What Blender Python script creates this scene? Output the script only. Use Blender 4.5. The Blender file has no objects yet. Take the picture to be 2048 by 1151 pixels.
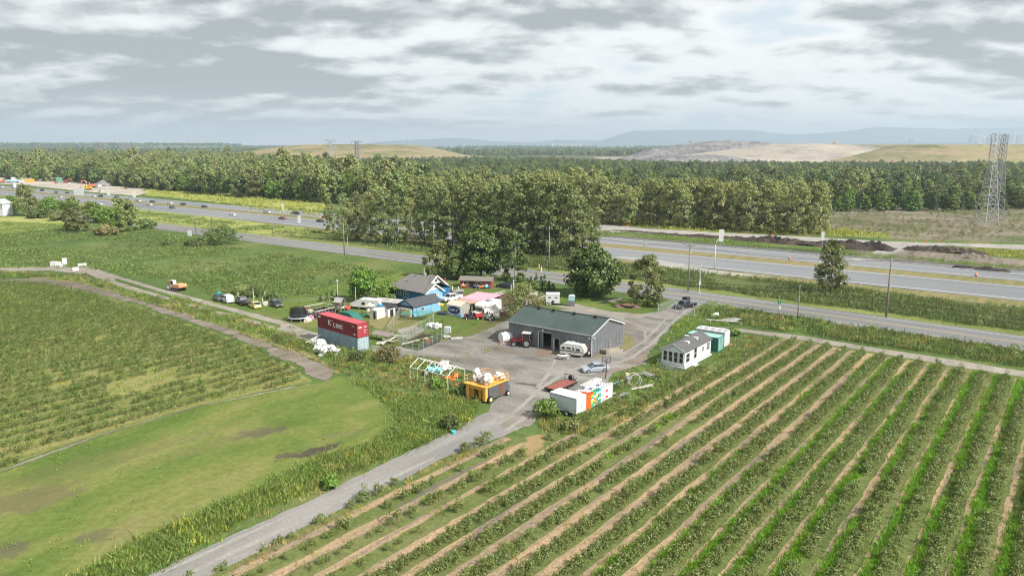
import bpy, bmesh, math, random
import numpy as np
from mathutils import Vector, Matrix, noise
from mathutils.geometry import tessellate_polygon

SC = bpy.context.scene
COL = SC.collection
R = math.radians

# ---------------------------------------------------------------- camera
CAM_H, FOC, HORIZON = 36.0, 1500.0, 290.0
PITCH = math.atan((575.5 - HORIZON) / FOC)
cam = bpy.data.objects.new('camera', bpy.data.cameras.new('camera'))
COL.objects.link(cam)
cam.location = (0, 0, CAM_H)
cam.rotation_euler = (R(90) - PITCH, 0, 0)
cam.data.sensor_width = 36
cam.data.lens = 36 * FOC / 2048
cam.data.clip_start = .5
cam.data.clip_end = 40000
SC.camera = cam

# ---------------------------------------------------------------- sky
SUN_ELEV, SUN_DIR = 42.0, -33.0       # direction towards the sun, degrees from +x
world = bpy.data.worlds.new("World")
SC.world = world
world.use_nodes = True
wt = world.node_tree
for n in list(wt.nodes):
    wt.nodes.remove(n)
def wn(t, **kw):
    n = wt.nodes.new(t)
    for k, v in kw.items():
        setattr(n, k, v)
    return n
def wl(a, b): wt.links.new(a, b)
def wmath(op, a, b=None, c=None):
    n = wn('ShaderNodeMath', operation=op)
    for i, x in enumerate((a, b, c)):
        if x is None: continue
        if isinstance(x, (int, float)): n.inputs[i].default_value = x
        else: wl(x, n.inputs[i])
    return n.outputs[0]
sky = wn('ShaderNodeTexSky', sky_type='NISHITA')
sky.sun_disc = False
sky.sun_elevation = R(SUN_ELEV)
sky.sun_rotation = R(90 - SUN_DIR)
bg_sky = wn('ShaderNodeBackground'); bg_sky.inputs[1].default_value = .09
wl(sky.outputs[0], bg_sky.inputs[0])
tc = wn('ShaderNodeTexCoord')
sep = wn('ShaderNodeSeparateXYZ'); wl(tc.outputs['Generated'], sep.inputs[0])
zc = wmath('MAXIMUM', sep.outputs[2], 0.0)
zz = wmath('POWER', wmath('ADD', zc, 0.13), .7)
comb = wn('ShaderNodeCombineXYZ')
wl(wmath('DIVIDE', sep.outputs[0], zz), comb.inputs[0])
wl(wmath('DIVIDE', sep.outputs[1], zz), comb.inputs[1])
def wnoise(scale, detail, off=(0, 0, 0), dist=0.0, rough=.55, sc=(1, 1, 1)):
    off = (off[0], off[1] + SHIFT[0], 0)
    m = wn('ShaderNodeMapping'); m.inputs['Location'].default_value = off; m.inputs['Scale'].default_value = sc
    wl(comb.outputs[0], m.inputs[0])
    n = wn('ShaderNodeTexNoise'); n.inputs['Scale'].default_value = scale
    n.inputs['Detail'].default_value = detail; n.inputs['Roughness'].default_value = rough
    n.inputs['Distortion'].default_value = dist
    wl(m.outputs[0], n.inputs['Vector'])
    return n.outputs['Fac']
SHIFT = [0.0]
def wramp(x, stops, interp='EASE'):
    r = wn('ShaderNodeValToRGB'); r.color_ramp.interpolation = interp
    e = r.color_ramp.elements
    while len(e) < len(stops): e.new(.5)
    for k, (p, c) in enumerate(stops):
        e[k].position = p; e[k].color = (*c, 1) if len(c) == 3 else c
    wl(x, r.inputs[0])
    return r.outputs[0]
def wmix(f, a, b, bt='MIX'):
    n = wn('ShaderNodeMix', data_type='RGBA', blend_type=bt)
    if isinstance(f, (int, float)): n.inputs[0].default_value = f
    else: wl(f, n.inputs[0])
    for i, x in ((6, a), (7, b)):
        if isinstance(x, tuple): n.inputs[i].default_value = (*x, 1)
        else: wl(x, n.inputs[i])
    return n.outputs[2]
def cloud_density(shift):
    SHIFT[0] = shift
    big = wnoise(.70, 3, (3.1, 1.7, 0), .2, .5, (.8, 1.1, 1))
    med = wnoise(1.75, 8, (7.3, 2.9, 0), .15, .48, (.75, 1.05, 1))
    fine = wnoise(5.2, 6, (1.3, 5.9, 0), .1, .55)
    return wmath('ADD', wmath('MULTIPLY', big, .70), wmath('ADD', wmath('MULTIPLY', med, .72), wmath('MULTIPLY', fine, .24)))
dens = cloud_density(0.0)
ahead = cloud_density(.10)
shade = wmath('SUBTRACT', wmath('ADD', dens, .0), wmath('MULTIPLY', wmath('SUBTRACT', ahead, dens), 1.1))
body = wramp(shade, [(.70, (1, .995, .98)), (.77, (.92, .925, .91)), (.82, (.74, .75, .74)), (.87, (.57, .585, .58)), (.93, (.40, .415, .415))], 'LINEAR')
gap = wramp(dens, [(.62, (0, 0, 0)), (.72, (1, 1, 1))])
open_sky = wmix(.7, (.45, .60, .74), (.80, .86, .89))
clouded = wmix(gap, open_sky, body)
hz = wramp(zc, [(0.0, (1, 1, 1)), (.012, (.70, .70, .70)), (.032, (.22, .22, .22)), (.07, (0, 0, 0))], 'LINEAR')
final = wmix(hz, clouded, (.92, .95, .95))
bg_cl = wn('ShaderNodeBackground'); bg_cl.inputs[1].default_value = .74
wl(final, bg_cl.inputs[0])
mx = wn('ShaderNodeMixShader'); mx.inputs[0].default_value = .92
wl(bg_sky.outputs[0], mx.inputs[1]); wl(bg_cl.outputs[0], mx.inputs[2])
wo = wn('ShaderNodeOutputWorld'); wl(mx.outputs[0], wo.inputs[0])
world.cycles.sampling_method = 'MANUAL'; world.cycles.sample_map_resolution = 512

# ---------------------------------------------------------------- sun
sl = bpy.data.lights.new('sun', 'SUN'); sl.energy = 5.0; sl.angle = R(.6); sl.color = (1, .95, .86)
sun = bpy.data.objects.new('sun', sl); COL.objects.link(sun)
sv = Vector((math.cos(R(SUN_ELEV)) * math.cos(R(SUN_DIR)), math.cos(R(SUN_ELEV)) * math.sin(R(SUN_DIR)), math.sin(R(SUN_ELEV))))
sun.rotation_euler = sv.to_track_quat('Z', 'Y').to_euler()

SC.view_settings.view_transform = 'Standard'
SC.view_settings.look = 'None'
SC.view_settings.exposure = 0.58
SC.view_settings.gamma = 1
SC.view_settings.use_curve_mapping = False
SC.cycles.use_denoising = True
SC.cycles.filter_width = 1.15
SC.cycles.max_bounces = 6
SC.cycles.diffuse_bounces = 2
SC.cycles.glossy_bounces = 2
SC.cycles.transmission_bounces = 4
SC.cycles.transparent_max_bounces = 6
SC.cycles.volume_bounces = 0

# ---------------------------------------------------------------- helpers
def U(px, py, z=0.0):
    """the place in the world (height z) that the survey photograph shows at px, py"""
    a = (px - 1024) / FOC; b = -(py - 575.5) / FOC
    dy = math.cos(PITCH) + b * math.sin(PITCH); dz = -math.sin(PITCH) + b * math.cos(PITCH)
    t = (z - CAM_H) / dz
    return (a * t, dy * t)
GA = R(52.5); GC, GS = math.cos(GA), math.sin(GA)
def T(t, s):
    """field grid: t across the rows (to the right), s along the rows (away)"""
    return (t * GS + s * GC, -t * GC + s * GS)
def inv(p): return (p[0] * GS - p[1] * GC, p[0] * GC + p[1] * GS)
RG = -37.5

class MB:
    def __init__(s): s.v = []; s.f = []
    def add(s, vs, fs, M_=None):
        n = len(s.v)
        if M_ is not None: vs = [tuple(M_ @ Vector(v)) for v in vs]
        s.v += [tuple(v) for v in vs]; s.f += [tuple(i + n for i in f) for f in fs]
        return s
    def bx(s, x0, x1, y0, y1, z0, z1, M_=None):
        return s.add([(x0,y0,z0),(x1,y0,z0),(x1,y1,z0),(x0,y1,z0),(x0,y0,z1),(x1,y0,z1),(x1,y1,z1),(x0,y1,z1)],
                     [(0,3,2,1),(4,5,6,7),(0,1,5,4),(1,2,6,5),(2,3,7,6),(3,0,4,7)], M_)
    def tube(s, p0, p1, r0, r1=None, n=6, cap=True):
        r1 = r0 if r1 is None else r1
        p0, p1 = Vector(p0), Vector(p1); d = (p1 - p0)
        if d.length < 1e-6: return s
        q = d.normalized().to_track_quat('Z', 'Y')
        vs = []
        for p, r in ((p0, r0), (p1, r1)):
            for k in range(n):
                a = 2 * math.pi * k / n
                vs.append(tuple(p + q @ Vector((r * math.cos(a), r * math.sin(a), 0))))
        fs = [(k, (k + 1) % n, n + (k + 1) % n, n + k) for k in range(n)]
        if cap: fs += [tuple(range(n - 1, -1, -1)), tuple(range(n, 2 * n))]
        return s.add(vs, fs)
    def prism(s, prof, y0, y1, axis='y', M_=None):
        """profile of (a, z) pairs swept along the other horizontal axis"""
        n = len(prof)
        if axis == 'y': vs = [(a, y0, z) for a, z in prof] + [(a, y1, z) for a, z in prof]
        elif axis == 'x': vs = [(y0, a, z) for a, z in prof] + [(y1, a, z) for a, z in prof]
        else: vs = [(a, z, y0) for a, z in prof] + [(a, z, y1) for a, z in prof]
        return s.add(vs, [tuple(range(n - 1, -1, -1)), tuple(range(n, 2 * n))] + [(k, (k + 1) % n, n + (k + 1) % n, n + k) for k in range(n)], M_)
    def loft(s, rings, cap=True):
        n = len(rings[0]); b = len(s.v)
        s.v += [tuple(v) for r in rings for v in r]
        for i in range(len(rings) - 1):
            for k in range(n):
                s.f.append((b+i*n+k, b+i*n+(k+1)%n, b+(i+1)*n+(k+1)%n, b+(i+1)*n+k))
        if cap:
            s.f.append(tuple(b + k for k in range(n - 1, -1, -1))); s.f.append(tuple(b + (len(rings)-1)*n + k for k in range(n)))
        return s
    def blob(s, c, r, seed=0, sub=1, amp=.2, flat=None):
        bm = bmesh.new(); bmesh.ops.create_icosphere(bm, subdivisions=sub, radius=1)
        vs = []
        for v in bm.verts:
            k = 1 + amp * noise.noise(v.co * 1.7 + Vector((seed * 3.1, seed, 0)))* 2
            p = [v.co[i] * r[i] * k + c[i] for i in range(3)]
            if flat is not None: p[2] = max(p[2], flat)
            vs.append(tuple(p))
        fs = [tuple(v.index for v in f.verts) for f in bm.faces]; bm.free()
        return s.add(vs, fs)
    def mesh(s, name, mat, smooth=False):
        me = bpy.data.meshes.new(name); me.from_pydata(s.v, [], s.f)
        bm = bmesh.new(); bm.from_mesh(me); bmesh.ops.recalc_face_normals(bm, faces=bm.faces); bm.to_mesh(me); bm.free()
        if mat: me.materials.append(mat)
        if smooth: me.polygons.foreach_set('use_smooth', [True] * len(me.polygons))
        return me
    def build(s, name, mat, parent=None, smooth=False, label=None):
        o = bpy.data.objects.new(name, s.mesh(name, mat, smooth)); COL.objects.link(o)
        if parent: o.parent = parent
        if label: o['label'] = label
        return o

def tag(o, label=None, cat=None, group=None, kind=None):
    if label: o['label'] = label
    if cat: o['category'] = cat
    if group: o['group'] = group
    if kind: o['kind'] = kind
    return o
def thing(name, label, cat, loc, rz=0, group=None, z=0.0):
    o = bpy.data.objects.new(name, None); COL.objects.link(o)
    o.location = (loc[0], loc[1], z); o.rotation_euler = (0, 0, R(rz)); o.empty_display_size = .3
    return tag(o, label, cat, group)
def one(name, mb, mat, label, cat, loc=(0, 0), rz=0, group=None, z=0.0, smooth=False):
    o = mb.build(name, mat, None, smooth); o.location = (loc[0], loc[1], z); o.rotation_euler = (0, 0, R(rz))
    return tag(o, label, cat, group)
def B(*boxes):
    m = MB()
    for b in boxes: m.bx(*b)
    return m
def dup(root, loc, rz, label=None, group=None):
    def cp(o, par):
        c = o.copy(); COL.objects.link(c)
        if par: c.parent = par
        return c
    r = cp(root, None); r.location = (loc[0], loc[1], loc[2] if len(loc) > 2 else root.location[2]); r.rotation_euler = (0, 0, R(rz))
    if label: r['label'] = label
    if group: r['group'] = group
    for ch in list(root.children):
        c = cp(ch, r)
        for g in list(ch.children): cp(g, c)
    return r

# ---------------------------------------------------------------- materials
def nodes(name):
    m = bpy.data.materials.new(name); m.use_nodes = True
    nt = m.node_tree; bs = nt.nodes['Principled BSDF']
    return m, nt, bs
def nnew(nt, t, **kw):
    n = nt.nodes.new(t)
    for k, v in kw.items(): setattr(n, k, v)
    return n
def nmix(nt, f, a, b, bt='MIX'):
    n = nnew(nt, 'ShaderNodeMix', data_type='RGBA', blend_type=bt)
    for i, x in ((0, f), (6, a), (7, b)):
        if isinstance(x, (int, float)): n.inputs[i].default_value = x if i == 0 else (x, x, x, 1)
        elif isinstance(x, tuple): n.inputs[i].default_value = (*x[:3], 1)
        else: nt.links.new(x, n.inputs[i])
    return n.outputs[2]
def nnoise(nt, vec, scale, detail=4, rough=.55, dist=0):
    n = nnew(nt, 'ShaderNodeTexNoise'); n.inputs['Scale'].default_value = scale; n.inputs['Detail'].default_value = detail
    n.inputs['Roughness'].default_value = rough; n.inputs['Distortion'].default_value = dist
    if vec is not None: nt.links.new(vec, n.inputs['Vector'])
    return n.outputs['Fac']
def nramp(nt, x, stops, interp='LINEAR'):
    r = nnew(nt, 'ShaderNodeValToRGB'); r.color_ramp.interpolation = interp; e = r.color_ramp.elements
    while len(e) < len(stops): e.new(.5)
    for k, (p, c) in enumerate(stops):
        c = (c, c, c) if isinstance(c, (int, float)) else c
        e[k].position = p; e[k].color = (*c, 1)
    nt.links.new(x, r.inputs[0]); return r.outputs[0]
def mul(c, k): return tuple(min(1, x * k) for x in c)
_cache = {}
def M(name, col, rough=.7, metal=0.0, var=.18, scale=1.6, spec=.3, coat=0.0, dirt=None):
    """painted / weathered surface: base colour with blotches, streaks and fine grain"""
    key = (name, col)
    if key in _cache: return _cache[key]
    m, nt, bs = nodes(name)
    co = nnew(nt, 'ShaderNodeTexCoord').outputs['Object']
    a = nnoise(nt, co, scale, 5); b = nnoise(nt, co, scale * 9, 3)
    mp = nnew(nt, 'ShaderNodeMapping'); mp.inputs['Scale'].default_value = (3, 3, .35); nt.links.new(co, mp.inputs[0])
    st = nnoise(nt, mp.outputs[0], 1.5, 4)
    dk = dirt or mul(col, .55)
    c = nmix(nt, nramp(nt, a, [(.35, 0.0), (.75, min(1, var * 2.2))]), tuple(col), tuple(dk))
    c = nmix(nt, nramp(nt, st, [(.5, 0.0), (.8, var * 1.5)]), c, tuple(dk))
    c = nmix(nt, var * .5, c, nramp(nt, b, [(.3, mul(col, .7)), (.7, mul(col, 1.25))]))
    nt.links.new(c, bs.inputs['Base Color'])
    bs.inputs['Roughness'].default_value = rough; bs.inputs['Metallic'].default_value = metal
    bs.inputs['Specular IOR Level'].default_value = spec
    bs.inputs['Coat Weight'].default_value = coat
    _cache[key] = m; return m
def glass(name='window glass', col=(.02, .028, .035)):
    if name in _cache: return _cache[name]
    m, nt, bs = nodes(name); bs.inputs['Base Color'].default_value = (*col, 1)
    bs.inputs['Roughness'].default_value = .08; bs.inputs['Specular IOR Level'].default_value = .7
    _cache[name] = m; return m

def _edge(nt, x, amt):
    mr = nnew(nt, 'ShaderNodeMapRange', interpolation_type='SMOOTHSTEP'); mr.inputs[1].default_value = 1.95; mr.inputs[2].default_value = 2.45
    mr.inputs[3].default_value = amt; mr.inputs[4].default_value = 0; nt.links.new(x, mr.inputs[0]); return mr.outputs[0]
def ground_mat(name, stops, sc=(.12, .05), fine=1.6, fmix=.35, speck=None, bump=.25, rough=.95, bs_scale=3.0, macro=.012, patches=(), dim=.73):
    """soil, grass or gravel: colour from world position on the field grid. stops = [(pos, colour)...]"""
    m, nt, bs = nodes(name)
    geo = nnew(nt, 'ShaderNodeNewGeometry')
    rot = nnew(nt, 'ShaderNodeMapping'); rot.inputs['Rotation'].default_value = (0, 0, R(37.5))
    nt.links.new(geo.outputs['Position'], rot.inputs[0])
    mp = nnew(nt, 'ShaderNodeMapping'); mp.inputs['Scale'].default_value = (sc[0], sc[1], .1); nt.links.new(rot.outputs[0], mp.inputs[0])
    a = nnoise(nt, mp.outputs[0], 1.0, 7, .62, .4)
    g = nnoise(nt, rot.outputs[0], macro, 3, .5)
    mm = nnew(nt, 'ShaderNodeMath', operation='ADD'); nt.links.new(a, mm.inputs[0])
    m2 = nnew(nt, 'ShaderNodeMath', operation='MULTIPLY_ADD'); nt.links.new(g, m2.inputs[0]); m2.inputs[1].default_value = .7; m2.inputs[2].default_value = -.35
    nt.links.new(m2.outputs[0], mm.inputs[1])
    c = nramp(nt, mm.outputs[0], stops)
    f = nnoise(nt, rot.outputs[0], fine, 6, .7)
    v = nramp(nt, f, [(.28, 1 - fmix), (.5, 1.0), (.75, 1 + fmix)]) if False else None
    mv = nnew(nt, 'ShaderNodeMapRange'); mv.inputs[1].default_value = .3; mv.inputs[2].default_value = .7
    mv.inputs[3].default_value = 1 - fmix; mv.inputs[4].default_value = 1 + fmix; nt.links.new(f, mv.inputs[0])
    c = nmix(nt, 1.0, c, mv.outputs[0], 'MULTIPLY')
    if speck:
        s_ = nnoise(nt, rot.outputs[0], speck[0], 2, .5)
        c = nmix(nt, nramp(nt, s_, [(speck[1], 0.0), (speck[1] + .05, speck[3])]), c, tuple(speck[2]))
    for (cx, cy, rx, ry, an, pc, amt) in patches:
        pm = nnew(nt, 'ShaderNodeMapping', vector_type='TEXTURE'); pm.inputs['Location'].default_value = (cx, cy, 0); pm.inputs['Rotation'].default_value = (0, 0, R(an)); pm.inputs['Scale'].default_value = (rx, ry, 1000)
        nt.links.new(geo.outputs['Position'], pm.inputs[0]); ln_ = nnew(nt, 'ShaderNodeVectorMath', operation='LENGTH'); nt.links.new(pm.outputs[0], ln_.inputs[0])
        pn_ = nnoise(nt, rot.outputs[0], .55, 6, .68, .5); pa = nnew(nt, 'ShaderNodeMath', operation='MULTIPLY_ADD'); nt.links.new(pn_, pa.inputs[0]); pa.inputs[1].default_value = 2.6; nt.links.new(ln_.outputs['Value'], pa.inputs[2])
        c = nmix(nt, nramp(nt, pa.outputs[0], [(.0, amt), (.0, amt)]) if False else None or _edge(nt, pa.outputs[0], amt), c, tuple(pc))
    c = nmix(nt, 1.0, c, (dim, dim, dim), 'MULTIPLY')
    nt.links.new(c, bs.inputs['Base Color'])
    bs.inputs['Roughness'].default_value = rough; bs.inputs['Specular IOR Level'].default_value = .06
    if bump:
        bf = nnoise(nt, rot.outputs[0], bs_scale, 5, .65)
        bp = nnew(nt, 'ShaderNodeBump'); bp.inputs['Strength'].default_value = bump; bp.inputs['Distance'].default_value = .25
        nt.links.new(bf, bp.inputs['Height']); nt.links.new(bp.outputs[0], bs.inputs['Normal'])
    return m

def leafmat(name, c1, c2, c3=None, trans=.25, objvar=.35, rough=.55):
    """leaves: every leaf its own shade, every plant its own tone"""
    m = bpy.data.materials.new(name); m.use_nodes = True; nt = m.node_tree
    for n in list(nt.nodes): nt.nodes.remove(n)
    geo = nnew(nt, 'ShaderNodeNewGeometry'); oi = nnew(nt, 'ShaderNodeObjectInfo')
    c1, c2, c3 = [None if q is None else (q[0] * 1.16, q[1] * 1.14, q[2] * .68) for q in (c1, c2, c3)]
    st = [(0.0, c1), (1.0, c2)] if c3 is None else [(0.0, c1), (.6, c2), (1.0, c3)]
    c = nramp(nt, geo.outputs['Random Per Island'], st)
    mv = nnew(nt, 'ShaderNodeMapRange'); mv.inputs[3].default_value = 1 - objvar; mv.inputs[4].default_value = 1 + objvar
    nt.links.new(oi.outputs['Random'], mv.inputs[0])
    c = nmix(nt, 1.0, c, mv.outputs[0], 'MULTIPLY')
    hs = nnew(nt, 'ShaderNodeHueSaturation'); nt.links.new(c, hs.inputs['Color'])
    m3 = nnew(nt, 'ShaderNodeMath', operation='MULTIPLY_ADD'); nt.links.new(oi.outputs['Random'], m3.inputs[0]); m3.inputs[1].default_value = .03 if objvar else 0; m3.inputs[2].default_value = .488 if objvar else .5
    nt.links.new(m3.outputs[0], hs.inputs['Hue'])
    d = nnew(nt, 'ShaderNodeBsdfDiffuse'); t = nnew(nt, 'ShaderNodeBsdfTranslucent')
    nt.links.new(hs.outputs[0], d.inputs[0]); nt.links.new(hs.outputs[0], t.inputs[0])
    ms = nnew(nt, 'ShaderNodeMixShader'); ms.inputs[0].default_value = trans
    nt.links.new(d.outputs[0], ms.inputs[1]); nt.links.new(t.outputs[0], ms.inputs[2])
    gl = nnew(nt, 'ShaderNodeBsdfGlossy'); gl.inputs['Roughness'].default_value = rough; gl.inputs[0].default_value = (.8, .85, .8, 1)
    ms2 = nnew(nt, 'ShaderNodeMixShader'); ms2.inputs[0].default_value = .05
    nt.links.new(ms.outputs[0], ms2.inputs[1]); nt.links.new(gl.outputs[0], ms2.inputs[2])
    out = nnew(nt, 'ShaderNodeOutputMaterial'); nt.links.new(ms2.outputs[0], out.inputs[0])
    return m
# ================================================================ ground
def vnoise(x, y, s): return noise.noise(Vector((x * s, y * s, 3.7)))
def outline(pts, jag, step):
    out = []
    n = len(pts)
    for i in range(n):
        a = Vector(pts[i]); b = Vector(pts[(i + 1) % n]); d = b - a; L = d.length
        if L < 1e-4: continue
        k = max(1, min(400, int(L / step))); nx, ny = -d.y / L, d.x / L
        for j in range(k):
            p = a + d * (j / k)
            e = 0 if jag == 0 else jag * (vnoise(p.x, p.y, .13) * 1.3 + vnoise(p.x, p.y, .6) * .8 + vnoise(p.x, p.y, 2.1) * .5)
            out.append((p.x + nx * e, p.y + ny * e))
    return out
_nsheet = [0]
def sheet(name, pts, z, mat, jag=.35, step=1.2, kind='structure', label=None, cat=None, px=True):
    _nsheet[0] += 1; z = z + _nsheet[0] * .00023
    w = [U(*p) for p in pts] if px else pts
    o2 = outline(w, jag, step)
    tris = tessellate_polygon([[Vector((x, y, 0)) for x, y in o2]])
    me = bpy.data.meshes.new(name); me.from_pydata([(x, y, z) for x, y in o2], [], [tuple(t) for t in tris])
    bm = bmesh.new(); bm.from_mesh(me)
    for f in bm.faces:
        if f.normal.z < 0: f.normal_flip()
    bm.to_mesh(me); bm.free()
    me.materials.append(mat)
    o = bpy.data.objects.new(name, me); COL.objects.link(o); tag(o, label, cat, None, kind); return o

G_MEADOW = ground_mat('meadow grass', [(.25, (.065, .105, .035)), (.42, (.095, .15, .045)), (.55, (.13, .19, .058)), (.7, (.20, .22, .08)), (.85, (.19, .18, .085))], (.05, .03), .9, .32, bs_scale=1.2, bump=.5)  # greens darkened: cloud shadow over the left meadow put into the colour
G_LAWN = ground_mat('mown grass', [(.24, (.13, .115, .065)), (.34, (.15, .17, .055)), (.44, (.11, .175, .04)), (.56, (.165, .215, .055)), (.68, (.24, .25, .085)), (.80, (.25, .225, .11))], (.10, .045), 1.3, .22, bump=.25, patches=[(*U(*q), rx, ry, an, c_, am) for q, rx, ry, an, c_, am in (((628, 903), 3.4, 1.2, 40, (.085, .07, .06), .9), ((580, 910), 2.4, .8, 20, (.12, .10, .08), .8), ((520, 865), 3.2, 1.6, 30, (.13, .11, .08), .75), ((190, 1072), 1.7, 1.2, 20, (.15, .13, .09), .6), ((20, 1100), 1.5, 1.8, 40, (.14, .12, .09), .65), ((60, 1000), 5, 3, 40, (.17, .14, .085), .55), ((420, 890), 9, 1.5, 50, (.2, .18, .09), .3), ((120, 940), 12, 2.2, 50, (.19, .17, .08), .35), ((300, 905), 20, .4, 52.5, (.19, .17, .09), .4), ((250, 915), 22, .4, 52.5, (.19, .17, .09), .4), ((680, 870), 3, 1.0, 30, (.2, .17, .1), .4), ((860, 690), 10, 4, 30, (.22, .2, .1), .4), ((560, 640), 12, 3, -40, (.22, .2, .1), .5))])
G_FIELDL = ground_mat('field floor between bushes', [(.3, (.14, .16, .055)), (.5, (.23, .25, .085)), (.65, (.31, .29, .115)), (.8, (.20, .14, .09))], (.33, .05), 1.4, .3)
G_FIELDR = ground_mat('grassed field floor', [(.28, (.10, .13, .045)), (.45, (.15, .19, .06)), (.6, (.19, .21, .08)), (.78, (.22, .19, .11))], (.5, .05), 1.6, .3, patches=[(*U(*q), rx, ry, an, c_, am) for q, rx, ry, an, c_, am in (((1068, 885), 1.2, 4.5, -10, (.42, .29, .15), .8), ((1020, 905), 1.2, 6, -35, (.40, .28, .15), .7), ((1130, 905), 3, 1.2, 30, (.30, .26, .12), .6), ((1230, 868), 6, .8, 45, (.30, .23, .15), .7), ((1330, 815), 9, .7, 48, (.26, .20, .13), .8), ((900, 960), 8, .7, 52, (.2, .17, .15), .7), ((980, 930), 8, .7, 52, (.33, .26, .16), .6))])
G_SOIL = ground_mat('bare brown soil', [(.3, (.14, .12, .095)), (.5, (.235, .205, .168)), (.7, (.34, .30, .25))], (.4, .07), 2.2, .3)
G_STRAW = ground_mat('dry mulch strip', [(.22, (.20, .16, .13)), (.36, (.29, .235, .185)), (.48, (.41, .31, .20)), (.64, (.53, .38, .235)), (.85, (.56, .44, .29))], (.9, .07), 3.0, .3, macro=.06, speck=(2.2, .66, (.16, .12, .09), .6), bump=.6)
G_GRAVEL = ground_mat('grey gravel', [(.25, (.20, .192, .182)), (.45, (.27, .262, .252)), (.6, (.33, .32, .308)), (.8, (.39, .38, .36))], (.28, .04), 3.5, .14, speck=(5.0, .64, (.2, .19, .17), .35), bump=.2, bs_scale=6)
G_YARD = ground_mat('packed gravel yard', [(.25, (.15, .138, .12)), (.42, (.24, .228, .208)), (.55, (.31, .30, .28)), (.75, (.40, .385, .36))], (.09, .20), 2.6, .22, speck=(.8, .70, (.15, .13, .11), .5), bump=.2, bs_scale=5, patches=[(*U(*q), rx, ry, an, c_, am) for q, rx, ry, an, c_, am in (((1100, 705), 3.2, 2.6, 0, (.27, .19, .14), .75), ((1060, 718), 3, 1.2, -20, (.13, .12, .11), .6), ((1005, 700), 5, 2, -37, (.20, .16, .12), .6), ((1290, 715), 6, 3, 50, (.24, .18, .12), .6), ((1068, 770), 2.6, .6, -20, (.12, .10, .09), .8), ((900, 716), 7, 1.4, -10, (.19, .165, .14), .6), ((1240, 655), 3, 8, -37, (.24, .20, .15), .5), ((800, 712), 5, 1.5, -20, (.22, .18, .14), .7), ((1240, 740), 5, 1.5, 20, (.26, .2, .15), .6), ((1040, 840), 4, 2, 50, (.26, .21, .15), .5), ((1390, 600), 6, 4, 0, (.42, .41, .39), .6), ((1190, 640), 4, 7, 60, (.20, .19, .18), .5))])
G_RUT = ground_mat('compacted pale ruts', [(.3, (.28, .268, .25)), (.5, (.35, .337, .315)), (.75, (.42, .405, .385))], (.6, .1), 2.2, .16)
G_TRACK = ground_mat('dusty farm track', [(.3, (.26, .235, .20)), (.5, (.35, .32, .275)), (.7, (.42, .385, .33))], (.5, .06), 2.5, .16)
G_DRYGRASS = ground_mat('dry verge grass', [(.25, (.15, .17, .07)), (.45, (.24, .23, .10)), (.6, (.31, .26, .13)), (.8, (.29, .22, .12))], (.3, .05), 1.2, .25)
G_VERGE = ground_mat('yellow green verge', [(.25, (.11, .15, .045)), (.45, (.19, .235, .07)), (.6, (.27, .30, .10)), (.8, (.33, .33, .13))], (.04, .02), .8, .25)
G_BOG = ground_mat('grey brushy bog', [(.3, (.12, .145, .065)), (.45, (.20, .19, .125)), (.58, (.27, .235, .18)), (.8, (.31, .27, .21))], (.03, .05), .5, .35, bump=.6, bs_scale=.8)
G_CONSTR = ground_mat('crushed construction gravel', [(.3, (.30, .285, .265)), (.5, (.40, .385, .36)), (.75, (.50, .475, .44))], (.2, .03), 1.5, .15)
G_SANDY = ground_mat('pale sandy works ground', [(.3, (.42, .38, .32)), (.5, (.54, .49, .42)), (.75, (.62, .57, .50))], (.05, .02), .6, .15)
G_BRIGHT = ground_mat('bright hay meadow', [(.3, (.22, .28, .07)), (.5, (.34, .38, .11)), (.75, (.45, .45, .17))], (.04, .02), .6, .2)  # bright yellow green grass colour
G_DARKSOIL = ground_mat('dark turned soil', [(.3, (.055, .045, .04)), (.6, (.10, .08, .07)), (.85, (.2, .165, .14))], (.3, .1), 1.5, .35, bump=.8)
G_PADDOCK = ground_mat('brown paddock soil', [(.3, (.12, .075, .055)), (.6, (.17, .11, .085)), (.85, (.22, .15, .12))], (.3, .2), 1.5, .2)
G_FARLAND = ground_mat('distant lowland', [(.25, (.05, .075, .035)), (.45, (.10, .12, .055)), (.6, (.20, .19, .10)), (.8, (.28, .25, .16))], (.0012, .004), .02, .3, bump=0, macro=.0006)
G_WET = ground_mat('wet ditch mud', [(.3, (.045, .038, .03)), (.7, (.09, .075, .055))], (.4, .1), 2, .3, rough=.45)

# base sheet: a disc reaching the horizon
def disc(name, r, z, mat):
    rings = [0, 60, 200, 600, 1500, 4000, 9000, r]; n = 96; v = [(0, 0, z)]; f = []
    for q in rings[1:]:
        v += [(q * math.cos(2 * math.pi * k / n), q * math.sin(2 * math.pi * k / n), z) for k in range(n)]
    f += [(0, 1 + k, 1 + (k + 1) % n) for k in range(n)]
    for j in range(len(rings) - 2):
        a = 1 + j * n; b = a + n
        f += [(a + k, b + k, b + (k + 1) % n, a + (k + 1) % n) for k in range(n)]
    me = bpy.data.meshes.new(name); me.from_pydata(v, [], f); me.materials.append(mat)
    o = bpy.data.objects.new(name, me); COL.objects.link(o); return tag(o, kind='structure')
disc('ground', 16000, 0, G_FARLAND)
sheet('meadow', [T(-900, -60), T(260, -60), T(260, 330), T(-900, 330)], .02, G_MEADOW, 0, 50, px=False)

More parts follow.
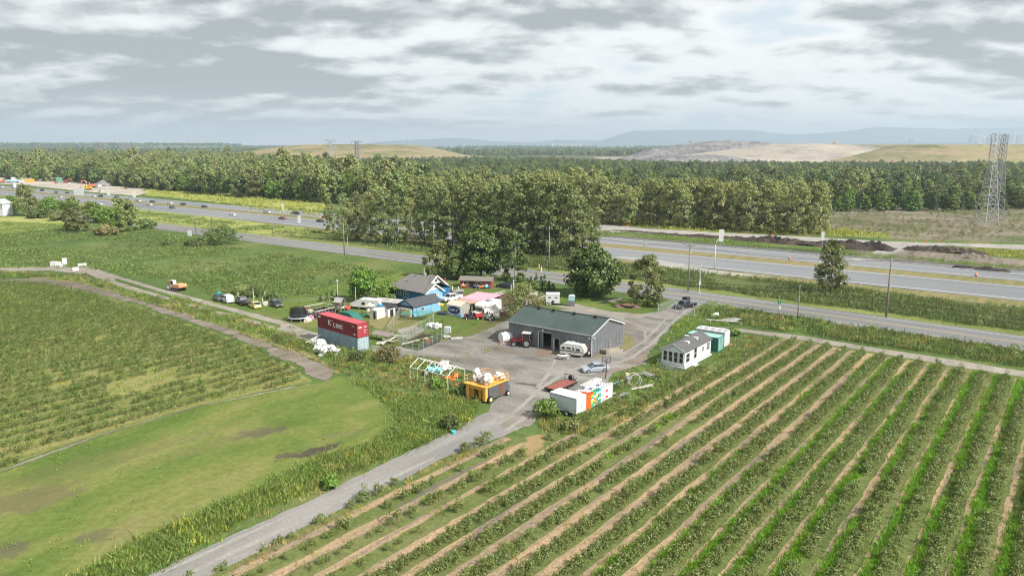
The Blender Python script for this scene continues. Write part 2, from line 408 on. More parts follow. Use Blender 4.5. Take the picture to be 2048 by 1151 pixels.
# --- left blueberry field and mown ground
LF = [(-160, 1010), (0, 938), (150, 883), (400, 808), (620, 763), (600, 742), (500, 692), (400, 656), (300, 622), (200, 588), (100, 565), (-160, 552)]
sheet('field_floor', LF, .04, G_FIELDL, .5)
sheet('mown_lawn', [(-200, 1045), (0, 945), (200, 872), (400, 812), (560, 778), (640, 764), (680, 752), (740, 775), (780, 812), (795, 850), (745, 885), (640, 915), (500, 985), (330, 1060), (150, 1151), (60, 1215), (-200, 1300)], .045, G_LAWN, .4)
sheet('dirt_track', [(100, 558), (160, 567), (250, 592), (350, 621), (450, 655), (560, 697), (640, 724), (662, 742), (664, 758), (650, 766), (632, 762), (612, 740), (560, 712), (460, 672), (350, 633), (250, 602), (160, 579), (60, 567), (-160, 563), (-160, 557)], .066, G_SOIL, .9, .6)
sheet('row_end_track', [(-160, 1018), (0, 940.5), (200, 868), (400, 811), (620, 766), (621, 768), (400, 814), (200, 872), (0, 945), (-160, 1023)], .058, G_SOIL, .28, .5)

# --- grassy farm track on the left, from the upper corner to the yard
sheet('farm_track', [(100, 532), (180, 533), (270, 562), (350, 585), (450, 611), (560, 641), (640, 668), (640, 690), (560, 664), (450, 631), (340, 601), (250, 577), (170, 548), (100, 541), (-120, 545), (-120, 540)], .053, G_TRACK, .4, .8)
sheet('dry_verge', [(60, 553), (170, 556), (250, 582), (350, 611), (450, 640), (560, 680), (640, 716), (680, 748), (662, 742), (640, 724), (560, 696), (450, 654), (350, 620), (250, 592), (160, 568), (60, 560)], .063, G_DRYGRASS, .6, .7)
sheet('grass_centre_strip', [(232, 556), (350, 592), (450, 619), (560, 650), (562, 656), (450, 625), (348, 598), (226, 561)], .056, G_MEADOW, .3, .6)

# --- farm compound lawn
sheet('yard_lawn', [(560, 655), (420, 605), (560, 600), (700, 560), (780, 540), (900, 570), (1080, 590), (1320, 600), (1400, 640), (1300, 640), (1010, 700), (860, 740), (760, 720), (640, 690)], .05, G_LAWN, .5)
# --- gravel lane, yard, driveway
sheet('gravel_lane', [T(-60.2, 5), T(-56.0, 5), T(-55.9, 30), T(-56.4, 50), T(-56.4, 60), T(-55.0, 74), T(-58, 82), T(-62.5, 80), T(-61.8, 70), T(-60.7, 52), T(-60.2, 30)], .062, G_GRAVEL, .28, .6, px=False)
sheet('gravel_yard', [(985, 800), (1003, 770), (960, 745), (840, 724), (745, 703), (742, 690), (780, 694), (860, 688), (940, 672), (985, 655), (1020, 640), (1120, 620), (1180, 612), (1235, 632), (1300, 626), (1330, 620), (1352, 604), (1400, 596), (1412, 604), (1385, 622), (1345, 650), (1300, 700), (1290, 728), (1225, 748), (1215, 768), (1130, 800), (1098, 820), (1055, 852), (1000, 856), (975, 822)], .066, G_YARD, .45, .6)
sheet('side_lane', [(1245, 595), (1180, 606), (1100, 612), (1140, 618), (1200, 628), (1240, 640), (1300, 632), (1280, 625), (1220, 615)], .07, G_TRACK, .3, .6)
sheet('grass_corner', [(1140, 605), (1200, 603), (1290, 605), (1330, 612), (1325, 622), (1280, 628), (1215, 622), (1160, 610)], .074, G_LAWN, .3, .6)
sheet('grass_corner', [(1248, 665), (1268, 675), (1270, 694), (1250, 702), (1182, 716), (1180, 713), (1246, 690)], .074, G_DRYGRASS, .25, .5)
sheet('house_drive', [(892, 612), (905, 600), (940, 590), (1000, 584), (1010, 588), (960, 600), (935, 612), (900, 618)], .07, G_TRACK, .3, .6)
sheet('paddock_soil', [(965, 612), (1000, 588), (1080, 590), (1110, 600), (1050, 625), (1000, 632), (975, 628)], .072, G_PADDOCK, .3, .6)
sheet('field_side_track', [(1395, 652), (1470, 656), (1600, 671), (1750, 696), (1900, 719), (2120, 754), (2300, 790), (2300, 805), (2120, 766), (1900, 731), (1750, 705), (1600, 680), (1480, 664), (1400, 660)], .07, G_TRACK, .2, .6)

for k_, pth in enumerate([[(1385, 612), (1345, 645), (1300, 690), (1262, 716), (1210, 735), (1150, 760), (1100, 795), (1052, 835), (1010, 862)], [(1372, 608), (1330, 640), (1286, 684), (1245, 708), (1190, 722), (1130, 745), (1078, 780), (1035, 820), (995, 848)],
        [(1100, 700), (1110, 720), (1100, 745), (1075, 775)], [(1180, 615), (1240, 638), (1290, 655), (1290, 690)]]):
    c_ = [Vector(U(*q)) for q in pth]; A_, B_ = [], []
    for i_, p_ in enumerate(c_):
        d_ = (c_[min(i_ + 1, len(c_) - 1)] - c_[max(i_ - 1, 0)]).normalized(); nn_ = Vector((-d_.y, d_.x)); A_.append(tuple(p_ + nn_ * .35)); B_.append(tuple(p_ - nn_ * .35))
    sheet('wheel_rut', A_ + B_[::-1], .074, G_RUT, .22, .5, px=False)
for t_ in (-59.4, -57.5): sheet('wheel_rut', [T(t_ - .32, 5), T(t_ + .32, 5), T(t_ + .25, 60), T(t_ - .25, 60)], .068, G_RUT, .14, .5, px=False)
# --- right-hand berry field with its strips
sheet('berry_field_floor', [T(-57.5, 5), T(-55.2, 68), T(-50.5, 76), T(-48.8, 108), T(-47, 118), T(-46, 134), T(-44, 141.5), T(-20, 141), T(20, 138), T(60, 135), T(60, 5)], .04, G_FIELDR, .4, 1.0, px=False)
ROWT = [-42.4 + 3.03 * k for k in range(-4, 24)]
for k, t in enumerate(ROWT):
    s1 = 140.5 - .08 * (t + 42) - (0 if t > -43 else (28 if t > -46 else (50 if t > -50 else 62)))
    if t < -50: s1 = 70
    wdt = 1.28 + .2 * math.sin(k * 2.3)
    if t > -13: wdt *= .4
    elif t > -25: wdt *= .7
    if t > -34:
        sheet('furrow_shade', [T(t + wdt * .70, 5), T(t + wdt * .70 + .2, 5), T(t + wdt * .67 + .17, s1 - 6), T(t + wdt * .67, s1 - 6)], .058, G_DARKSOIL, .1, .7, px=False)  # flat dark strip: rut soil with its shadow put into the colour
    if t < -44: wdt *= .75
    sheet('mulch_strip', [T(t - wdt * .42, 5), T(t + wdt * .72, 5), T(t + wdt * .68, s1), T(t - wdt * .42, s1)], .052, G_STRAW, .2, .7, px=False)

# --- roads
A_ROAD = ground_mat('worn asphalt', [(.3, (.19, .195, .20)), (.5, (.235, .24, .248)), (.7, (.28, .285, .295))], (.02, .35), 2.0, .08, bump=.05)
A_HWY = ground_mat('highway asphalt', [(.3, (.215, .225, .24)), (.5, (.265, .28, .295)), (.7, (.31, .325, .335))], (.01, .3), 2.0, .06, bump=.05)
PAINT = M('road paint', (.66, .66, .62), .7)
PAINTY = M('yellow road paint', (.62, .45, .12), .7)
def band(name, px_line, w0, w1, z, mat, jag=.0, kind='structure'):
    """strip between offsets w0..w1 (metres towards the far side) of a polyline of world points"""
    c = [Vector(p) for p in px_line]; L, Rr = [], []
    for i, p in enumerate(c):
        d = (c[min(i + 1, len(c) - 1)] - c[max(i - 1, 0)]).normalized(); nrm = Vector((-d.y, d.x))
        if nrm.y < 0: nrm = -nrm
        L.append(tuple(p + nrm * w0)); Rr.append(tuple(p + nrm * w1))
    return sheet(name, L + Rr[::-1], z, mat, jag, 3.0 if jag else 8.0, kind, px=False)
ROAD = [T(-1200, 168.5), T(-500, 166.5), T(-330, 165.7), T(-160, 165.2), T(-84, 163), T(-6, 158.6), T(160, 149)]
band('road_shoulder', ROAD, -1.6, 12.6, .075, G_GRAVEL, .25)
band('verge', ROAD, 12.0, 16.5, .08, G_VERGE, .4)
band('road', ROAD, -.6, 11.4, .10, A_ROAD)
band('road_marking', ROAD, .55, .70, .112, PAINT); band('road_marking', ROAD, 10.0, 10.15, .112, PAINT)
band('road_marking', ROAD, 5.2, 5.33, .112, PAINTY); band('road_marking', ROAD, 5.5, 5.63, .112, PAINTY)
band('roadside_meadow', ROAD, 16.0, 44, .03, ground_mat('rough verge grass', [(.25, (.06, .085, .035)), (.45, (.10, .135, .05)), (.62, (.155, .18, .07)), (.82, (.20, .20, .09))], (.03, .08), 1.0, .35, bump=.6), .5)
HWA = [T(-1600, 210), T(-700, 211), T(-300, 210), T(-115, 209.5), T(-10, 209.4), T(160, 209)]
band('verge', HWA, -9, 0, .06, G_DRYGRASS, .8)
sheet('gravel_layby', [(1225, 513), (1300, 517), (1420, 540), (1560, 556), (1640, 560), (1500, 553), (1400, 548), (1330, 534)], .13, G_CONSTR, .2, 1.0)
band('highway', HWA, 0, 22.5, .10, A_HWY)
band('median', HWA, 22.5, 31.5, .09, G_DRYGRASS, .3)
band('highway', HWA, 31.0, 48, .10, A_HWY)
for w in (2.6, 20.6, 33.2, 45.4): band('road_marking', HWA, w, w + .28, .115, PAINT)
mb = MB()
for base in (8.6, 14.6, 37.3, 41.4):
    for k in range(-190, 14):
        t = k * 9.0
        a, b_ = T(t, 209.7 + base), T(t + 3.2, 209.7 + base); c_, d_ = T(t + 3.2, 209.95 + base), T(t, 209.95 + base)
        mb.add([(*a, .116), (*b_, .116), (*c_, .116), (*d_, .116)], [(0, 1, 2, 3)])
tag(mb.build('lane_dashes', PAINT), kind='structure')
# construction side beyond the highway
CS = [T(-260, 262), T(-150, 263), T(-60, 262), T(200, 261)]
band('rough_bank', CS, -3, 16, .05, ground_mat('rough green bank', [(.3, (.05, .075, .03)), (.5, (.09, .12, .05)), (.75, (.17, .155, .10))], (.1, .2), 1, .35, bump=.6), .5)
sheet('works_road', [(1180, 452), (1210, 450), (1300, 458), (1450, 466), (1600, 473), (1750, 482), (1860, 486), (2048, 490), (2200, 496), (2200, 506), (2048, 500), (1900, 492), (1830, 492), (1760, 520), (1720, 523), (1700, 519), (1770, 496), (1760, 489), (1600, 482), (1450, 476), (1300, 468), (1200, 464)], .12, G_CONSTR, .4, 1.5)
sheet('works_road', [(1700, 519), (1800, 500), (1840, 501), (1900, 508), (2048, 520), (2200, 530), (2200, 556), (2048, 545), (1900, 533), (1790, 525)], .11, G_SOIL, .5, 1.5)
sheet('works_ground', [(-160, 350), (60, 357), (160, 363), (215, 371), (292, 378), (275, 388), (180, 380), (60, 370), (-160, 363)], .16, G_SANDY, 1.2, 3)
sheet('works_ground', [(60, 356), (200, 366), (300, 384), (270, 392), (200, 386), (60, 372)], .15, G_SANDY, 1.2, 3)
sheet('bright_bank', [(290, 379), (420, 384), (640, 402), (660, 414), (640, 420), (520, 412), (400, 402), (290, 390)], .13, G_BRIGHT, 1.0, 3)
sheet('bright_bank', [(270, 414), (420, 432), (560, 452), (680, 462), (700, 478), (560, 470), (420, 458), (300, 445), (262, 436)], .06, G_BRIGHT, 1.0, 3)
sheet('bright_meadow', [(-160, 440), (60, 432), (140, 438), (150, 448), (90, 458), (0, 470), (-160, 470)], .05, G_BRIGHT, 1.2, 2)
sheet('works_verge', [(1190, 447), (1600, 468), (2300, 486), (2300, 540), (2048, 528), (1200, 470)], .055, G_MEADOW, 1.0, 5)
sheet('bog', [(1190, 430), (1640, 405), (2300, 395), (2300, 488), (2048, 486), (1800, 478), (1600, 468), (1400, 462), (1190, 448)], .07, G_BOG, 1.5, 5)
sheet('fern_bank', [(1190, 434), (1300, 438), (1500, 452), (1700, 462), (1780, 470), (1780, 476), (1600, 470), (1400, 463), (1190, 447)], .09, G_VERGE, 1.2, 2)
# ditch mud beside the lane and the left track
sheet('ditch', [T(-64.0, 22), T(-62.6, 22), T(-62.8, 46), T(-63.5, 56), T(-64.3, 56), T(-64.0, 46)], .05, G_WET, .2, .6, px=False)
sheet('garden_soil', [(800, 690), (845, 668), (884, 672), (878, 684), (842, 700)], .08, G_DARKSOIL, .15, .4)
sheet('pen_soil', [(792, 660), (830, 652), (850, 660), (815, 680)], .078, G_TRACK, .15, .4)
sheet('dry_grass_patch', [(740, 636), (790, 632), (850, 642), (820, 660), (765, 664), (738, 650)], .06, G_DRYGRASS, .3, .5)
# ================================================================ vegetation
rng = np.random.default_rng(7)
def mesh_np(name, v, f, mats, mi=None):
    me = bpy.data.meshes.new(name)
    v = np.asarray(v, np.float32).reshape(-1, 3); f = np.asarray(f, np.int32)
    me.vertices.add(len(v)); me.vertices.foreach_set('co', v.ravel())
    k = f.shape[1]
    me.loops.add(f.size); me.loops.foreach_set('vertex_index', f.ravel())
    me.polygons.add(len(f)); me.polygons.foreach_set('loop_start', np.arange(0, f.size, k, dtype=np.int32))
    me.polygons.foreach_set('loop_total', np.full(len(f), k, np.int32))
    for m in mats: me.materials.append(m)
    if mi is not None: me.polygons.foreach_set('material_index', np.asarray(mi, np.int32))
    me.update(); me.validate(); return me
def quads(c, size, rg, up=.35, out=None, asp=.7):
    """leaf-sized quads at centres c facing roughly outward and up"""
    n = len(c)
    nr = rg.normal(size=(n, 3))
    if out is not None: nr = nr * .75 + out * 1.0
    nr[:, 2] += up
    nr /= np.linalg.norm(nr, axis=1)[:, None] + 1e-9
    a = rg.normal(size=(n, 3)); a -= nr * (a * nr).sum(1)[:, None]; a /= np.linalg.norm(a, axis=1)[:, None] + 1e-9
    b = np.cross(nr, a)
    s = (size * rg.uniform(.6, 1.35, n))[:, None]
    a *= s * .5; b *= s * .5 * asp
    v = np.stack([c - a, c + b, c + a, c - b], 1).reshape(-1, 3)
    f = np.arange(4 * n).reshape(n, 4)
    return v, f
def crown_pts(kind, h, w, n, rg):
    """clusters of leaves that leave gaps between them"""
    if kind in ('oak', 'maple', 'bushy'):
        m = 70 if kind != 'bushy' else 34
        u = rg.normal(size=(m, 3)); u /= np.linalg.norm(u, axis=1)[:, None]
        u[:, 2] = np.where(u[:, 2] < -.9, -u[:, 2], u[:, 2])
        rr = rg.uniform(.55, .93, m)[:, None]
        cz = h * .5
        cl = u * rr * np.array([w / 2, w / 2, h * .49]) + [0, 0, cz]
        cl[:, :2] *= (1 - .25 * np.clip((cl[:, 2:3] - cz) / (h * .45), 0, 1))
        cr = rg.uniform(.12, .2, m) * w
    elif kind == 'poplar':
        m = 85; z = rg.uniform(.05, .985, m) ** .95
        prof = np.interp(z, [0, .12, .3, .6, .85, 1], [.5, .85, 1, .92, .6, .15])
        an = rg.uniform(0, 2 * np.pi, m); q = prof * w / 2 * np.sqrt(rg.uniform(.15, 1, m))
        cl = np.stack([np.cos(an) * q, np.sin(an) * q, z * h], 1); cr = rg.uniform(.10, .19, m) * w
    elif kind == 'birch':
        m = 60; z = rg.uniform(.06, .98, m)
        prof = np.interp(z, [0, .15, .4, .75, 1], [.5, .85, 1, .75, .2])
        an = rg.uniform(0, 2 * np.pi, m); q = prof * w / 2 * np.sqrt(rg.uniform(.1, 1, m))
        cl = np.stack([np.cos(an) * q, np.sin(an) * q, z * h], 1); cr = rg.uniform(.07, .14, m) * w
    elif kind == 'conifer':
        m = 90; z = 1 - np.sqrt(rg.uniform(0.0, .86, m)); z = .12 + z * .88
        an = rg.uniform(0, 2 * np.pi, m); q = (1.03 - z) * w / 2 * rg.uniform(.4, 1, m)
        cl = np.stack([np.cos(an) * q, np.sin(an) * q, z * h - q * .25], 1); cr = np.maximum(.06, (1.1 - z) * .17) * w
    elif kind == 'pine':
        m = 55; z = rg.uniform(.42, .97, m)
        prof = np.interp(z, [.4, .55, .8, 1], [.5, 1, .9, .3])
        an = rg.uniform(0, 2 * np.pi, m); q = prof * w / 2 * np.sqrt(rg.uniform(.05, 1, m))
        cl = np.stack([np.cos(an) * q, np.sin(an) * q, z * h], 1); cr = rg.uniform(.12, .2, m) * w
    elif kind == 'cedar':
        m = 40; z = rg.uniform(.03, .95, m)
        an = rg.uniform(0, 2 * np.pi, m); q = np.interp(z, [0, .2, .6, 1], [.8, 1, .75, .05]) * w / 2 * .7
        cl = np.stack([np.cos(an) * q, np.sin(an) * q, z * h], 1); cr = np.full(m, .16 * w)
    k = n // m + 1
    d = rg.normal(size=(m, k, 3)); d /= np.linalg.norm(d, axis=2)[:, :, None] + 1e-9
    rad = rg.uniform(.45, 1.0, (m, k, 1)) * cr[:, None, None]
    p = cl[:, None, :] + d * rad * np.array([1, 1, .75 if kind != 'conifer' else .45])
    ax = np.array([0, 0, h * .5])
    o = (p - ax); o[:, :, :2] *= 1.6; o /= np.linalg.norm(o, axis=2)[:, :, None] + 1e-9
    out = (o * .5 + d * .7)
    p = p.reshape(-1, 3); out = out.reshape(-1, 3); p[:, 2] = np.maximum(p[:, 2], .1)
    return p, out, cl
def crown_mesh(name, kind, h, w, n, size, mat, seed):
    rg = np.random.default_rng(seed)
    p, out, cl = crown_pts(kind, h, w, n, rg)
    v, f = quads(p, size, rg, .3, out)
    return mesh_np(name, v, f, [mat]), cl
def trunk_mb(h, r, cl, rg, lean=.02, limbs=9, base=.2):
    mb = MB(); p = Vector((0, 0, -.1)); top = h * .8; seg = 5; pts = [p]
    for i in range(1, seg + 1):
        z = top * i / seg; pts.append(Vector((rg.normal() * lean * z * .3, rg.normal() * lean * z * .3, z)))
    for i in range(seg): mb.tube(pts[i], pts[i + 1], r * (1 - i / seg * .8), r * (1 - (i + 1) / seg * .8), 6, cap=False)
    idx = rg.choice(len(cl), min(limbs, len(cl)), replace=False)
    for i in idx:
        c = Vector(cl[i]); z0 = max(base * h, c.z * .62); t = min(.99, z0 / top); k = min(seg - 1, int(t * seg))
        a = pts[k].lerp(pts[k + 1], t * seg - k); mb.tube(a, a.lerp(c, .9), r * .38, r * .08, 4, cap=False)
    return mb
BARK = M('grey brown bark', (.13, .105, .085), .9, var=.3); BIRCHBARK = M('pale birch bark', (.38, .36, .33), .8, var=.3)
L_POP = leafmat('poplar leaves', (.14, .18, .10), (.20, .245, .135), (.28, .315, .19), .4, .2)
L_POPS = leafmat('silvery poplar leaves', (.18, .21, .11), (.28, .30, .17), (.38, .39, .25), .3, .15)
L_MAPLE = leafmat('maple leaves', (.045, .08, .022), (.075, .12, .032), (.105, .155, .045), .2, .0)
L_DARK = leafmat('dark leaves', (.075, .11, .045), (.11, .155, .06), (.16, .20, .085), .28)
L_GREY = leafmat('olive leaves', (.13, .16, .075), (.19, .22, .10), (.27, .29, .16), .32)
L_LIGHT = leafmat('fresh leaves', (.09, .16, .03), (.14, .23, .045), (.20, .29, .07), .3, .15)
L_PINE = leafmat('conifer needles', (.045, .08, .038), (.07, .115, .052), (.11, .155, .072), .15)
L_CEDAR = leafmat('cedar foliage', (.035, .07, .022), (.06, .11, .03), None, .1)
L_BERRY = leafmat('berry bush leaves', (.09, .13, .045), (.145, .18, .07), (.21, .235, .11), .25, .12)
L_BERRYL = leafmat('dark berry bush leaves', (.06, .10, .03), (.105, .155, .045), (.17, .205, .075), .25, .18)
L_GRASS = leafmat('tall green grass', (.10, .17, .045), (.18, .27, .075), (.33, .37, .16), .4, .3)
L_BRIGHT = leafmat('bright green grass', (.105, .24, .02), (.175, .35, .032), (.28, .43, .065), .45, .25)
L_ROAD = leafmat('verge grass blades', (.07, .11, .045), (.12, .165, .065), (.20, .23, .11), .3, .25)
L_MEADOW = leafmat('meadow grass blades', (.08, .135, .04), (.13, .19, .058), (.21, .245, .10), .3, .35)  # blades darkened too, carrying the same cloud shadow in their colour
L_DRY = leafmat('dry stalks', (.20, .15, .09), (.32, .25, .15), (.44, .37, .23), .3, .25)
L_BRUSH = leafmat('brown brush', (.10, .10, .05), (.19, .165, .10), (.28, .24, .17), .25, .35)
L_YEL = leafmat('yellow green weeds', (.16, .20, .04), (.28, .31, .07), (.38, .37, .12), .35, .25)

def tuft_mesh(name, n, h, spread, wid, mat, seed, lean=.35):
    rg = np.random.default_rng(seed); V = []; F = []
    b = rg.normal(size=(n, 2)) * spread * .5; an = rg.uniform(0, 2 * np.pi, n); hh = h * rg.uniform(.5, 1.15, n)
    le = rg.uniform(.1, 1, n) * lean * hh
    wx = np.cos(an) * wid / 2; wy = np.sin(an) * wid / 2; an2 = an + rg.normal(0, 1, n); lx = np.cos(an2) * le; ly = np.sin(an2) * le
    z0 = np.zeros(n)
    v = np.stack([np.stack([b[:, 0] - wx, b[:, 1] - wy, z0], 1), np.stack([b[:, 0] + wx, b[:, 1] + wy, z0], 1),
                  np.stack([b[:, 0] + wx * .7 + lx * .45, b[:, 1] + wy * .7 + ly * .45, hh * .65], 1),
                  np.stack([b[:, 0] + lx, b[:, 1] + ly, hh], 1),
                  np.stack([b[:, 0] - wx * .7 + lx * .45, b[:, 1] - wy * .7 + ly * .45, hh * .65], 1)], 1).reshape(-1, 3)
    f = np.arange(5 * n).reshape(n, 5)
    return mesh_np(name, v, f, [mat])
def bush_mesh(name, n, h, w, size, mat, seed, asp=.6):
    rg = np.random.default_rng(seed); m = 9
    cl = rg.normal(size=(m, 3)) * [w * .22, w * .22, h * .16] + [0, 0, h * .62]
    d = rg.normal(size=(n, 3)); d /= np.linalg.norm(d, axis=1)[:, None]
    c = cl[rg.integers(0, m, n)] + d * rg.uniform(.4, 1, (n, 1)) * [w * .28, w * .28, h * .3]
    c[:, 2] = np.clip(c[:, 2], .06, None)
    v, f = quads(c, size, rg, .5, d, asp)
    return mesh_np(name, v, f, [mat])
def proto(name, me):
    return bpy.data.objects.new(name, me)
def tree_proto(name, kind, h, w, n, size, mat, seed, bark=BARK, r=.18, limbs=5):
    rg = np.random.default_rng(seed + 99)
    me, cl = crown_mesh(name, kind, h, w, n, size, mat, seed)
    tb = trunk_mb(h, r, cl, rg, limbs=limbs)
    tm = tb.mesh(name + ' wood', bark)
    bm = bmesh.new(); bm.from_mesh(me)
    k = len(bm.faces); bm.from_mesh(tm); bm.faces.ensure_lookup_table()
    for i in range(k, len(bm.faces)): bm.faces[i].material_index = 1
    me.materials.append(bark); bm.to_mesh(me); bm.free(); bpy.data.meshes.remove(tm)
    return proto(name, me)

def inside(poly, pts):
    x, y = pts[:, 0], pts[:, 1]; r = np.zeros(len(pts), bool); n = len(poly); j = n - 1
    for i in range(n):
        xi, yi = poly[i]; xj, yj = poly[j]
        c = ((yi > y) != (yj > y)) & (x < (xj - xi) * (y - yi) / (yj - yi + 1e-12) + xi)
        r ^= c; j = i
    return r
def fill(poly, dens, excl=(), keep=None, seed=0):
    rg = np.random.default_rng(1000 + seed); P = np.array(poly)
    lo, hi = P.min(0), P.max(0); n = int(dens * (hi[0] - lo[0]) * (hi[1] - lo[1]))
    p = rg.uniform(lo, hi, (n, 2)); p = p[inside(poly, p)]
    for e in excl: p = p[~inside(e, p)]
    if keep is not None and len(p):
        nz = np.array([noise.noise(Vector((a * keep[0], b * keep[0], seed * 1.7))) for a, b in p]); p = p[nz + rg.normal(0, .12, len(p)) > keep[1]]
    return p
def px(pts): return [U(*q) for q in pts]
def gn_scatter(name, groups, label, cat=None):
    """groups: list of (points Nx2, protos, smin, smax, tilt, z). one mass nobody could count"""
    protos = []; P = []; I = []; Rr = []; S = []
    for pts, prs, s0, s1, tilt, z in groups:
        n = len(pts)
        if n == 0: continue
        base = len(protos); protos += prs
        P.append(np.column_stack([pts, np.full(n, z)])); I.append(base + rng.integers(0, len(prs), n))
        Rr.append(np.column_stack([rng.normal(0, tilt, n), rng.normal(0, tilt, n), rng.uniform(0, 6.283, n)]))
        s = rng.uniform(s0, s1, n) * (np.array([1 + .3 * noise.noise(Vector((a * .012, b * .012, 5))) + (.25 if rng.uniform() < .08 else 0) for a, b in pts]) if 'wood' in name else 1); S.append(np.column_stack([s * rng.uniform(.88, 1.15, n), s * rng.uniform(.88, 1.15, n), s * rng.uniform(.85, 1.2, n)]))
    P = np.concatenate(P); I = np.concatenate(I); Rr = np.concatenate(Rr); S = np.concatenate(S)
    me = bpy.data.meshes.new(name); me.vertices.add(len(P)); me.vertices.foreach_set('co', P.astype(np.float32).ravel())
    a = me.attributes.new('idx', 'INT', 'POINT'); a.data.foreach_set('value', I.astype(np.int32))
    a = me.attributes.new('rot', 'FLOAT_VECTOR', 'POINT'); a.data.foreach_set('vector', Rr.astype(np.float32).ravel())
    a = me.attributes.new('scl', 'FLOAT_VECTOR', 'POINT'); a.data.foreach_set('vector', S.astype(np.float32).ravel())
    o = bpy.data.objects.new(name, me); COL.objects.link(o)
    ng = bpy.data.node_groups.new(name, 'GeometryNodeTree')
    ng.interface.new_socket('Geometry', in_out='INPUT', socket_type='NodeSocketGeometry')
    ng.interface.new_socket('Geometry', in_out='OUTPUT', socket_type='NodeSocketGeometry')
    N, L = ng.nodes, ng.links
    gi = N.new('NodeGroupInput'); go = N.new('NodeGroupOutput'); ip = N.new('GeometryNodeInstanceOnPoints'); jn = N.new('GeometryNodeJoinGeometry')
    for p in reversed(protos):
        oi = N.new('GeometryNodeObjectInfo'); oi.inputs['Object'].default_value = p; oi.inputs['As Instance'].default_value = True
        L.new(oi.outputs['Geometry'], jn.inputs[0])
    L.new(gi.outputs[0], ip.inputs['Points']); L.new(jn.outputs[0], ip.inputs['Instance']); ip.inputs['Pick Instance'].default_value = True
    for nm, t, s in (('idx', 'INT', 'Instance Index'), ('rot', 'FLOAT_VECTOR', 'Rotation'), ('scl', 'FLOAT_VECTOR', 'Scale')):
        x = N.new('GeometryNodeInputNamedAttribute'); x.data_type = t; x.inputs[0].default_value = nm
        L.new(x.outputs[0], ip.inputs[s])
    L.new(ip.outputs[0], go.inputs[0])
    md = o.modifiers.new('scatter', 'NODES'); md.node_group = ng
    tag(o, label, cat, None, 'stuff'); print(name, len(P)); return o

# ---- prototypes
TUFT = [proto('tuft', tuft_mesh('tall tuft', 34, .58, 1.05, .065, L_GRASS, i, 1.25)) for i in range(4)]
TUFTM = [proto('tuft', tuft_mesh('meadow tuft', 26, .26, 1.8, .16, L_MEADOW, 10 + i, 1.8)) for i in range(4)]
TUFTR = [proto('tuft', tuft_mesh('verge tuft', 28, .6, 1.3, .10, L_ROAD, 80 + i, .9)) for i in range(4)]
TUFTD = [proto('tuft', tuft_mesh('dry tuft', 14, .8, .8, .10, L_DRY, 20 + i)) for i in range(3)]
TUFTB = [proto('tuft', tuft_mesh('bright tuft', 24, .5, .6, .08, L_BRIGHT, 30 + i, 1.0)) for i in range(4)]
TUFTS = [proto('tuft', tuft_mesh('short tuft', 12, .3, .7, .10, L_GRASS, 40 + i)) for i in range(3)]
TUFTY = [proto('tuft', tuft_mesh('yellow tuft', 14, .5, .9, .14, L_YEL, 45 + i)) for i in range(3)]
WEED = [proto('weed', bush_mesh('leafy weed', 70, .9, 1.0, .17, L_GRASS, 50 + i)) for i in range(3)]
BRUSH = [proto('brush', bush_mesh('brushy weed', 90, 1.1, 1.3, .18, L_BRUSH, 60 + i)) for i in range(3)]
SHRUB = [proto('shrub', bush_mesh('scrub', 160, 2.0, 2.4, .28, L_DARK, 70 + i)) for i in range(3)]
SHRUBL = [proto('shrub', bush_mesh('light scrub', 160, 1.8, 2.4, .3, L_GREY, 75 + i)) for i in range(3)]

def ts_rect(t0, t1, s0, s1): return [T(t0, s0), T(t1, s0), T(t1, s1), T(t0, s1)]
# ---- tall grass along the lane and the compound edge
g = []
belt = px([(150, 1151), (60, 1215), (-40, 1290), (90, 1290), (290, 1151), (478, 1042), (622, 980), (745, 928), (865, 880), (930, 850), (955, 818), (940, 800), (880, 790), (800, 790), (742, 772), (690, 752), (740, 780), (785, 815), (795, 850), (745, 885), (640, 915), (500, 985), (330, 1060)])
g.append((fill(belt, .9, seed=101, keep=(.2, .0)), TUFTY, .8, 1.4, .15, .05)); g.append((fill(belt, .7, seed=112, keep=(.15, .05)), TUFTD, .5, 1.0, .15, .05)); g.append((fill(belt, .25, seed=113, keep=(.2, .05)), WEED, .5, 1.0, .15, .05)); g.append((fill(belt, 4.2, seed=1), TUFT, .6, 1.1, .12, .05))
rough = px([(700, 752), (760, 770), (900, 800), (960, 820), (950, 790), (935, 760), (900, 730), (830, 712), (760, 700), (720, 706), (640, 690), (560, 660), (450, 625), (350, 592), (340, 602), (450, 640), (560, 680), (640, 715), (672, 745)])
g.append((fill(rough, 1.5, seed=2, keep=(.15, -.1)), TUFT, .5, 1.0, .15, .05))
g.append((fill(rough, .5, seed=3, keep=(.2, 0)), WEED, .6, 1.3, .15, .03))
g.append((fill(rough, .45, seed=4, keep=(.2, .05)), BRUSH, .5, 1.0, .15, .03))
g.append((fill(rough, .5, seed=5, keep=(.3, .1)), TUFTD, .5, 1.1, .2, .03))
lane_edge = ts_rect(-56.2, -54.6, 12, 66)
g.append((fill(lane_edge, 1.2, seed=102, keep=(.3, -.05)), TUFTD, .3, .7, .2, .04)); g.append((fill(lane_edge, 1.0, seed=103, keep=(.3, .05)), TUFTY, .3, .7, .2, .04))
lane_l = ts_rect(-62.9, -60.3, 18, 60)
g.append((fill(lane_l, .9, seed=104, keep=(.3, .05)), TUFTD, .3, .6, .2, .04))
gc = px([(1290, 735), (1345, 652), (1390, 625), (1420, 604), (1500, 622), (1480, 650), (1395, 650), (1372, 680), (1330, 735)])
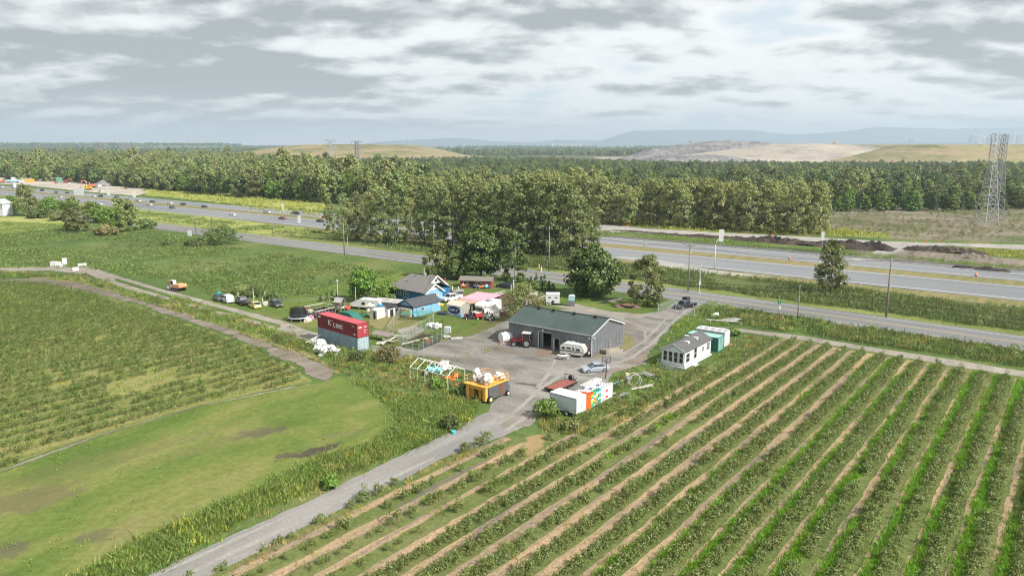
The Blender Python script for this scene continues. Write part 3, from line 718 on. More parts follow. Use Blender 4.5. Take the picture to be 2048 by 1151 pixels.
g.append((fill(gc, 1.6, seed=105, keep=(.2, -.2)), TUFTS, .8, 1.8, .2, .02)); g.append((fill(gc, .5, seed=106, keep=(.2, 0)), TUFT, .4, .8, .2, .02)); g.append((fill(gc, .2, seed=107, keep=(.2, .1)), WEED, .4, .8, .2, .02))
right_rough = px([(1085, 862), (1130, 872), (1180, 880), (1260, 838), (1340, 790), (1440, 735), (1500, 700), (1545, 676), (1500, 670), (1460, 690), (1440, 712), (1400, 732), (1370, 745), (1320, 742), (1290, 735), (1240, 752), (1215, 775), (1190, 800), (1172, 828), (1140, 842), (1095, 828), (1075, 835)])
g.append((fill(right_rough, 1.6, seed=6, keep=(.2, -.15)), TUFT, .45, .95, .15, .04))
g.append((fill(right_rough, .6, seed=7, keep=(.25, 0)), WEED, .5, 1.1, .15, .03))
g.append((fill(right_rough, .8, seed=8, keep=(.25, .05)), TUFTD, .5, 1.0, .2, .03))
g.append((fill(right_rough, .35, seed=9, keep=(.3, .1)), BRUSH, .4, .8, .2, .03))
yl = px([(640, 690), (740, 700), (860, 742), (990, 700), (1000, 690), (860, 730), (745, 694), (640, 680)])
g.append((fill(yl, .5, seed=109), TUFTS, .5, 1.3, .2, .04)); lawnp = px([(560, 650), (420, 606), (560, 602), (700, 565), (780, 545), (900, 572), (1080, 592), (1000, 640), (930, 668), (860, 680), (745, 690), (640, 680)])
g.append((fill(lawnp, .35, seed=110, keep=(.1, -.05)), TUFTS, .4, 1.1, .2, .04)); g.append((fill(lawnp, .05, seed=111, keep=(.1, .1)), TUFTR, .4, .8, .2, .04))
gn_scatter('tall_grass', g, 'tall green grass and weeds along the gravel lane and round the yard')
# ---- road side ditch growth by the farm
g = []
dv = [T(-60, 148), T(-48, 146.5), T(-20, 146.5), T(20, 145), T(60, 143), T(60, 153), T(-6, 157), T(-50, 160), T(-63, 160), T(-66, 152)]
g.append((fill(dv, 1.6, seed=11, keep=(.12, -.35)), TUFTR + TUFT[:1], .8, 1.45, .14, .05))
g.append((fill(dv, .5, seed=12, keep=(.2, .05)), TUFTD, .7, 1.2, .2, .05))
g.append((fill(dv, .25, seed=13, keep=(.2, .05)), WEED, .8, 1.5, .2, .05))
far = [T(-150, 180), T(-84, 179), T(-6, 174), T(80, 168), T(80, 198), T(-6, 200), T(-84, 201), T(-150, 203)]
g.append((fill(far, .9, seed=14, keep=(.06, -.25)), TUFTR, .9, 1.7, .14, .05))
g.append((fill(far, .22, seed=15, keep=(.08, .0)), SHRUBL, .3, .7, .2, .03))
g.append((fill(far, .15, seed=16, keep=(.08, .05)), SHRUB, .3, .6, .2, .03))
far2 = [T(-420, 184), T(-150, 183), T(-150, 200), T(-420, 205)]
g.append((fill(far2, .18, seed=17, keep=(.06, -.1)), TUFTM, 1.2, 2.2, .14, .05))
g.append((fill(far2, .03, seed=18, keep=(.03, .05)), SHRUBL, .3, .7, .2, .03))
gn_scatter('roadside_growth', g, 'rank green growth filling the ditches beside the road')
# ---- meadow on the left, beyond the track
g = []
mead = px([(-100, 470), (60, 470), (300, 470), (420, 490), (560, 508), (700, 528), (790, 545), (740, 565), (640, 590), (560, 600), (500, 600), (430, 590), (330, 560), (240, 545), (180, 535), (-100, 535)])
g.append((fill(mead, .55, seed=21, keep=(.035, -.12)), TUFTM, .8, 1.8, .14, .02))
g.append((fill(mead, .12, seed=22, keep=(.05, .12)), TUFTR, .8, 1.4, .14, .02))
g.append((fill(mead, .02, seed=23, keep=(.03, .10)), SHRUBL, .3, .6, .2, .02))
g.append((fill(mead, .02, seed=24, keep=(.03, .12)), SHRUB, .3, .55, .2, .02))
mead2 = px([(-100, 440), (280, 455), (400, 485), (300, 480), (60, 480), (-100, 480)])
g.append((fill(mead2, .25, seed=25), TUFTM, 1.0, 1.8, .14, .02))
hedgeL = px([(-100, 548), (60, 546), (170, 554), (260, 583), (350, 609), (450, 637), (560, 673), (620, 697), (624, 708), (550, 686), (440, 648), (340, 616), (250, 591), (160, 563), (60, 554), (-100, 557)])
yel_v = px([(300, 604), (450, 646), (560, 685), (650, 724), (672, 748), (640, 728), (550, 694), (440, 652), (300, 610)])
g.append((fill(yel_v, 1.2, seed=108, keep=(.15, -.1)), TUFTD + TUFTY, .3, .7, .2, .05))
g.append((fill(hedgeL, .9, seed=26, keep=(.12, -.2)), TUFT, .8, 1.5, .14, .02))
g.append((fill(hedgeL, .16, seed=27, keep=(.1, .0)), SHRUB, .4, .8, .2, .02))
g.append((fill(hedgeL, .12, seed=28, keep=(.1, .0)), SHRUBL, .4, .8, .2, .02))
g.append((fill(hedgeL, .3, seed=29, keep=(.15, .1)), TUFTD, .8, 1.3, .2, .02))
gn_scatter('meadow_growth', g, 'long rough meadow grass on the left beyond the dirt track')
# ---- short turf relief on lawns and works banks
g = []
g.append((fill(px([(150, 1151), (0, 1151), (0, 945), (400, 812), (640, 764), (680, 756), (740, 780), (790, 830), (745, 885), (500, 985)]), .5, seed=31, keep=(.08, .0)), TUFTS, .3, .8, .2, .045))
bank = [T(-260, 262), T(-150, 262), T(-40, 261), T(40, 261), T(40, 268), T(-60, 270), T(-100, 274), T(-150, 277), T(-260, 276)]
g.append((fill(bank, .35, seed=32, keep=(.05, -.3)), TUFT, .9, 1.5, .2, .05))
fern = px([(1190, 436), (1300, 438), (1500, 452), (1700, 462), (1780, 470), (1780, 476), (1600, 470), (1400, 463), (1190, 447)])
g.append((fill(fern, .14, seed=33), TUFTY, 1.6, 3.0, .2, .05))
bogp = px([(1650, 425), (2200, 412), (2200, 488), (2048, 486), (1800, 477), (1650, 462)])
g.append((fill(bogp, .06, seed=34, keep=(.02, -.15)), BRUSH, .7, 1.6, .2, .05))
g.append((fill(bogp, .03, seed=35, keep=(.03, .05)), SHRUBL, .4, 1.0, .2, .05))
yel = px([(1880, 494), (2048, 502), (2200, 506), (2200, 528), (2048, 518), (1960, 510), (1890, 503)])
g.append((fill(yel, .5, seed=36), TUFTY, .8, 1.5, .2, .1))
lo = px([(290, 380), (640, 402), (650, 440), (420, 405), (290, 392)])
g.append((fill(lo, .03, seed=37), TUFTY, 2, 3.5, .2, .1))
gn_scatter('low_weeds', g, 'low tufts of weeds on the lawns, banks and works verges')

# ---- berry bushes, right-hand field
BERRY = [bush_mesh('berry_bush', 260, 1.0, 1.2, .17, L_BERRY, 200 + i) for i in range(6)]
BERRYL = [bush_mesh('berry_bush', 170, 1.0, 1.3, .17, L_BERRYL, 220 + i) for i in range(5)]
bp = []; gp = []; gd = []
for k, t in enumerate(ROWT):
    s1 = 139.5 - .08 * (t + 42) if t > -43 else 140 - (28 if t > -46 else (50 if t > -50 else 64))
    if t < -50: s1 = 69
    s = 14.0 + rng.uniform(0, 1)
    while s < s1:
        keepp = 1.0
        if t < -47: keepp = .30 if s > 44 else .5
        elif t < -43: keepp = .7
        elif t < -36 and 70 < s < 92: keepp = .35
        if noise.noise(Vector((t * .21, s * .09, 4))) < -.36: keepp *= .35
        if rng.uniform() < keepp: bp.append((t - 1.28 + rng.normal(0, .09), s + rng.normal(0, .08), rng.uniform(.8, 1.15) * (.62 if t < -43 else 1), s))
        s += .64
    # grass alley on the right of each mulch strip
    n = int((s1 - 12) * (10 if t > -25 else (4 if t > -31 else (1.2 if t > -43 else .8))))
    ss = rng.uniform(12, s1, n); tt = t + (.92 if t < -25 else .84) + rng.normal(0, .17, n)
    gv = np.array([noise.noise(Vector((t * .5, q * .05, 9))) for q in ss])
    br = (gv * 1.3 + (.42 if t > -31 else -.15) - .0045 * (ss - 60) + rng.normal(0, .12, n)) > 0
    a = np.array([T(x, y) for x, y in zip(tt, ss)])
    gp.append(a[br]); gd.append(a[~br])
bp.sort(key=lambda q: (q[0] * GS + q[1] * GC) ** 2 + (-q[0] * GC + q[1] * GS) ** 2)
def inview(x, y): return y > 57 and abs(x) < y * .71 + 2
near = [q for q in bp if inview(*T(q[0], q[1]))][:200]; ns = set(id(q) for q in near)
for q in near:
    o = bpy.data.objects.new('berry_bush', BERRY[int(rng.integers(0, 6))]); COL.objects.link(o)
    x, y = T(q[0], q[1]); o.location = (x, y, .03); o.rotation_euler = (0, 0, rng.uniform(0, 6.28)); o.scale = (q[2],) * 3
    tag(o, 'grey green berry bush in the rows nearest the bottom of the photo', 'bush', 'berry bushes in the near ends of the rows')
rest = np.array([T(q[0], q[1]) for q in bp if id(q) not in ns])
gn_scatter('berry_bushes', [(rest, [proto('berry_bush', m) for m in BERRY], .8, 1.15, .05, .03)], 'rows of grey green berry bushes running away across the right field')
ml = []
for t in ROWT:
    n = 55; ss = rng.uniform(12, 138, n); ml.append(np.array([T(x, y) for x, y in zip(t + rng.normal(.15, .35, n), ss)]))
ml = np.concatenate(ml); ml = ml[~inside(px([(300, 1151), (860, 930), (1050, 850), (1120, 880), (1560, 670), (1000, 600), (-200, 900)]), ml)]
gn_scatter('row_grass', [(ml, TUFTD + TUFTS[:1] + TUFTY[:1], .2, .5, .25, .05), (np.concatenate(gp), TUFTB, .7, 1.25, .15, .04), (np.concatenate(gd), TUFT, .3, .62, .15, .04)], 'strips of bright green grass between the berry rows')
# ---- left-hand field
lf = [U(*q) for q in [(-120, 1000), (0, 938), (150, 880), (400, 806), (612, 762), (592, 742), (500, 694), (400, 660), (300, 626), (200, 592), (100, 569), (-120, 556)]]
P = []
for k in range(54):
    t = -94.8 - 3.15 * k; s = 10 + rng.uniform(0, 1)
    while s < 130:
        x, y = T(t + rng.normal(0, .07), s)
        P.append((x, y)); s += rng.uniform(.6, 1.05)
P = np.array(P); P = P[inside(lf, P)]
nz = np.array([noise.noise(Vector((a * .05, b * .05, 1))) * .5 + noise.noise(Vector((a * .3, b * .3, 2))) * .4 for a, b in P]); P = P[nz > -.24]
P = P[np.argsort(P[:, 0] ** 2 + P[:, 1] ** 2)]
vis = [i for i, (x, y) in enumerate(P) if inview(x, y)][:100]
for i in vis:
    o = bpy.data.objects.new('berry_bush', BERRYL[int(rng.integers(0, 5))]); COL.objects.link(o)
    o.location = (P[i][0], P[i][1], .03); o.rotation_euler = (0, 0, rng.uniform(0, 6.28)); o.scale = (rng.uniform(.75, 1.1),) * 3
    tag(o, 'dark green berry bush at the edge of the field beside the mown grass', 'bush', 'berry bushes along the mown grass')
msk = np.ones(len(P), bool); msk[vis] = False
gn_scatter('berry_field', [(P[msk], [proto('berry_bush', m) for m in BERRYL], .75, 1.15, .06, .03), (fill(lf, .35, seed=41), TUFTS, .6, 1.4, .2, .04), (fill(lf, .12, seed=42, keep=(.1, .1)), TUFTY, .5, .9, .2, .04)], 'dense field of dark green berry bushes left of the mown grass')

# ---- trees
def make_tree(name, kind, h, w, n, size, mat, seed, label, loc, rz=0, group=None, bark=BARK, r=.25, limbs=10, cat='tree', base=.2):
    me, cl = crown_mesh('crown', kind, h, w, n, size, mat, seed)
    t = thing(name, label, cat, loc, rz, group)
    c = bpy.data.objects.new('crown', me); COL.objects.link(c); c.parent = t
    trunk_mb(h, r, cl, np.random.default_rng(seed), limbs=limbs, base=base).build('trunk', bark, t, True)
    return t
# farm trees
make_tree('maple_tree', 'maple', 12.2, 13.6, 11000, .72, L_MAPLE, 1, 'big round dark green maple beside the road, right of the horse trailer', U(1186, 592), r=.45, limbs=16)
make_tree('maple_tree', 'maple', 16.0, 12.5, 11000, .72, L_MAPLE, 2, 'tall dark maple standing over the red shed behind the blue house', U(962, 557), r=.45, limbs=16)
make_tree('shrubby_tree', 'bushy', 6.5, 8.5, 4000, .6, L_DARK, 3, 'dark low tree between the blue house and the red shed', U(918, 558), r=.2)
make_tree('grey_tree', 'birch', 10.5, 9.0, 4200, .5, L_GREY, 4, 'thin grey leaved tree behind the blue house beside the road', U(878, 556), r=.2)
make_tree('birch_tree', 'birch', 13.5, 8.5, 5500, .5, L_DARK, 5, 'slender tree with pale trunk between the red shed and the cedars', U(1030, 562), bark=BIRCHBARK, r=.22)
make_tree('grey_tree', 'birch', 11.5, 9.5, 8000, .42, L_GREY, 6, 'feathery grey green tree left of the farm gate', U(1293, 611), r=.22)
make_tree('garden_tree', 'maple', 8.8, 7.2, 5500, .5, L_LIGHT, 7, 'light green round tree left of the blue house', U(728, 602), r=.25)
make_tree('garden_tree', 'bushy', 5.0, 6.0, 1600, .4, L_LIGHT, 8, 'low light green tree touching the corner of the blue house', U(772, 600), r=.15)
make_tree('olive_tree', 'bushy', 8.0, 9.5, 4200, .34, L_GREY, 9, 'sparse olive leaved tree overhanging the left end of the grey barn', U(1048, 640), r=.2)
make_tree('poplar_tree', 'poplar', 13.5, 7.0, 5000, .5, L_POP, 10, 'single poplar standing alone between the road and the highway', U(1660, 588), r=.22)
for i, (a, b, h) in enumerate([(1062, 578, 2.9), (1072, 579, 3.9), (1082, 579, 3.2), (1089, 580, 3.8), (1098, 583, 2.4), (1106, 584, 1.9), (1055, 577, 2.6)]):
    make_tree('cedar_tree', 'cedar', h * 1.15, 1.5, 420, .28, L_CEDAR, 30 + i, 'narrow dark cedar in the short row beside the road' if i not in (1, 3) else ('left one of the two tallest cedars in the short row' if i == 1 else 'right one of the two tallest cedars in the short row'), U(a, b), group='row of clipped cedars', r=.07, limbs=3)
for i, (a, b, h, w, mt, lb) in enumerate([(443, 488, 7.0, 15.0, L_DARK, 'wide dark bush clump beside the road in the left meadow'), (395, 492, 2.5, 8, L_DARK, 'low dark bush left of the wide bush clump'),
      (335, 490, 2.0, 5, L_DARK, 'small dark bush in the meadow far left of the clump'), (1092, 834, 2.6, 4.2, L_LIGHT, 'leafy green bush against the white cargo trailer'), (662, 975, 1.5, 2.0, L_LIGHT, 'small round green bush beside the gravel lane'),
      (1142, 858, 1.4, 2.6, L_GREY, 'weedy bush below the wheel of the white cargo trailer'), (775, 722, 2.6, 4.6, L_BRUSH, 'brown green bush between the containers and the frame'), (715, 722, 1.6, 3.2, L_DARK, 'dark green bush below the corner of the grey container'),
      (900, 858, 1.9, 2.6, L_DARK, 'dark round bush at the lane edge below the harvester'), (872, 776, 1.6, 2.6, L_LIGHT, 'bright bush growing inside the empty tent frame'), (928, 790, 1.6, 3.6, L_DARK, 'dark weeds behind the orange harvester'),
      (1160, 705, 1.9, 1.3, L_DARK, 'tall weed between the travel trailer and the barn corner'), (508, 592, 2.4, 5.5, L_DARK, 'dark hedge bush behind the parked cars'), (482, 588, 2.1, 5, L_GREY, 'greyish hedge bush behind the dark pickup'), (545, 598, 1.9, 4, L_DARK, 'dark bush right of the white posts'),
      (735, 612, 3.0, 5, L_DARK, 'dark shrub under the light green tree'), (1465, 670, 1.4, 3, L_LIGHT, 'green bush at the foot of the white container'), (680, 614, 2.2, 3.0, L_BRUSH, 'brownish shrub beside the lamp post')]):
    make_tree('bush', 'bushy', h, w, 2600 if w > 7 else 1200, .6 if w > 7 else .32, mt, 50 + i, lb, U(a, b), cat='bush', r=.06, limbs=4)
# clump of small trees in the far left meadow
for i, (a, b, h, w, k_, mt, lb) in enumerate([(55, 432, 17, 11, 'maple', L_GREY, 'tall grey green tree, tallest of the clump at the left edge'), (20, 428, 9.5, 12, 'maple', L_LIGHT, 'bright green tree behind the white shed at the left edge'),
      (104, 428, 9, 12, 'maple', L_LIGHT, 'bright green tree right of the tall grey one'), (145, 432, 9.5, 11, 'maple', L_LIGHT, 'bright round tree left of the sign frame legs'), (186, 438, 9, 10, 'maple', L_LIGHT, 'bright green tree just right of the sign frame'),
      (152, 463, 10, 11, 'birch', L_GREY, 'bare branched grey tree in front of the clump'), (228, 462, 10.5, 10, 'maple', L_LIGHT, 'bright yellow green tree at the front of the clump'), (258, 462, 13, 11, 'birch', L_GREY, 'grey tree at the right end of the clump'),
      (205, 445, 8, 9, 'maple', L_LIGHT, 'small bright tree in the middle of the clump'), (240, 440, 11, 11, 'birch', L_GREY, 'grey tree at the back of the clump'), (212, 470, 4, 9, 'bushy', L_BRUSH, 'brownish low scrub before the bright front tree'),
      (292, 458, 4, 9, 'bushy', L_DARK, 'low dark scrub at the right foot of the clump'), (80, 436, 4, 12, 'bushy', L_DARK, 'dark undergrowth beneath the left clump'), (120, 440, 4, 12, 'bushy', L_GREY, 'grey undergrowth before the clump')]):
    make_tree('meadow_tree', k_, h, w, 3200, .8, mt, 80 + i, lb, U(a, b), r=.18, limbs=6)
# poplar grove in front of the highway
grove = [(690, 470, 19), (715, 478, 20), (742, 484, 20), (768, 487, 23), (795, 488, 20), (822, 478, 17), (850, 486, 24), (875, 492, 26), (905, 495, 27), (935, 497, 26), (962, 500, 25), (990, 503, 26), (1012, 502, 27), (1040, 508, 29), (1065, 508, 28), (1088, 512, 27),
         (1112, 513, 28), (1140, 515, 26), (1165, 512, 21), (730, 468, 18), (660, 462, 15), (700, 482, 16), (1050, 497, 27), (1000, 490, 26), (940, 486, 25), (880, 480, 24), (1120, 500, 27), (1150, 500, 23), (1190, 512, 14)]
POPC = [crown_mesh('crown', 'poplar', 25, 9.5 + .6 * (i % 3), 4200, .72, (L_POP, L_POP, L_POPS)[i % 3], 300 + i) for i in range(6)]
POPT = [trunk_mb(25, .3, c[1], np.random.default_rng(i), limbs=10, base=.12).mesh('trunk', BARK, True) for i, c in enumerate(POPC)]
POPSC = [crown_mesh('crown', 'poplar', 24, 10 + .7 * (i % 3), 3800, .75, L_POPS, 330 + i) for i in range(5)]
POPST = [trunk_mb(24, .3, c[1], np.random.default_rng(i + 9), limbs=10, base=.12).mesh('trunk', BARK, True) for i, c in enumerate(POPSC)]
def put_tree(name, crowns, trunks, i, loc, sc, label, group, cat='tree'):
    t = thing(name, label, cat, loc, float(rng.uniform(0, 360)), group)
    t.scale = (sc * float(rng.uniform(.9, 1.15)), sc * float(rng.uniform(.9, 1.15)), sc)
    for n_, m in (('crown', crowns[i % len(crowns)][0]), ('trunk', trunks[i % len(trunks)])):
        o = bpy.data.objects.new(n_, m); COL.objects.link(o); o.parent = t
    return t
ORD = ['first', 'second', 'third', 'fourth', 'fifth', 'sixth', 'seventh', 'eighth', 'ninth', 'tenth', 'eleventh', 'twelfth', 'thirteenth', 'fourteenth', 'fifteenth', 'sixteenth', 'seventeenth', 'eighteenth', 'nineteenth'] + ['%s' % w for w in ('twentieth', 'twenty-first', 'twenty-second', 'twenty-third', 'twenty-fourth', 'twenty-fifth', 'twenty-sixth', 'twenty-seventh', 'twenty-eighth', 'twenty-ninth', 'thirtieth', 'thirty-first', 'thirty-second', 'thirty-third')]
grove.sort()
for i, (a, b, h) in enumerate(grove):
    put_tree('poplar_tree', POPC, POPT, [0, 1, 3, 4][i % 4] if b > 484 else [0, 3, 5][i % 3], U(a, b), h / 27, 'dark poplar of the grove before the highway, %s from the left' % ORD[i], 'poplars in front of the highway')
# silvery poplars beyond the works road
i = 0
for a in np.arange(1205, 1650, 13.5):
    if 1512 < a < 1522 or 1560 < a < 1572: continue
    b = 446 + (a - 1200) * .052 + rng.uniform(-3, 3)
    put_tree('poplar_tree', POPSC, POPST, i, U(a, b), rng.uniform(.72, .93), 'silvery poplar in the long row beyond the works road, %s from the left' % ORD[i], 'silvery poplars beyond the highway'); i += 1
for a in np.arange(1060, 1210, 16):
    put_tree('poplar_tree', POPSC, POPST, i, U(a, 432 + rng.uniform(-4, 4)), rng.uniform(.86, 1.04), 'pale topped poplar rising behind the dark grove', 'pale poplars behind the grove'); i += 1
for a in np.arange(820, 1060, 15):
    put_tree('poplar_tree', POPSC, POPST, i, U(a, 424 + (a - 820) * .02 + rng.uniform(-4, 4)), rng.uniform(.68, .88), 'pale topped poplar rising behind the dark grove', 'pale poplars behind the grove'); i += 1
# woods: the front trees one by one, the rest as a mass
def mk(kind, h, w, n, size, mat, seed, bark=BARK): 
    c = crown_mesh('crown', kind, h, w, n, size, mat, seed); return c, trunk_mb(h, .13, c[1], np.random.default_rng(seed), limbs=4).mesh('trunk', bark, True)
WK = [mk('maple', 17, 13, 1700, 1.15, L_GREY, 401), mk('maple', 15, 12, 1700, 1.15, L_DARK, 402), mk('birch', 17, 10, 1500, 1.05, L_GREY, 403, BIRCHBARK), mk('birch', 14, 9, 1500, 1.05, L_LIGHT, 404, BIRCHBARK),
      mk('poplar', 19, 10, 1700, 1.1, L_POPS, 405), mk('poplar', 18, 9, 1700, 1.1, L_POP, 406), mk('conifer', 18, 8, 1300, .8, L_PINE, 407), mk('conifer', 15, 7, 1200, .8, L_PINE, 408), mk('pine', 16, 9, 1000, .85, L_PINE, 409), mk('maple', 13, 11, 1500, 1.1, L_LIGHT, 410)]
def woods_front(line, step, weights, n0, lab, grp, scr=(.85, 1.25), depth=10):
    global i
    pts = [Vector(U(*q)) for q in line]; c = 0
    for a, b in zip(pts[:-1], pts[1:]):
        L_ = (b - a).length; k = int(L_ / step)
        for j in range(k):
            p = a.lerp(b, (j + rng.uniform(0, 1)) / k); nrm = Vector((-(b - a).y, (b - a).x)).normalized()
            if nrm.y < 0: nrm = -nrm
            p = p + nrm * rng.uniform(0, depth); w_ = rng.choice(len(WK), p=np.array(weights) / sum(weights)); m = WK[w_]
            t = thing('woodland_tree', lab, 'tree', (p.x, p.y), float(rng.uniform(0, 360)), grp); s = float(rng.uniform(*scr) * (1 + .2 * vnoise(p.x, p.y, .03) + .1 * float(np.clip(rng.normal(), -2, 1.5)))); t.scale = (s * float(rng.uniform(.8, 1.15)), s * float(rng.uniform(.8, 1.15)), s)
            for n_, me in (('crown', m[0][0]), ('trunk', m[1])):
                o = bpy.data.objects.new(n_, me); COL.objects.link(o); o.parent = t
            c += 1
    return c
WL = [3, 3, 3, 1.5, 3, 2, .3, .3, .3, 2]; WR = [2, 2, 3, 3, .3, 1, 1.2, 1.2, 1, 1.5]
n1 = woods_front([(-60, 364), (60, 362), (150, 365), (260, 375), (360, 384), (480, 395), (600, 402), (650, 407)], 6.0, WL, 0, 'mixed green tree at the front edge of the left wood', 'front trees of the left wood', (.95, 1.25))
n2 = woods_front([(1630, 414), (1800, 416), (1950, 418), (2130, 418)], 3.0, WR, 0, 'woodland tree at the front edge of the right wood', 'front trees of the right wood', (.7, 1.0), 16)
print('front trees', n1, n2)
WP = []
for k, (c, t) in enumerate(WK):
    me = c[0].copy(); bm = bmesh.new(); bm.from_mesh(me); q = len(bm.faces); bm.from_mesh(t); bm.faces.ensure_lookup_table()
    for j in range(q, len(bm.faces)): bm.faces[j].material_index = 1
    me.materials.append(t.materials[0]); bm.to_mesh(me); bm.free(); WP.append(proto('wood tree', me))
leafy = [WP[k] for k in (0, 0, 1, 2, 2, 3, 4, 5, 9)]; dark = [WP[k] for k in (1, 6, 7, 8, 8, 0, 2, 1)]
exclL = [px([(0, 318), (330, 316), (330, 326), (200, 334), (0, 334)])]
g = [(fill(px([(-200, 362), (150, 362), (480, 392), (680, 408), (820, 418), (820, 370), (600, 350), (500, 334), (420, 329), (300, 332), (100, 338), (-200, 336)]), .016, excl=exclL, seed=51, keep=(.012, -.3)), leafy, .75, 1.25, .04, 0),
     (fill(px([(500, 340), (820, 395), (1250, 395), (1300, 345), (1240, 330), (1000, 325), (800, 323), (600, 322), (480, 325)]), .012, seed=52), dark, .4, .72, .04, 0),
     (fill(px([(800, 420), (1240, 425), (1240, 395), (800, 390)]), .016, seed=53), leafy, .7, 1.0, .04, 0),
     (fill(px([(1240, 400), (1640, 408), (1900, 412), (2300, 412), (2300, 360), (1240, 360)]), .019, seed=54, keep=(.012, -.32)), dark + leafy[:6], .45, .9, .04, 0),
     (fill(px([(1240, 360), (2300, 360), (2300, 334), (1900, 333), (1500, 331), (1240, 330)]), .012, seed=55), dark, .32, .6, .04, 0),
     (fill(px([(1640, 424), (2300, 421), (2300, 414), (1640, 412)]), .02, seed=56), [WP[3], WP[2], WP[6]], .45, .8, .04, 0)]
gn_scatter('woodland', g, 'wide mixed wood behind the highway reaching to the pale hills')
FP = [proto('far tree', crown_mesh('far crown', 'maple', 16, 14, 160, 3.0, mt, 500 + k)[0]) for k, mt in enumerate((L_DARK, L_PINE, L_GREY))]
g = [(fill(px([(-200, 334), (480, 330), (500, 322), (-200, 320)]), .0022, seed=66, keep=(.004, .02)), leafy, .8, 1.5, .04, 0),
     (fill([(-2600, 2300), (-1100, 2300), (-900, 5200), (-3600, 5200)], .0009, seed=61, keep=(.0015, -.15)), FP, .9, 1.5, .04, 0),
     (fill([(-1000, 2500), (2500, 2500), (4200, 6200), (-2500, 6200)], .0006, seed=62, keep=(.001, -.05)), FP, .8, 1.4, .04, 0),
     (fill([(-5200, 5000), (-2200, 5200), (-2200, 6200), (-5200, 6000)], .004, seed=63), FP, 1.6, 3.0, .04, 0),
     (fill([(-2400, 6000), (4800, 6000), (4800, 6900), (-2400, 6900)], .0015, seed=64, keep=(.0008, -.1)), FP, 1.1, 2.0, .04, 0)]
gn_scatter('distant_trees', g, 'far belts of dark trees along the horizon')
# ================================================================ hills, mountains, city
def heightfield(name, pts, nx, ny, x0, x1, y0, y1, fn, mat, kind='structure'):
    xs = np.linspace(x0, x1, nx); ys = np.linspace(y0, y1, ny); v = []
    for y in ys:
        for x in xs: v.append((x, y, fn(x, y)))
    f = [(j * nx + i_, j * nx + i_ + 1, (j + 1) * nx + i_ + 1, (j + 1) * nx + i_) for j in range(ny - 1) for i_ in range(nx - 1)]
    me = mesh_np(name, v, f, [mat]); me.polygons.foreach_set('use_smooth', [True] * len(f))
    o = bpy.data.objects.new(name, me); COL.objects.link(o); return tag(o, kind=kind)
def sstep(a, b, x):
    t = max(0, min(1, (x - a) / (b - a))); return t * t * (3 - 2 * t)
H_GRASS = ground_mat('capped hill grass', [(.3, (.14, .16, .07)), (.45, (.26, .24, .12)), (.56, (.36, .28, .17)), (.7, (.30, .29, .13)), (.85, (.20, .22, .09))], (.010, .004), .08, .25, bump=.4, bs_scale=.03, macro=.004)
H_SAND = ground_mat('pale graded fill', [(.3, (.30, .275, .25)), (.5, (.44, .39, .33)), (.7, (.52, .46, .38))], (.012, .006), .1, .2, bump=.4, bs_scale=.04, macro=.005)
H_DUMP = ground_mat('grey tipped waste', [(.3, (.15, .145, .15)), (.5, (.24, .23, .235)), (.75, (.36, .34, .33))], (.03, .02), .12, .5, bump=.6, bs_scale=.06, macro=.004)
def hill_left(x, y):
    # long low mound, crest about 1750 m out
    cx = np.interp(y, [1400, 2100], [-360, -420])
    h = 37 * sstep(-820, -430, x) * (1 - sstep(-330, -60, x)) * sstep(1430, 1700, y) * (1 - sstep(2300, 2600, y))
    return h * (1 + .05 * vnoise(x, y, .004)) + .8 * vnoise(x, y, .02) * (h > 1) - .6
heightfield('hill', None, 110, 60, -1050, 120, 1380, 2650, hill_left, H_GRASS)
def hill_right(x, y):
    h = 37.5 * sstep(560, 860, x + (y - 1500) * -.25) * sstep(1360, 1560, y) * (1 - sstep(2400, 2700, y)) 
    return h * (1 + .03 * vnoise(x, y, .005)) + .5 * vnoise(x, y, .03) * (h > 1) - .6
heightfield('hill', None, 120, 60, 380, 2200, 1330, 2750, hill_right, H_GRASS)
def hill_mid(x, y):
    top = np.interp(x / y * 1500, [200, 260, 330, 400, 460, 510, 600, 660, 720], [2, 5, 13, 22, 30, 38.5, 39.5, 37.5, 30])
    h = top * sstep(1480, 1720, y) * (1 - sstep(2150, 2400, y)) * sstep(200, 300, x) * (1 - sstep(820, 1000, x))
    return h - .5 + 1.0 * vnoise(x, y, .02) * (h > 1)
heightfield('hill', None, 130, 60, 180, 1020, 1440, 2450, hill_mid, H_SAND)
def hill_dump(x, y):
    c = np.interp(x / y * 1500, [205, 260, 330, 370, 420, 470, 505, 540], [0, 22, 36, 42, 45, 44.5, 43, 20])
    h = c * sstep(1700, 1830, y) * (1 - sstep(1980, 2120, y))
    return h + (3.0 * vnoise(x, y, .025) + 2.6 * vnoise(x, y, .07) + 1.6 * vnoise(x, y, .18)) * (h > 8) - 1
heightfield('tipping_mound', None, 190, 70, 210, 780, 1660, 2180, hill_dump, H_DUMP)
def low_banks(x, y): 
    h = 17 * sstep(230, 330, x) * (1 - sstep(420, 560, x)) * sstep(1480, 1560, y) * (1 - sstep(1650, 1750, y))
    return h + 3 * vnoise(x, y, .015) * (h > 3) - 1
heightfield('tipping_mound', None, 80, 40, 200, 600, 1440, 1780, low_banks, H_DUMP)
MT = ground_mat('haze tinted slopes', [(.3, (.15, .19, .22)), (.6, (.20, .24, .26))], (.0004, .0004), .002, .2, bump=0)  # distance haze put into the colour: slopes painted paler and bluer
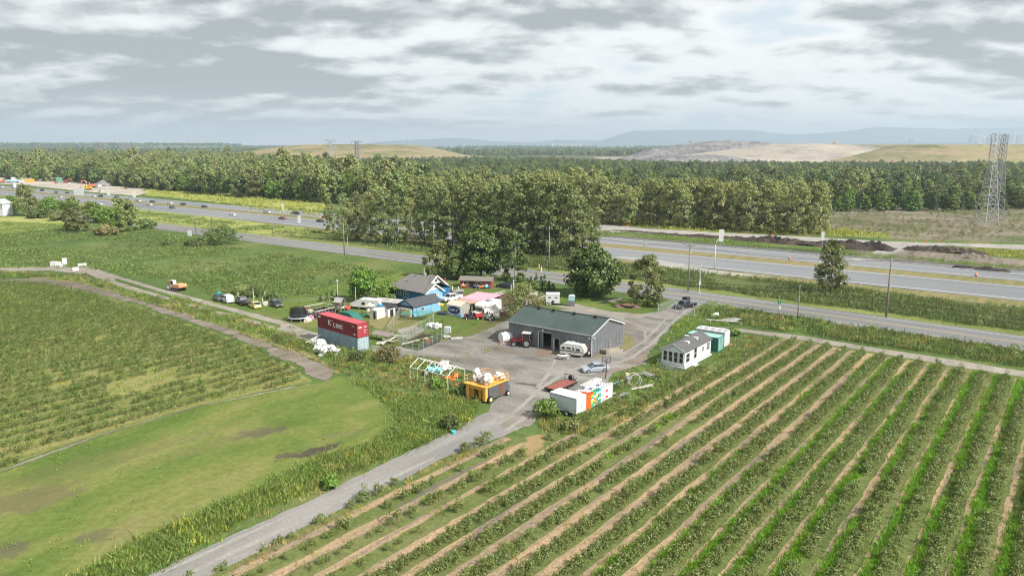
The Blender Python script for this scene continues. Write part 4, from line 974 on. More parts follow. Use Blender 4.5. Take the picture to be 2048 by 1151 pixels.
def ridge(name, prof, dist, thick, seed):
    """prof: (bearing pixel, crest pixel) as surveyed; a real ridge with slopes at its own distance"""
    xs = [p[0] for p in prof]; ys = [p[1] for p in prof]; n = 240; v = []; f = []; rows = 7
    for k in range(n):
        q = xs[0] + (xs[-1] - xs[0]) * k / (n - 1); bx_ = (q - 1024) / FOC * dist
        top = CAM_H + (HORIZON - np.interp(q, xs, ys)) / FOC * dist
        top = top * (1 + .03 * noise.noise(Vector((q * .03, seed, 0)))) 
        for j in range(rows):
            t = (j - 3) / 3; hh = max(-2, top * (1 - abs(t) ** 1.3) + 18 * noise.noise(Vector((q * .06, t * 2, seed))) * (1 - abs(t)) * (0 if j == 3 else 1))
            v.append((bx_ * (1 + t * thick / dist), dist + t * thick, hh if abs(t) < 1 else -2))
    for k in range(n - 1):
        for j in range(rows - 1): f.append((k * rows + j, (k + 1) * rows + j, (k + 1) * rows + j + 1, k * rows + j + 1))
    me = mesh_np(name, v, f, [MT]); me.polygons.foreach_set('use_smooth', [True] * len(f))
    o = bpy.data.objects.new(name, me); COL.objects.link(o); tag(o, kind='structure')
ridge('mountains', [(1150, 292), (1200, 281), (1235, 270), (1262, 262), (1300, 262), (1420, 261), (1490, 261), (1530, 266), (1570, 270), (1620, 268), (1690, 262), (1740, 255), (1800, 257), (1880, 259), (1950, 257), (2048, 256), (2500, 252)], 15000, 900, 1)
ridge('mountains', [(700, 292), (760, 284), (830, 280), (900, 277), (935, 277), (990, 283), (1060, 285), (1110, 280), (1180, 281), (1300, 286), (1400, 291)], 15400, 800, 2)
ridge('wooded_hills', [(-500, 292), (-100, 293), (60, 295), (200, 294), (280, 293), (360, 291.5), (430, 292), (520, 296), (600, 299)], 5200, 300, 3)
ridge('wooded_hills', [(1250, 296), (1500, 292), (1640, 290), (1700, 288), (1800, 286), (1900, 285), (2048, 286), (2500, 284)], 9800, 400, 4)
CONC = [M('pale tower facade', (.80, .81, .81), .6, scale=.02), M('grey tower facade', (.45, .49, .53), .5, scale=.02), M('white block facade', (.75, .75, .74), .7, scale=.02)]
DARKW = M('dark window band', (.10, .13, .16), .3)
def tower(a, top, w, d, dist, label, group, m, spire=False):
    x = (a - 1024) / FOC * dist; z = CAM_H + (HORIZON - top) / FOC * dist
    t = thing('tower_block', label, 'tower', (x, dist), float(rng.uniform(-20, 20)), group)
    B((-w / 2, w / 2, -d / 2, d / 2, 0, z), (-w * .3, w * .3, -d * .3, d * .3, z + .05, z + w * .22)).build('tower_wall', m, t)
    wb = MB(); k = 0
    zz_ = 8
    while zz_ < z - 6: wb.bx(-w / 2 - .25, w / 2 + .25, -d / 2 - .25, -d / 2 + .1, zz_, zz_ + 5.5); zz_ += 11
    wb.build('window_band', DARKW, t)
    if spire: MB().tube((0, 0, z), (0, 0, z * 1.12), 1.2, .3).build('spire', m, t)
    return t
for k, (a, tp, w, lb) in enumerate([(1922, 277, 30, 'short tower at the left end of the right skyline'), (1926, 271, 26, 'slim grey tower near the left end of the right skyline'), (1932, 273, 40, 'broad pale tower left in the right skyline'), (1944, 271, 30, 'pale tower left of the middle of the right skyline'), (1949, 276, 26, 'white short tower in the right skyline'),
     (1957, 274, 24, 'dark slim tower in the middle of the right skyline'), (1962, 270, 26, 'tall grey tower in the middle of the right skyline'), (1968, 275, 24, 'small pale tower left of the pylon'), (1974, 272, 26, 'pale tower just behind the near pylon'), (1999, 269, 26, 'grey tower between the two pylons and the tallest towers'),
     (2003, 268, 22, 'left one of the tallest twin white towers'), (2008, 266, 26, 'tallest white tower, right of its twin'), (2016, 271, 28, 'grey tower right of the white twins'), (2022, 270, 26, 'pale tower near the right end of the skyline'), (2036, 275, 30, 'last small tower at the right end'), (1806, 279, 24, 'lone dark tower far left of the right skyline'), (1811, 281, 22, 'shorter neighbour of the lone dark tower')]):
    tower(a, tp, w * 1.0, 26, 9200, lb, 'towers of the right skyline', CONC[[1, 1, 0, 0, 2, 1, 1, 0, 0, 1, 2, 2, 1, 0, 1, 1, 1][k]])
for k, a in enumerate([1104, 1108, 1113, 1119, 1127, 1134, 1141, 1146, 1151, 1157, 1163, 1172]):
    tower(a, 288 + (k * 7 % 5) * .9, 22, 20, 8600, 'small white block in the distant town beyond the trees', 'white blocks of the distant town', CONC[2 if k % 3 else 0])
WH = M('white warehouse', (.7, .71, .72), .6, scale=.02)
for k, (a, y_, w) in enumerate([(1005, 304, 60), (1060, 303, 90), (1125, 304, 120), (1180, 302, 150), (1210, 301, 110), (960, 302, 60), (1030, 299, 80)]):
    P_ = U(a, y_); t = thing('warehouse', 'low white warehouse among the trees before the distant town', 'warehouse', P_, 3, 'warehouses before the distant town')
    B((-w / 2, w / 2, -30, 30, 0, 11)).build('shed_wall', WH, t); MB().prism([(-31, 11.05), (31, 11.05), (0, 14)], -w / 2 - 1, w / 2 + 1, 'x').build('shed_roof', M('grey sheet roof', (.4, .42, .43)), t)

# ================================================================ pylons, poles, road furniture
STEEL = M('galvanised steel', (.36, .375, .385), .5, .0, .15, .1); STEELD = M('dull lattice steel', (.26, .265, .27), .6, .0, .15, .1)
def pylon(name, label, loc, h, wb, rz, mat, arms=True, th=.16, narrow=.3):
    t = thing(name, label, 'pylon', loc, rz, 'power line pylons')
    mb = MB(); lv = [0, .12, .23, .33, .42, .50, .57, .64, .70, .76, .82, .88, .94, 1.0]
    def wid(z): return wb * (1 - z / .64) + wb * narrow * (z / .64) if z < .64 else wb * narrow * (1 - .12 * (z - .64) / .36)
    C4 = [(-1, -1), (1, -1), (1, 1), (-1, 1)]
    for i_ in range(len(lv) - 1):
        z0, z1 = lv[i_], lv[i_ + 1]; w0, w1 = wid(z0) / 2, wid(z1) / 2
        for k in range(4):
            a, b = C4[k], C4[(k + 1) % 4]
            p0 = (a[0] * w0, a[1] * w0, z0 * h); p1 = (a[0] * w1, a[1] * w1, z1 * h); q0 = (b[0] * w0, b[1] * w0, z0 * h); q1 = (b[0] * w1, b[1] * w1, z1 * h)
            mb.tube(p0, p1, th, n=4, cap=False); mb.tube(p0, q1, th * .55, n=3, cap=False); mb.tube(q0, p1, th * .55, n=3, cap=False); mb.tube(p1, q1, th * .6, n=3, cap=False)
    mb.build('lattice_mast', mat, t)
    if arms:
        for z, L_ in ((.76, .17), (.87, .21), (.98, .15)):
            for s in (-1, 1):
                am = MB(); w = wid(z) / 2
                am.tube((s * w, -w, z * h), (s * h * L_, 0, z * h + .4), th * .7, n=4); am.tube((s * w, w, z * h), (s * h * L_, 0, z * h + .4), th * .7, n=4)
                am.tube((s * w, 0, z * h + 2.2), (s * h * L_, 0, z * h + .5), th * .6, n=4); am.tube((s * h * L_, 0, z * h + .4), (s * h * L_, 0, z * h - 2.2), th * .9, n=4)
                am.build('cross_arm', mat, t)
    return t
pylon('pylon', 'near galvanised lattice pylon at the right edge of the bog', U(1971, 449), 41, 7.2, 12, STEEL, False, .15, .34)
pylon('pylon', 'rusty grey lattice pylon just right of the near one', U(1990, 438), 41, 5.6, 25, STEELD, False, .14, .42)
pylon('pylon', 'left one of the two pylons in front of the left pale hill', U(664, 345), 42.5, 13, 10, STEEL, True, .42)
pylon('pylon', 'right one of the two pylons in front of the left pale hill', U(716, 352), 40.5, 12, 30, STEELD, True, .33)
pylon('pylon', 'distant pylon rising from the wood at the far left', U(206, 334), 40, 13, 12, STEELD, True, .6)
pylon('pylon', 'most distant pylon right of the far left one', U(249, 322), 41, 14, 12, STEELD, True, .8)
MB().tube((0, 0, 0), (0, 0, 48), .6, .2, 4)
m_ = MB().tube((0, 0, 0), (0, 0, 30), .5, .2, 4); one('mast', m_, STEELD, 'thin radio mast on the crest of the left pale hill', 'mast', U(815, 318), z=30)
WOOD = M('weathered pole wood', (.26, .235, .20), .9, var=.3); GREYW = M('grey pole wood', (.30, .285, .26), .9, var=.3)
def pole(loc, h, label, r=.17, arm=True, lean=0, tf=False):
    t = thing('utility_pole', label, 'utility pole', loc, -37.5 + 90, 'wooden poles beside the road')
    MB().tube((0, 0, -.1), (lean, 0, h), r, r * .65, 8).build('pole_shaft', WOOD if h > 9 else GREYW, t, True)
    if arm:
        B((-.06, .06, -1.2, 1.2, h - .75, h - .6)).build('cross_arm', WOOD, t)
        for y in (-1.05, -.45, .45, 1.05): MB().tube((0, y, h - .6), (0, y, h - .4), .06, .04, 6).build('insulator', CONC[2], t)
    if tf: MB().tube((.35, 0, h - 2.6), (.35, 0, h - 1.5), .28, .28, 10).build('transformer', STEEL, t)
    return (loc[0], loc[1], h)
near_side = [pole(U(393, 467), 10, 'leaning pole at the left where the road leaves the meadow', lean=-.8, arm=False), ]
P1 = pole(U(689, 511), 12.5, 'tall pole between the meadow and the road, left of the grove', r=.2); pole(U(694, 516), 7, 'short stub pole leaning beside the tall one', .14, False, .5)
P2 = pole(U(868, 502), 10.5, 'pole in front of the left part of the dark grove', tf=True); P3 = pole(U(1098, 542), 13.0, 'tall pole with two lamps between the grove and the big maple', r=.2)
P4 = pole(U(1376, 583), 12.2, 'tall grey pole opposite the farm gate', r=.2, tf=True); P5 = pole(U(1772, 634), 12.6, 'thick bare pole between road and highway at the right', r=.26, arm=False)
P6 = pole(U(1595, 638), 7.3, 'short bare pole on the field side of the road', .15, False); P7 = pole(U(424, 452), 9.5, 'pole rising behind the wide bush clump', arm=False)
P8 = pole(U(546, 472), 9.5, 'thin pole beside the highway left of the grove', .14, False); P9 = pole(U(523, 473), 3.4, 'short post in the verge left of the grove', .12, False)
P0 = (*T(-620, 178), 10); PE = (*T(110, 172), 12)
WIRE = M('black wire', (.03, .03, .03), .6)
def wire(a, b, sag, label, r=.022):
    mb = MB(); pts = []
    for k in range(13):
        t = k / 12; pts.append((a[0] + (b[0] - a[0]) * t, a[1] + (b[1] - a[1]) * t, a[2] + (b[2] - a[2]) * t - sag * 4 * t * (1 - t)))
    for p, q in zip(pts, pts[1:]): mb.tube(p, q, r, n=3, cap=False)
    one('overhead_wire', mb, WIRE, label, 'wire', group='overhead wires along the road')
for (a, b, lb) in ((P0, P1, 'left run'), (P1, P2, 'run before the grove'), (P2, P3, 'run past the red shed'), (P3, P4, 'run over the big maple'), (P4, P5, 'run opposite the farm gate'), (P5, PE, 'run at the right edge')):
    wire((a[0], a[1], a[2] - .4), (b[0], b[1], b[2] - .4), 1.3, 'high wire of the %s between the tall wooden poles' % lb, .028)
SL = [(*T(60, 154), 7.0), (*U(1595, 638), 6.9), (*T(-104, 153), 6.9), (*U(694, 516), 6.8), (*U(393, 467), 7.2), (*T(-470, 168), 7.2)]
for (a, b, lb) in zip(SL, SL[1:], ('at the right edge', 'from the short bare pole past the gate', 'through the trees by the blue house', 'across the left meadow edge', 'at the far left')):
    for dz, q in ((0, 'upper'), (-.9, 'lower')): wire((a[0], a[1], a[2] + dz), (b[0], b[1], b[2] + dz), 1.2, '%s black roadside wire %s' % (q, lb), .055)
WHITEM = M('white painted metal', (.64, .65, .65), .45); SIGNW = M('white sign face', (.66, .665, .65), .5); GREENS = M('green sign face', (.02, .19, .10), .5); ORANGE = M('traffic orange', (.85, .20, .04), .5); GREYM = M('grey metal', (.30, .31, .32), .5)
REDP = M('red paint', (.50, .05, .04), .5); YEL = M('yellow paint', (.75, .50, .04), .5)
# street lamps
def lamp(loc, h, label, rz):
    t = thing('street_lamp', label, 'street lamp', loc, rz)
    MB().tube((0, 0, 0), (0, 0, h * .8), .12, .08, 8).tube((0, 0, h * .8), (.5, 0, h * .95), .08, .07, 8).tube((.5, 0, h * .95), (1.8, 0, h), .07, .06, 8).build('lamp_post', WHITEM, t, True)
    B((1.7, 2.5, -.17, .17, h - .1, h + .08)).build('lamp_head', GREYM, t)
lamp(U(1429, 538), 9.2, 'curved white street lamp beside the highway layby', 20)
t = thing('signal_post', 'slim white post with small cabinets beside the road opposite the gate', 'post', U(1401, 588), 0)
MB().tube((0, 0, 0), (-.4, 0, 1.2), .12, .09).tube((-.4, 0, 1.2), (-.25, 0, 7.6), .09, .06).build('post_shaft', WHITEM, t); B((-.55, -.05, -.2, .2, 2.4, 3.3)).build('cabinet', SIGNW, t); B((-.5, -.08, -.18, .18, 3.35, 3.9)).build('cabinet', GREYM, t)
t = thing('street_sign', 'grey post with a green sign on the field side of the road', 'road sign', U(1557, 629), 0)
MB().tube((0, 0, 0), (0, 0, 4.2), .09, .07).build('post_shaft', STEEL, t); B((-.35, .35, -.05, -.02, 2.4, 3.2)).build('sign_plate', GREENS, t); B((-.1, .42, -.05, -.02, 1.3, 1.9)).build('sign_plate', SIGNW, t)
def board(a, b, w, h, z0, label, mat=SIGNW, name='road_sign', cat='road sign', rz=-10, legs=2, back=True):
    t = thing(name, label, cat, U(a, b), rz)
    for s in ((-1, 1) if legs == 2 else (0,)): MB().tube((s * w * .35, 0, 0), (s * w * .35, 0, z0 + h * .9), .09, .09, 6).build('leg', STEEL, t)
    B((-w / 2, w / 2, -.12, -.05, z0, z0 + h)).build('sign_plate', mat, t)
board(161, 417, 6.6, 4.2, 7.5, 'large white sign board on tall legs rising from the left clump')
board(380, 473, 1.8, 2.2, .3, 'small white board in the verge right of the bush clump')
board(811 - 212, 448, 1.6, 3.6, .4, 'white board between the carriageways left of the grove', legs=1)
board(566, 424, 1.2, 3.6, 1.0, 'white board with dark top beyond the highway left of the grove', legs=1)
board(218, 392, 2.6, 4.4, .3, 'pale board beside the works ground', mat=M('pale sign', (.72, .72, .6)))
board(269, 396, 2.4, 4.8, .3, 'pale upright board where the green bank begins', mat=M('pale sign', (.72, .72, .6)))
board(1441, 501, 1.6, 4.2, 3.2, 'white sign plate on a post beyond the barrier', legs=1)
board(1643, 505, 1.0, 3.0, 4.2, 'small white sign on a tall post left of the lone poplar', legs=1)
t = thing('hydrant_marker', 'yellow marker post in the verge left of the tall pole', 'marker post', U(1078, 543), 0); MB().tube((0, 0, 0), (0, 0, 1.9), .2, .18, 8).build('marker_body', YEL, t); MB().tube((0, 0, 1.9), (0, 0, 2.05), .22, .1, 8).build('marker_cap', YEL, t)
t = thing('hydrant_marker', 'white marker post beside the yellow one', 'marker post', U(1082.5, 543.5), 0); MB().tube((0, 0, 0), (0, 0, 1.4), .2, .18, 8).build('marker_body', WHITEM, t); MB().tube((0, 0, 1.4), (0, 0, 1.55), .22, .1, 8).build('marker_cap', WHITEM, t)
# concrete barrier, segment by segment
BARC = M('barrier concrete', (.42, .41, .39), .9, var=.25)
bt = thing('concrete_barrier', 'long concrete barrier of separate blocks along the far carriageway', 'barrier', T(-60, 257.4), RG)
seg = MB().prism([(-.3, .1), (.3, .1), (.24, .3), (.1, .45), (.08, .95), (-.08, .95), (-.1, .45), (-.24, .3)], -1.9, 1.9, 'x').mesh('barrier_block', BARC)
for k in range(-22, 44):
    o = bpy.data.objects.new('barrier_block', seg); COL.objects.link(o); o.parent = bt; o.location = (k * 3.95, rng.uniform(-.05, .05), 0); o.rotation_euler = (0, 0, rng.uniform(-.01, .01))
# traffic drums and marker sticks
def drum(loc, label):
    t = thing('traffic_drum', label, 'traffic drum', loc, 0, 'traffic drums by the barrier')
    MB().tube((0, 0, .1), (0, 0, 1.05), .34, .27, 10).build('drum_body', ORANGE, t, True)
    MB().tube((0, 0, .62), (0, 0, .82), .325, .305, 10, False).build('stripe', SIGNW, t); MB().tube((0, 0, .06), (0, 0, .13), .5, .46, 10).build('drum_base', WIRE, t)
for a, b, lb in ((1291, 492, 'orange and white drum by the barrier above the gate'), (1579, 519, 'orange and white drum by the barrier left of the lone poplar'), (1952, 553, 'orange and white drum by the barrier at the right edge')): drum(U(a, b), lb)
OR_STK = [(1195, 437), (1203, 438), (1211, 440), (1236, 443), (1244, 444), (1250, 446), (1258, 447), (1441, 467), (1480, 470), (1545, 473), (1618, 474), (1682, 476), (1830, 485), (1853, 486), (1876, 487), (1898, 488), (1938, 487), (1971, 489)]
for k, (a, b) in enumerate(OR_STK):
    t = thing('marker_stake', 'orange stake along the edge of the works road' if a > 1300 else 'orange stake beside the row of silvery poplars', 'stake', U(a, b), 0, 'orange stakes along the works road')
    MB().tube((0, 0, 0), (0, 0, 1.3), .12, .1, 5).build('stake_body', ORANGE, t)
def netfence(a, b, n, label):
    A_, B_ = Vector(U(*a)), Vector(U(*b)); L_ = (B_ - A_).length
    t = thing('net_fence', label, 'fence', A_, math.degrees(math.atan2((B_ - A_).y, (B_ - A_).x)))
    for k in range(n + 1): MB().tube((L_ * k / n, 0, 0), (L_ * k / n, 0, 1.3), .05, .05, 4).build('fence_post', WOOD, t)
    nt_ = MB()
    for z in np.arange(.15, 1.25, .22): nt_.bx(0, L_, -.02, .02, z, z + .12)
    nt_.build('net', ORANGE, t)
netfence((1172, 441), (1196, 442), 6, 'orange net fence at the foot of the dark grove'); netfence((1232, 448), (1262, 452), 8, 'orange net fence beside the works road')
# heaps of soil
def heap(a, b, w, d, h, mat, label, name='soil_heap', cat='soil heap', sub=3, rz=-38):
    one(name, MB().blob((0, 0, 0), (w / 2, d / 2, h), int(a), sub, .35, 0.02), mat, label, cat, U(a, b), rz, smooth=True)
def bank(a, b, w, d, h, mat, label, sd):
    nx, ny = int(w * 2.2), max(10, int(d * 3)); v = []
    for j in range(ny + 1):
        for i_ in range(nx + 1):
            x = (i_ / nx - .5) * w; y = (j / ny - .5) * d; e = max(0, 1 - abs(2 * x / w) ** 4) * max(0, 1 - abs(2 * y / d + .5 * noise.noise(Vector((x * .15, sd, 0)))) ** 2)
            v.append((x, y + .8 * noise.noise(Vector((x * .1, sd, 3))), max(0, e * h * (.65 + .8 * noise.noise(Vector((x * .22, y * .5, sd))) + .45 * noise.noise(Vector((x * .9, y * 1.1, sd))))) + .0))
    f = [(j * (nx + 1) + i_, j * (nx + 1) + i_ + 1, (j + 1) * (nx + 1) + i_ + 1, (j + 1) * (nx + 1) + i_) for j in range(ny) for i_ in range(nx)]
    mb = MB(); mb.v = v; mb.f = f; one('soil_heap', mb, mat, label, 'soil heap', U(a, b), -38, z=.13)
bank(1600, 488, 50, 9, 1.9, G_DARKSOIL, 'long bank of dark turned soil left of the works crossing', 1); bank(1712, 494, 26, 11, 2.3, G_DARKSOIL, 'tall dark soil heap beside the works crossing', 2); bank(1470, 477, 40, 5, .9, G_DARKSOIL, 'low dark soil bank along the works road', 3)
bank(1320, 468, 46, 4, .7, G_DARKSOIL, 'thin brown soil bank in front of the poplar row', 4); bank(1890, 503, 26, 8, 1.9, G_DARKSOIL, 'dark soil heap right of the works crossing', 5); bank(1950, 516, 13, 6, 1.5, G_SOIL, 'grey brown soil heap in front of the yellow weeds', 6)
bank(1985, 541, 9, 4, 1.0, G_DARKSOIL, 'small dark mound behind the barrier', 7); bank(1935, 536, 8, 3, .8, G_DARKSOIL, 'smaller dark mound behind the barrier', 8); bank(1735, 508, 12, 5, 1.0, G_BOG, 'pale heap of cut brush before the tall dark soil heap', 9)
heap(205, 372, 26, 12, 4.2, M('gravel heap grey', (.24, .235, .23)), 'grey gravel heap beside the white lorry', 'gravel_heap', 'gravel heap')
# ================================================================ vehicles
TYRE = M('tyre rubber', (.025, .025, .027), .85); RIM = M('wheel rim', (.42, .43, .44), .35, .6, .1); CHROME = M('dull chrome', (.6, .6, .6), .3, .7, .05)
LAMPW = M('clear lamp', (.75, .76, .74), .2); LAMPR = M('red lamp', (.35, .02, .015), .3); BLACKP = M('black trim', (.018, .018, .02), .5)
GL = glass()
def wheel(par, x, y, r, w=.22, rim=RIM, steps=14):
    tb = MB().tube((x, y - w / 2, r), (x, y + w / 2, r), r, r, steps); o = tb.build('wheel', TYRE, par)
    MB().tube((x, y - w / 2 - .02, r), (x, y + w / 2 + .02, r), r * .58, r * .58, 10).build('rim', rim, o); return o
def ringx(x, w, zb, zt, tuck=.92):
    h = zt - zb
    return [(x, -w * .93, zb), (x, -w, zb + h * .35), (x, -w * .99, zb + h * .8), (x, -w * tuck, zt), (x, w * tuck, zt), (x, w * .99, zb + h * .8), (x, w, zb + h * .35), (x, w * .93, zb)]
CARS = dict(
    sedan=dict(L=4.6, W=.9, body=[(0, .78, .32, .55), (.12, .84, .25, .72), (1.15, .9, .22, .92), (1.6, .9, .2, .97), (3.7, .9, .2, 1.0), (4.35, .88, .24, .98), (4.58, .82, .35, .85)], gh=[(1.12, .80, .92), (1.95, .66, 1.38), (3.1, .66, 1.40), (4.15, .78, .98)], wx=(.85, 3.6), r=.33),
    hatch=dict(L=4.1, W=.87, body=[(0, .75, .32, .55), (.12, .82, .25, .74), (1.05, .87, .22, .93), (1.5, .87, .2, .98), (3.5, .87, .2, 1.02), (3.95, .85, .24, 1.02), (4.08, .8, .35, .8)], gh=[(1.0, .78, .93), (1.75, .66, 1.42), (3.2, .66, 1.44), (4.0, .74, 1.0)], wx=(.78, 3.35), r=.31),
    suv=dict(L=4.7, W=.94, body=[(0, .82, .4, .75), (.1, .88, .32, .95), (1.15, .94, .3, 1.08), (1.6, .94, .3, 1.1), (4.3, .94, .3, 1.12), (4.68, .88, .4, 1.05)], gh=[(1.1, .84, 1.08), (1.75, .74, 1.68), (4.2, .74, 1.7), (4.62, .82, 1.1)], wx=(.9, 3.75), r=.38),
    pickup=dict(L=5.6, W=.97, body=[(0, .85, .45, .85), (.1, .92, .38, 1.02), (1.4, .97, .35, 1.12), (3.6, .97, .35, 1.14), (3.62, .97, .38, 1.14), (5.55, .96, .4, 1.14), (5.6, .95, .5, 1.1)], gh=[(1.35, .86, 1.12), (1.95, .76, 1.74), (3.2, .76, 1.76), (3.55, .84, 1.14)], wx=(1.0, 4.5), r=.41),
    van=dict(L=4.8, W=.93, body=[(0, .82, .4, .8), (.1, .88, .32, 1.0), (1.0, .93, .3, 1.1), (1.5, .93, .3, 1.15), (4.6, .93, .3, 1.2), (4.8, .9, .4, 1.15)], gh=[(.9, .84, 1.08), (1.7, .76, 1.8), (4.4, .76, 1.85), (4.75, .84, 1.2)], wx=(.9, 3.9), r=.34))
PAINTC = {}
def paint(name, col, rough=.28): return M(name, col, rough, .0, .06, .8, .5, .4)
def car(kind, label, loc, rz, mt, group=None, name=None, cat=None, detail=True):
    K = CARS[kind]; t = thing(name or {'pickup': 'pickup_truck', 'van': 'van', 'suv': 'parked_car'}.get(kind, 'car'), label, cat or {'pickup': 'pickup truck', 'van': 'van'}.get(kind, 'car'), loc, rz, group)
    hl = K['L'] / 2
    MB().loft([ringx(hl - x, w, zb, zt) for x, w, zb, zt in K['body']]).build('body', mt, t)
    g = K['gh']
    rings = [[(hl - x, -w * (1 if i_ in (0, 3) else 1), z) , (hl - x, w, z)] for i_, (x, w, z) in enumerate(g)]
    # glazed cabin: side panes, windscreen, rear screen
    cab = MB(); (x0, w0, z0), (x1, w1, z1), (x2, w2, z2), (x3, w3, z3) = g
    v = [(hl-x0,-w0,z0),(hl-x0,w0,z0),(hl-x1,w1,z1),(hl-x1,-w1,z1),(hl-x2,w2,z2),(hl-x2,-w2,z2),(hl-x3,w3,z3),(hl-x3,-w3,z3)]
    cab.add(v, [(0,3,2,1),(3,5,4,2),(5,7,6,4),(0,7,5,3),(1,2,4,6),(0,1,6,7)]); cab.build('window', GL, t)
    MB().add([(hl-x1-.04,-w1-.02,z1+.03),(hl-x1-.04,w1+.02,z1+.03),(hl-x2+.04,w2+.02,z2+.03),(hl-x2+.04,-w2-.02,z2+.03),(hl-x1+.05,-w1-.05,z1-.05),(hl-x1+.05,w1+.05,z1-.05),(hl-x2-.05,w2+.05,z2-.05),(hl-x2-.05,-w2-.05,z2-.05)],
             [(0,1,2,3),(7,6,5,4),(0,4,5,1),(1,5,6,2),(2,6,7,3),(3,7,4,0)]).build('roof', mt, t)
    pm = MB()
    for s in (-1, 1):
        for (xa, wa, za), (xb, wb_, zb) in (((x0, w0, z0), (x1, w1, z1)), ((x3, w3, z3), (x2, w2, z2))): pm.tube((hl - xa, s * wa, za), (hl - xb, s * wb_, zb), .05, .045, 4)
        xm = (x1 + x2) / 2; pm.tube((hl - xm, s * (w0 + .0), (z0 + z3) / 2), (hl - xm, s * (w1 + .01), z1), .05, .045, 4)
    pm.build('pillar', mt, t)
    for x in K['wx']:
        for s in (-1, 1): wheel(t, hl - x, s * (K['W'] - .1), K['r'], .2, RIM, 12)
    if detail:
        zf = K['body'][1][3]
        for s in (-1, 1):
            B((hl - .22, hl - .03, s * K['W'] * .68 - .17, s * K['W'] * .68 + .17, zf - .2, zf - .06)).build('headlight', LAMPW, t)
            B((-hl + .0, -hl + .12, s * K['W'] * .74 - .12, s * K['W'] * .74 + .12, .72, .9)).build('tail_light', LAMPR, t)
        B((hl - .1, hl + .0, -.45, .45, .38, .56)).build('grille', BLACKP, t)
        for s in (-1, 1): B((hl - x0 - .32, hl - x0 - .15, s * (K['W'] + .02) - .08, s * (K['W'] + .02) + .08, z0 + .02, z0 + .16)).build('mirror', BLACKP, t)
    return t
SILV = paint('silver blue paint', (.33, .37, .43)); WHITEP = paint('white car paint', (.62, .63, .63)); BLKP = paint('black car paint', (.02, .02, .024)); DKRED = paint('dark red paint', (.18, .02, .03)); GREYP = paint('grey car paint', (.14, .15, .16))
NAVY = paint('navy car paint', (.02, .03, .07)); YELP = paint('pale yellow paint', (.75, .62, .20)); PALEB = paint('pale silver paint', (.5, .54, .58))
car('sedan', 'silver blue sedan parked on the gravel beside the basketball hoop', U(1190, 742), 195, SILV)
# parked line on the left
car('sedan', 'dark grey car with a teal load on its roof, left end of the parked line', U(438, 600), 128, GREYP)
one('roof_load', MB().blob((0, 0, 0), (.8, .6, .35), 4, 2, .2), M('teal tarpaulin', (.03, .25, .27)), 'teal bundle lying on the leftmost parked car', 'bundle', U(438, 600), z=1.65)
car('van', 'white van body in the line of parked cars on the left', U(455, 604), 128, WHITEP, name='van')
t = car('pickup', 'black pickup in the line of parked cars with a bare bed', U(486, 608), 128, BLKP)
car('hatch', 'pale yellow hatchback at the front of the parked line', U(510, 615), 128, YELP)
car('hatch', 'small dark open car with white seat at the right end of the parked line', U(552, 613), -48, BLKP)
# blue house drive
t = car('pickup', 'white crew cab truck parked beside the blue house', U(903, 601), 225, WHITEP)
one('flatbed_load', MB().blob((0, 0, .4), (1.5, .95, .5), 11, 2, .5).bx(-1.6, 1.5, -1, 1, -.02, .14), M('grey machine parts', (.22, .22, .22)), 'pile of grey machine parts on the bed of the white truck', 'scrap load', U(914, 597), 45, z=1.2)
car('hatch', 'dark red car half hidden between the house and the white truck', U(896, 591), 225, DKRED)
t = car('pickup', 'black pickup driving in at the farm gate with its bed towards the road', U(1370, 616), 215, BLKP)
one('crate_load', B((-.7, .7, -.6, .6, 0, .9)), M('dark crate', (.05, .05, .055)), 'dark crate standing in the bed of the black pickup at the gate', 'crate', U(1372, 611), 40, z=1.16)
car('sedan', 'car in blue shade under the trees right of the red shed', U(1010, 575), 150, NAVY)
# highway traffic
TR = [(4, 372, 'suv', WHITEP, 'white car cut by the left edge of the frame on the far lanes'), (84, 379, 'suv', BLKP, 'dark suv on the far lanes left of two black cars'), (112, 383, 'sedan', BLKP, 'second dark car from the left on the far lanes'), (134, 384, 'sedan', BLKP, 'third dark car from the left on the far lanes'),
      (201, 381, 'pickup', WHITEP, 'white pickup beside the works ground'), (187, 391, 'sedan', WHITEP, 'white car under the works excavators on the far lanes'), (201, 391, 'suv', BLKP, 'black suv just ahead of a white car, below the works'), (229, 396, 'sedan', WHITEP, 'white car overlapping a dark suv on the far lanes'), (233, 393, 'suv', GREYP, 'dark suv beside the overlapping white car'),
      (277, 400, 'suv', WHITEP, 'white suv on the far lanes where the green bank begins'), (305, 402, 'sedan', BLKP, 'black sedan on the far lanes right of the white suv'), (299, 408, 'suv', WHITEP, 'white suv on the near lanes left of the poles'), (200, 407, 'sedan', WHITEP, 'white car on the near lanes behind the clump'),
      (366, 407, 'sedan', BLKP, 'black sedan alone on the far lanes left of the tall pole'), (409, 412, 'sedan', BLKP, 'black sedan just left of the pole behind the bush clump'), (534, 423, 'suv', WHITEP, 'white suv on the far lanes right of the bush clump'), (590, 426, 'pickup', BLKP, 'black pickup on the far lanes left of the grove'),
      (565, 436, 'sedan', DKRED, 'dark red car on the near lanes'), (641, 441, 'sedan', BLKP, 'black car on the near lanes entering behind the grove'), (652, 433, 'suv', DKRED, 'dark red car half hidden by the first poplar')]
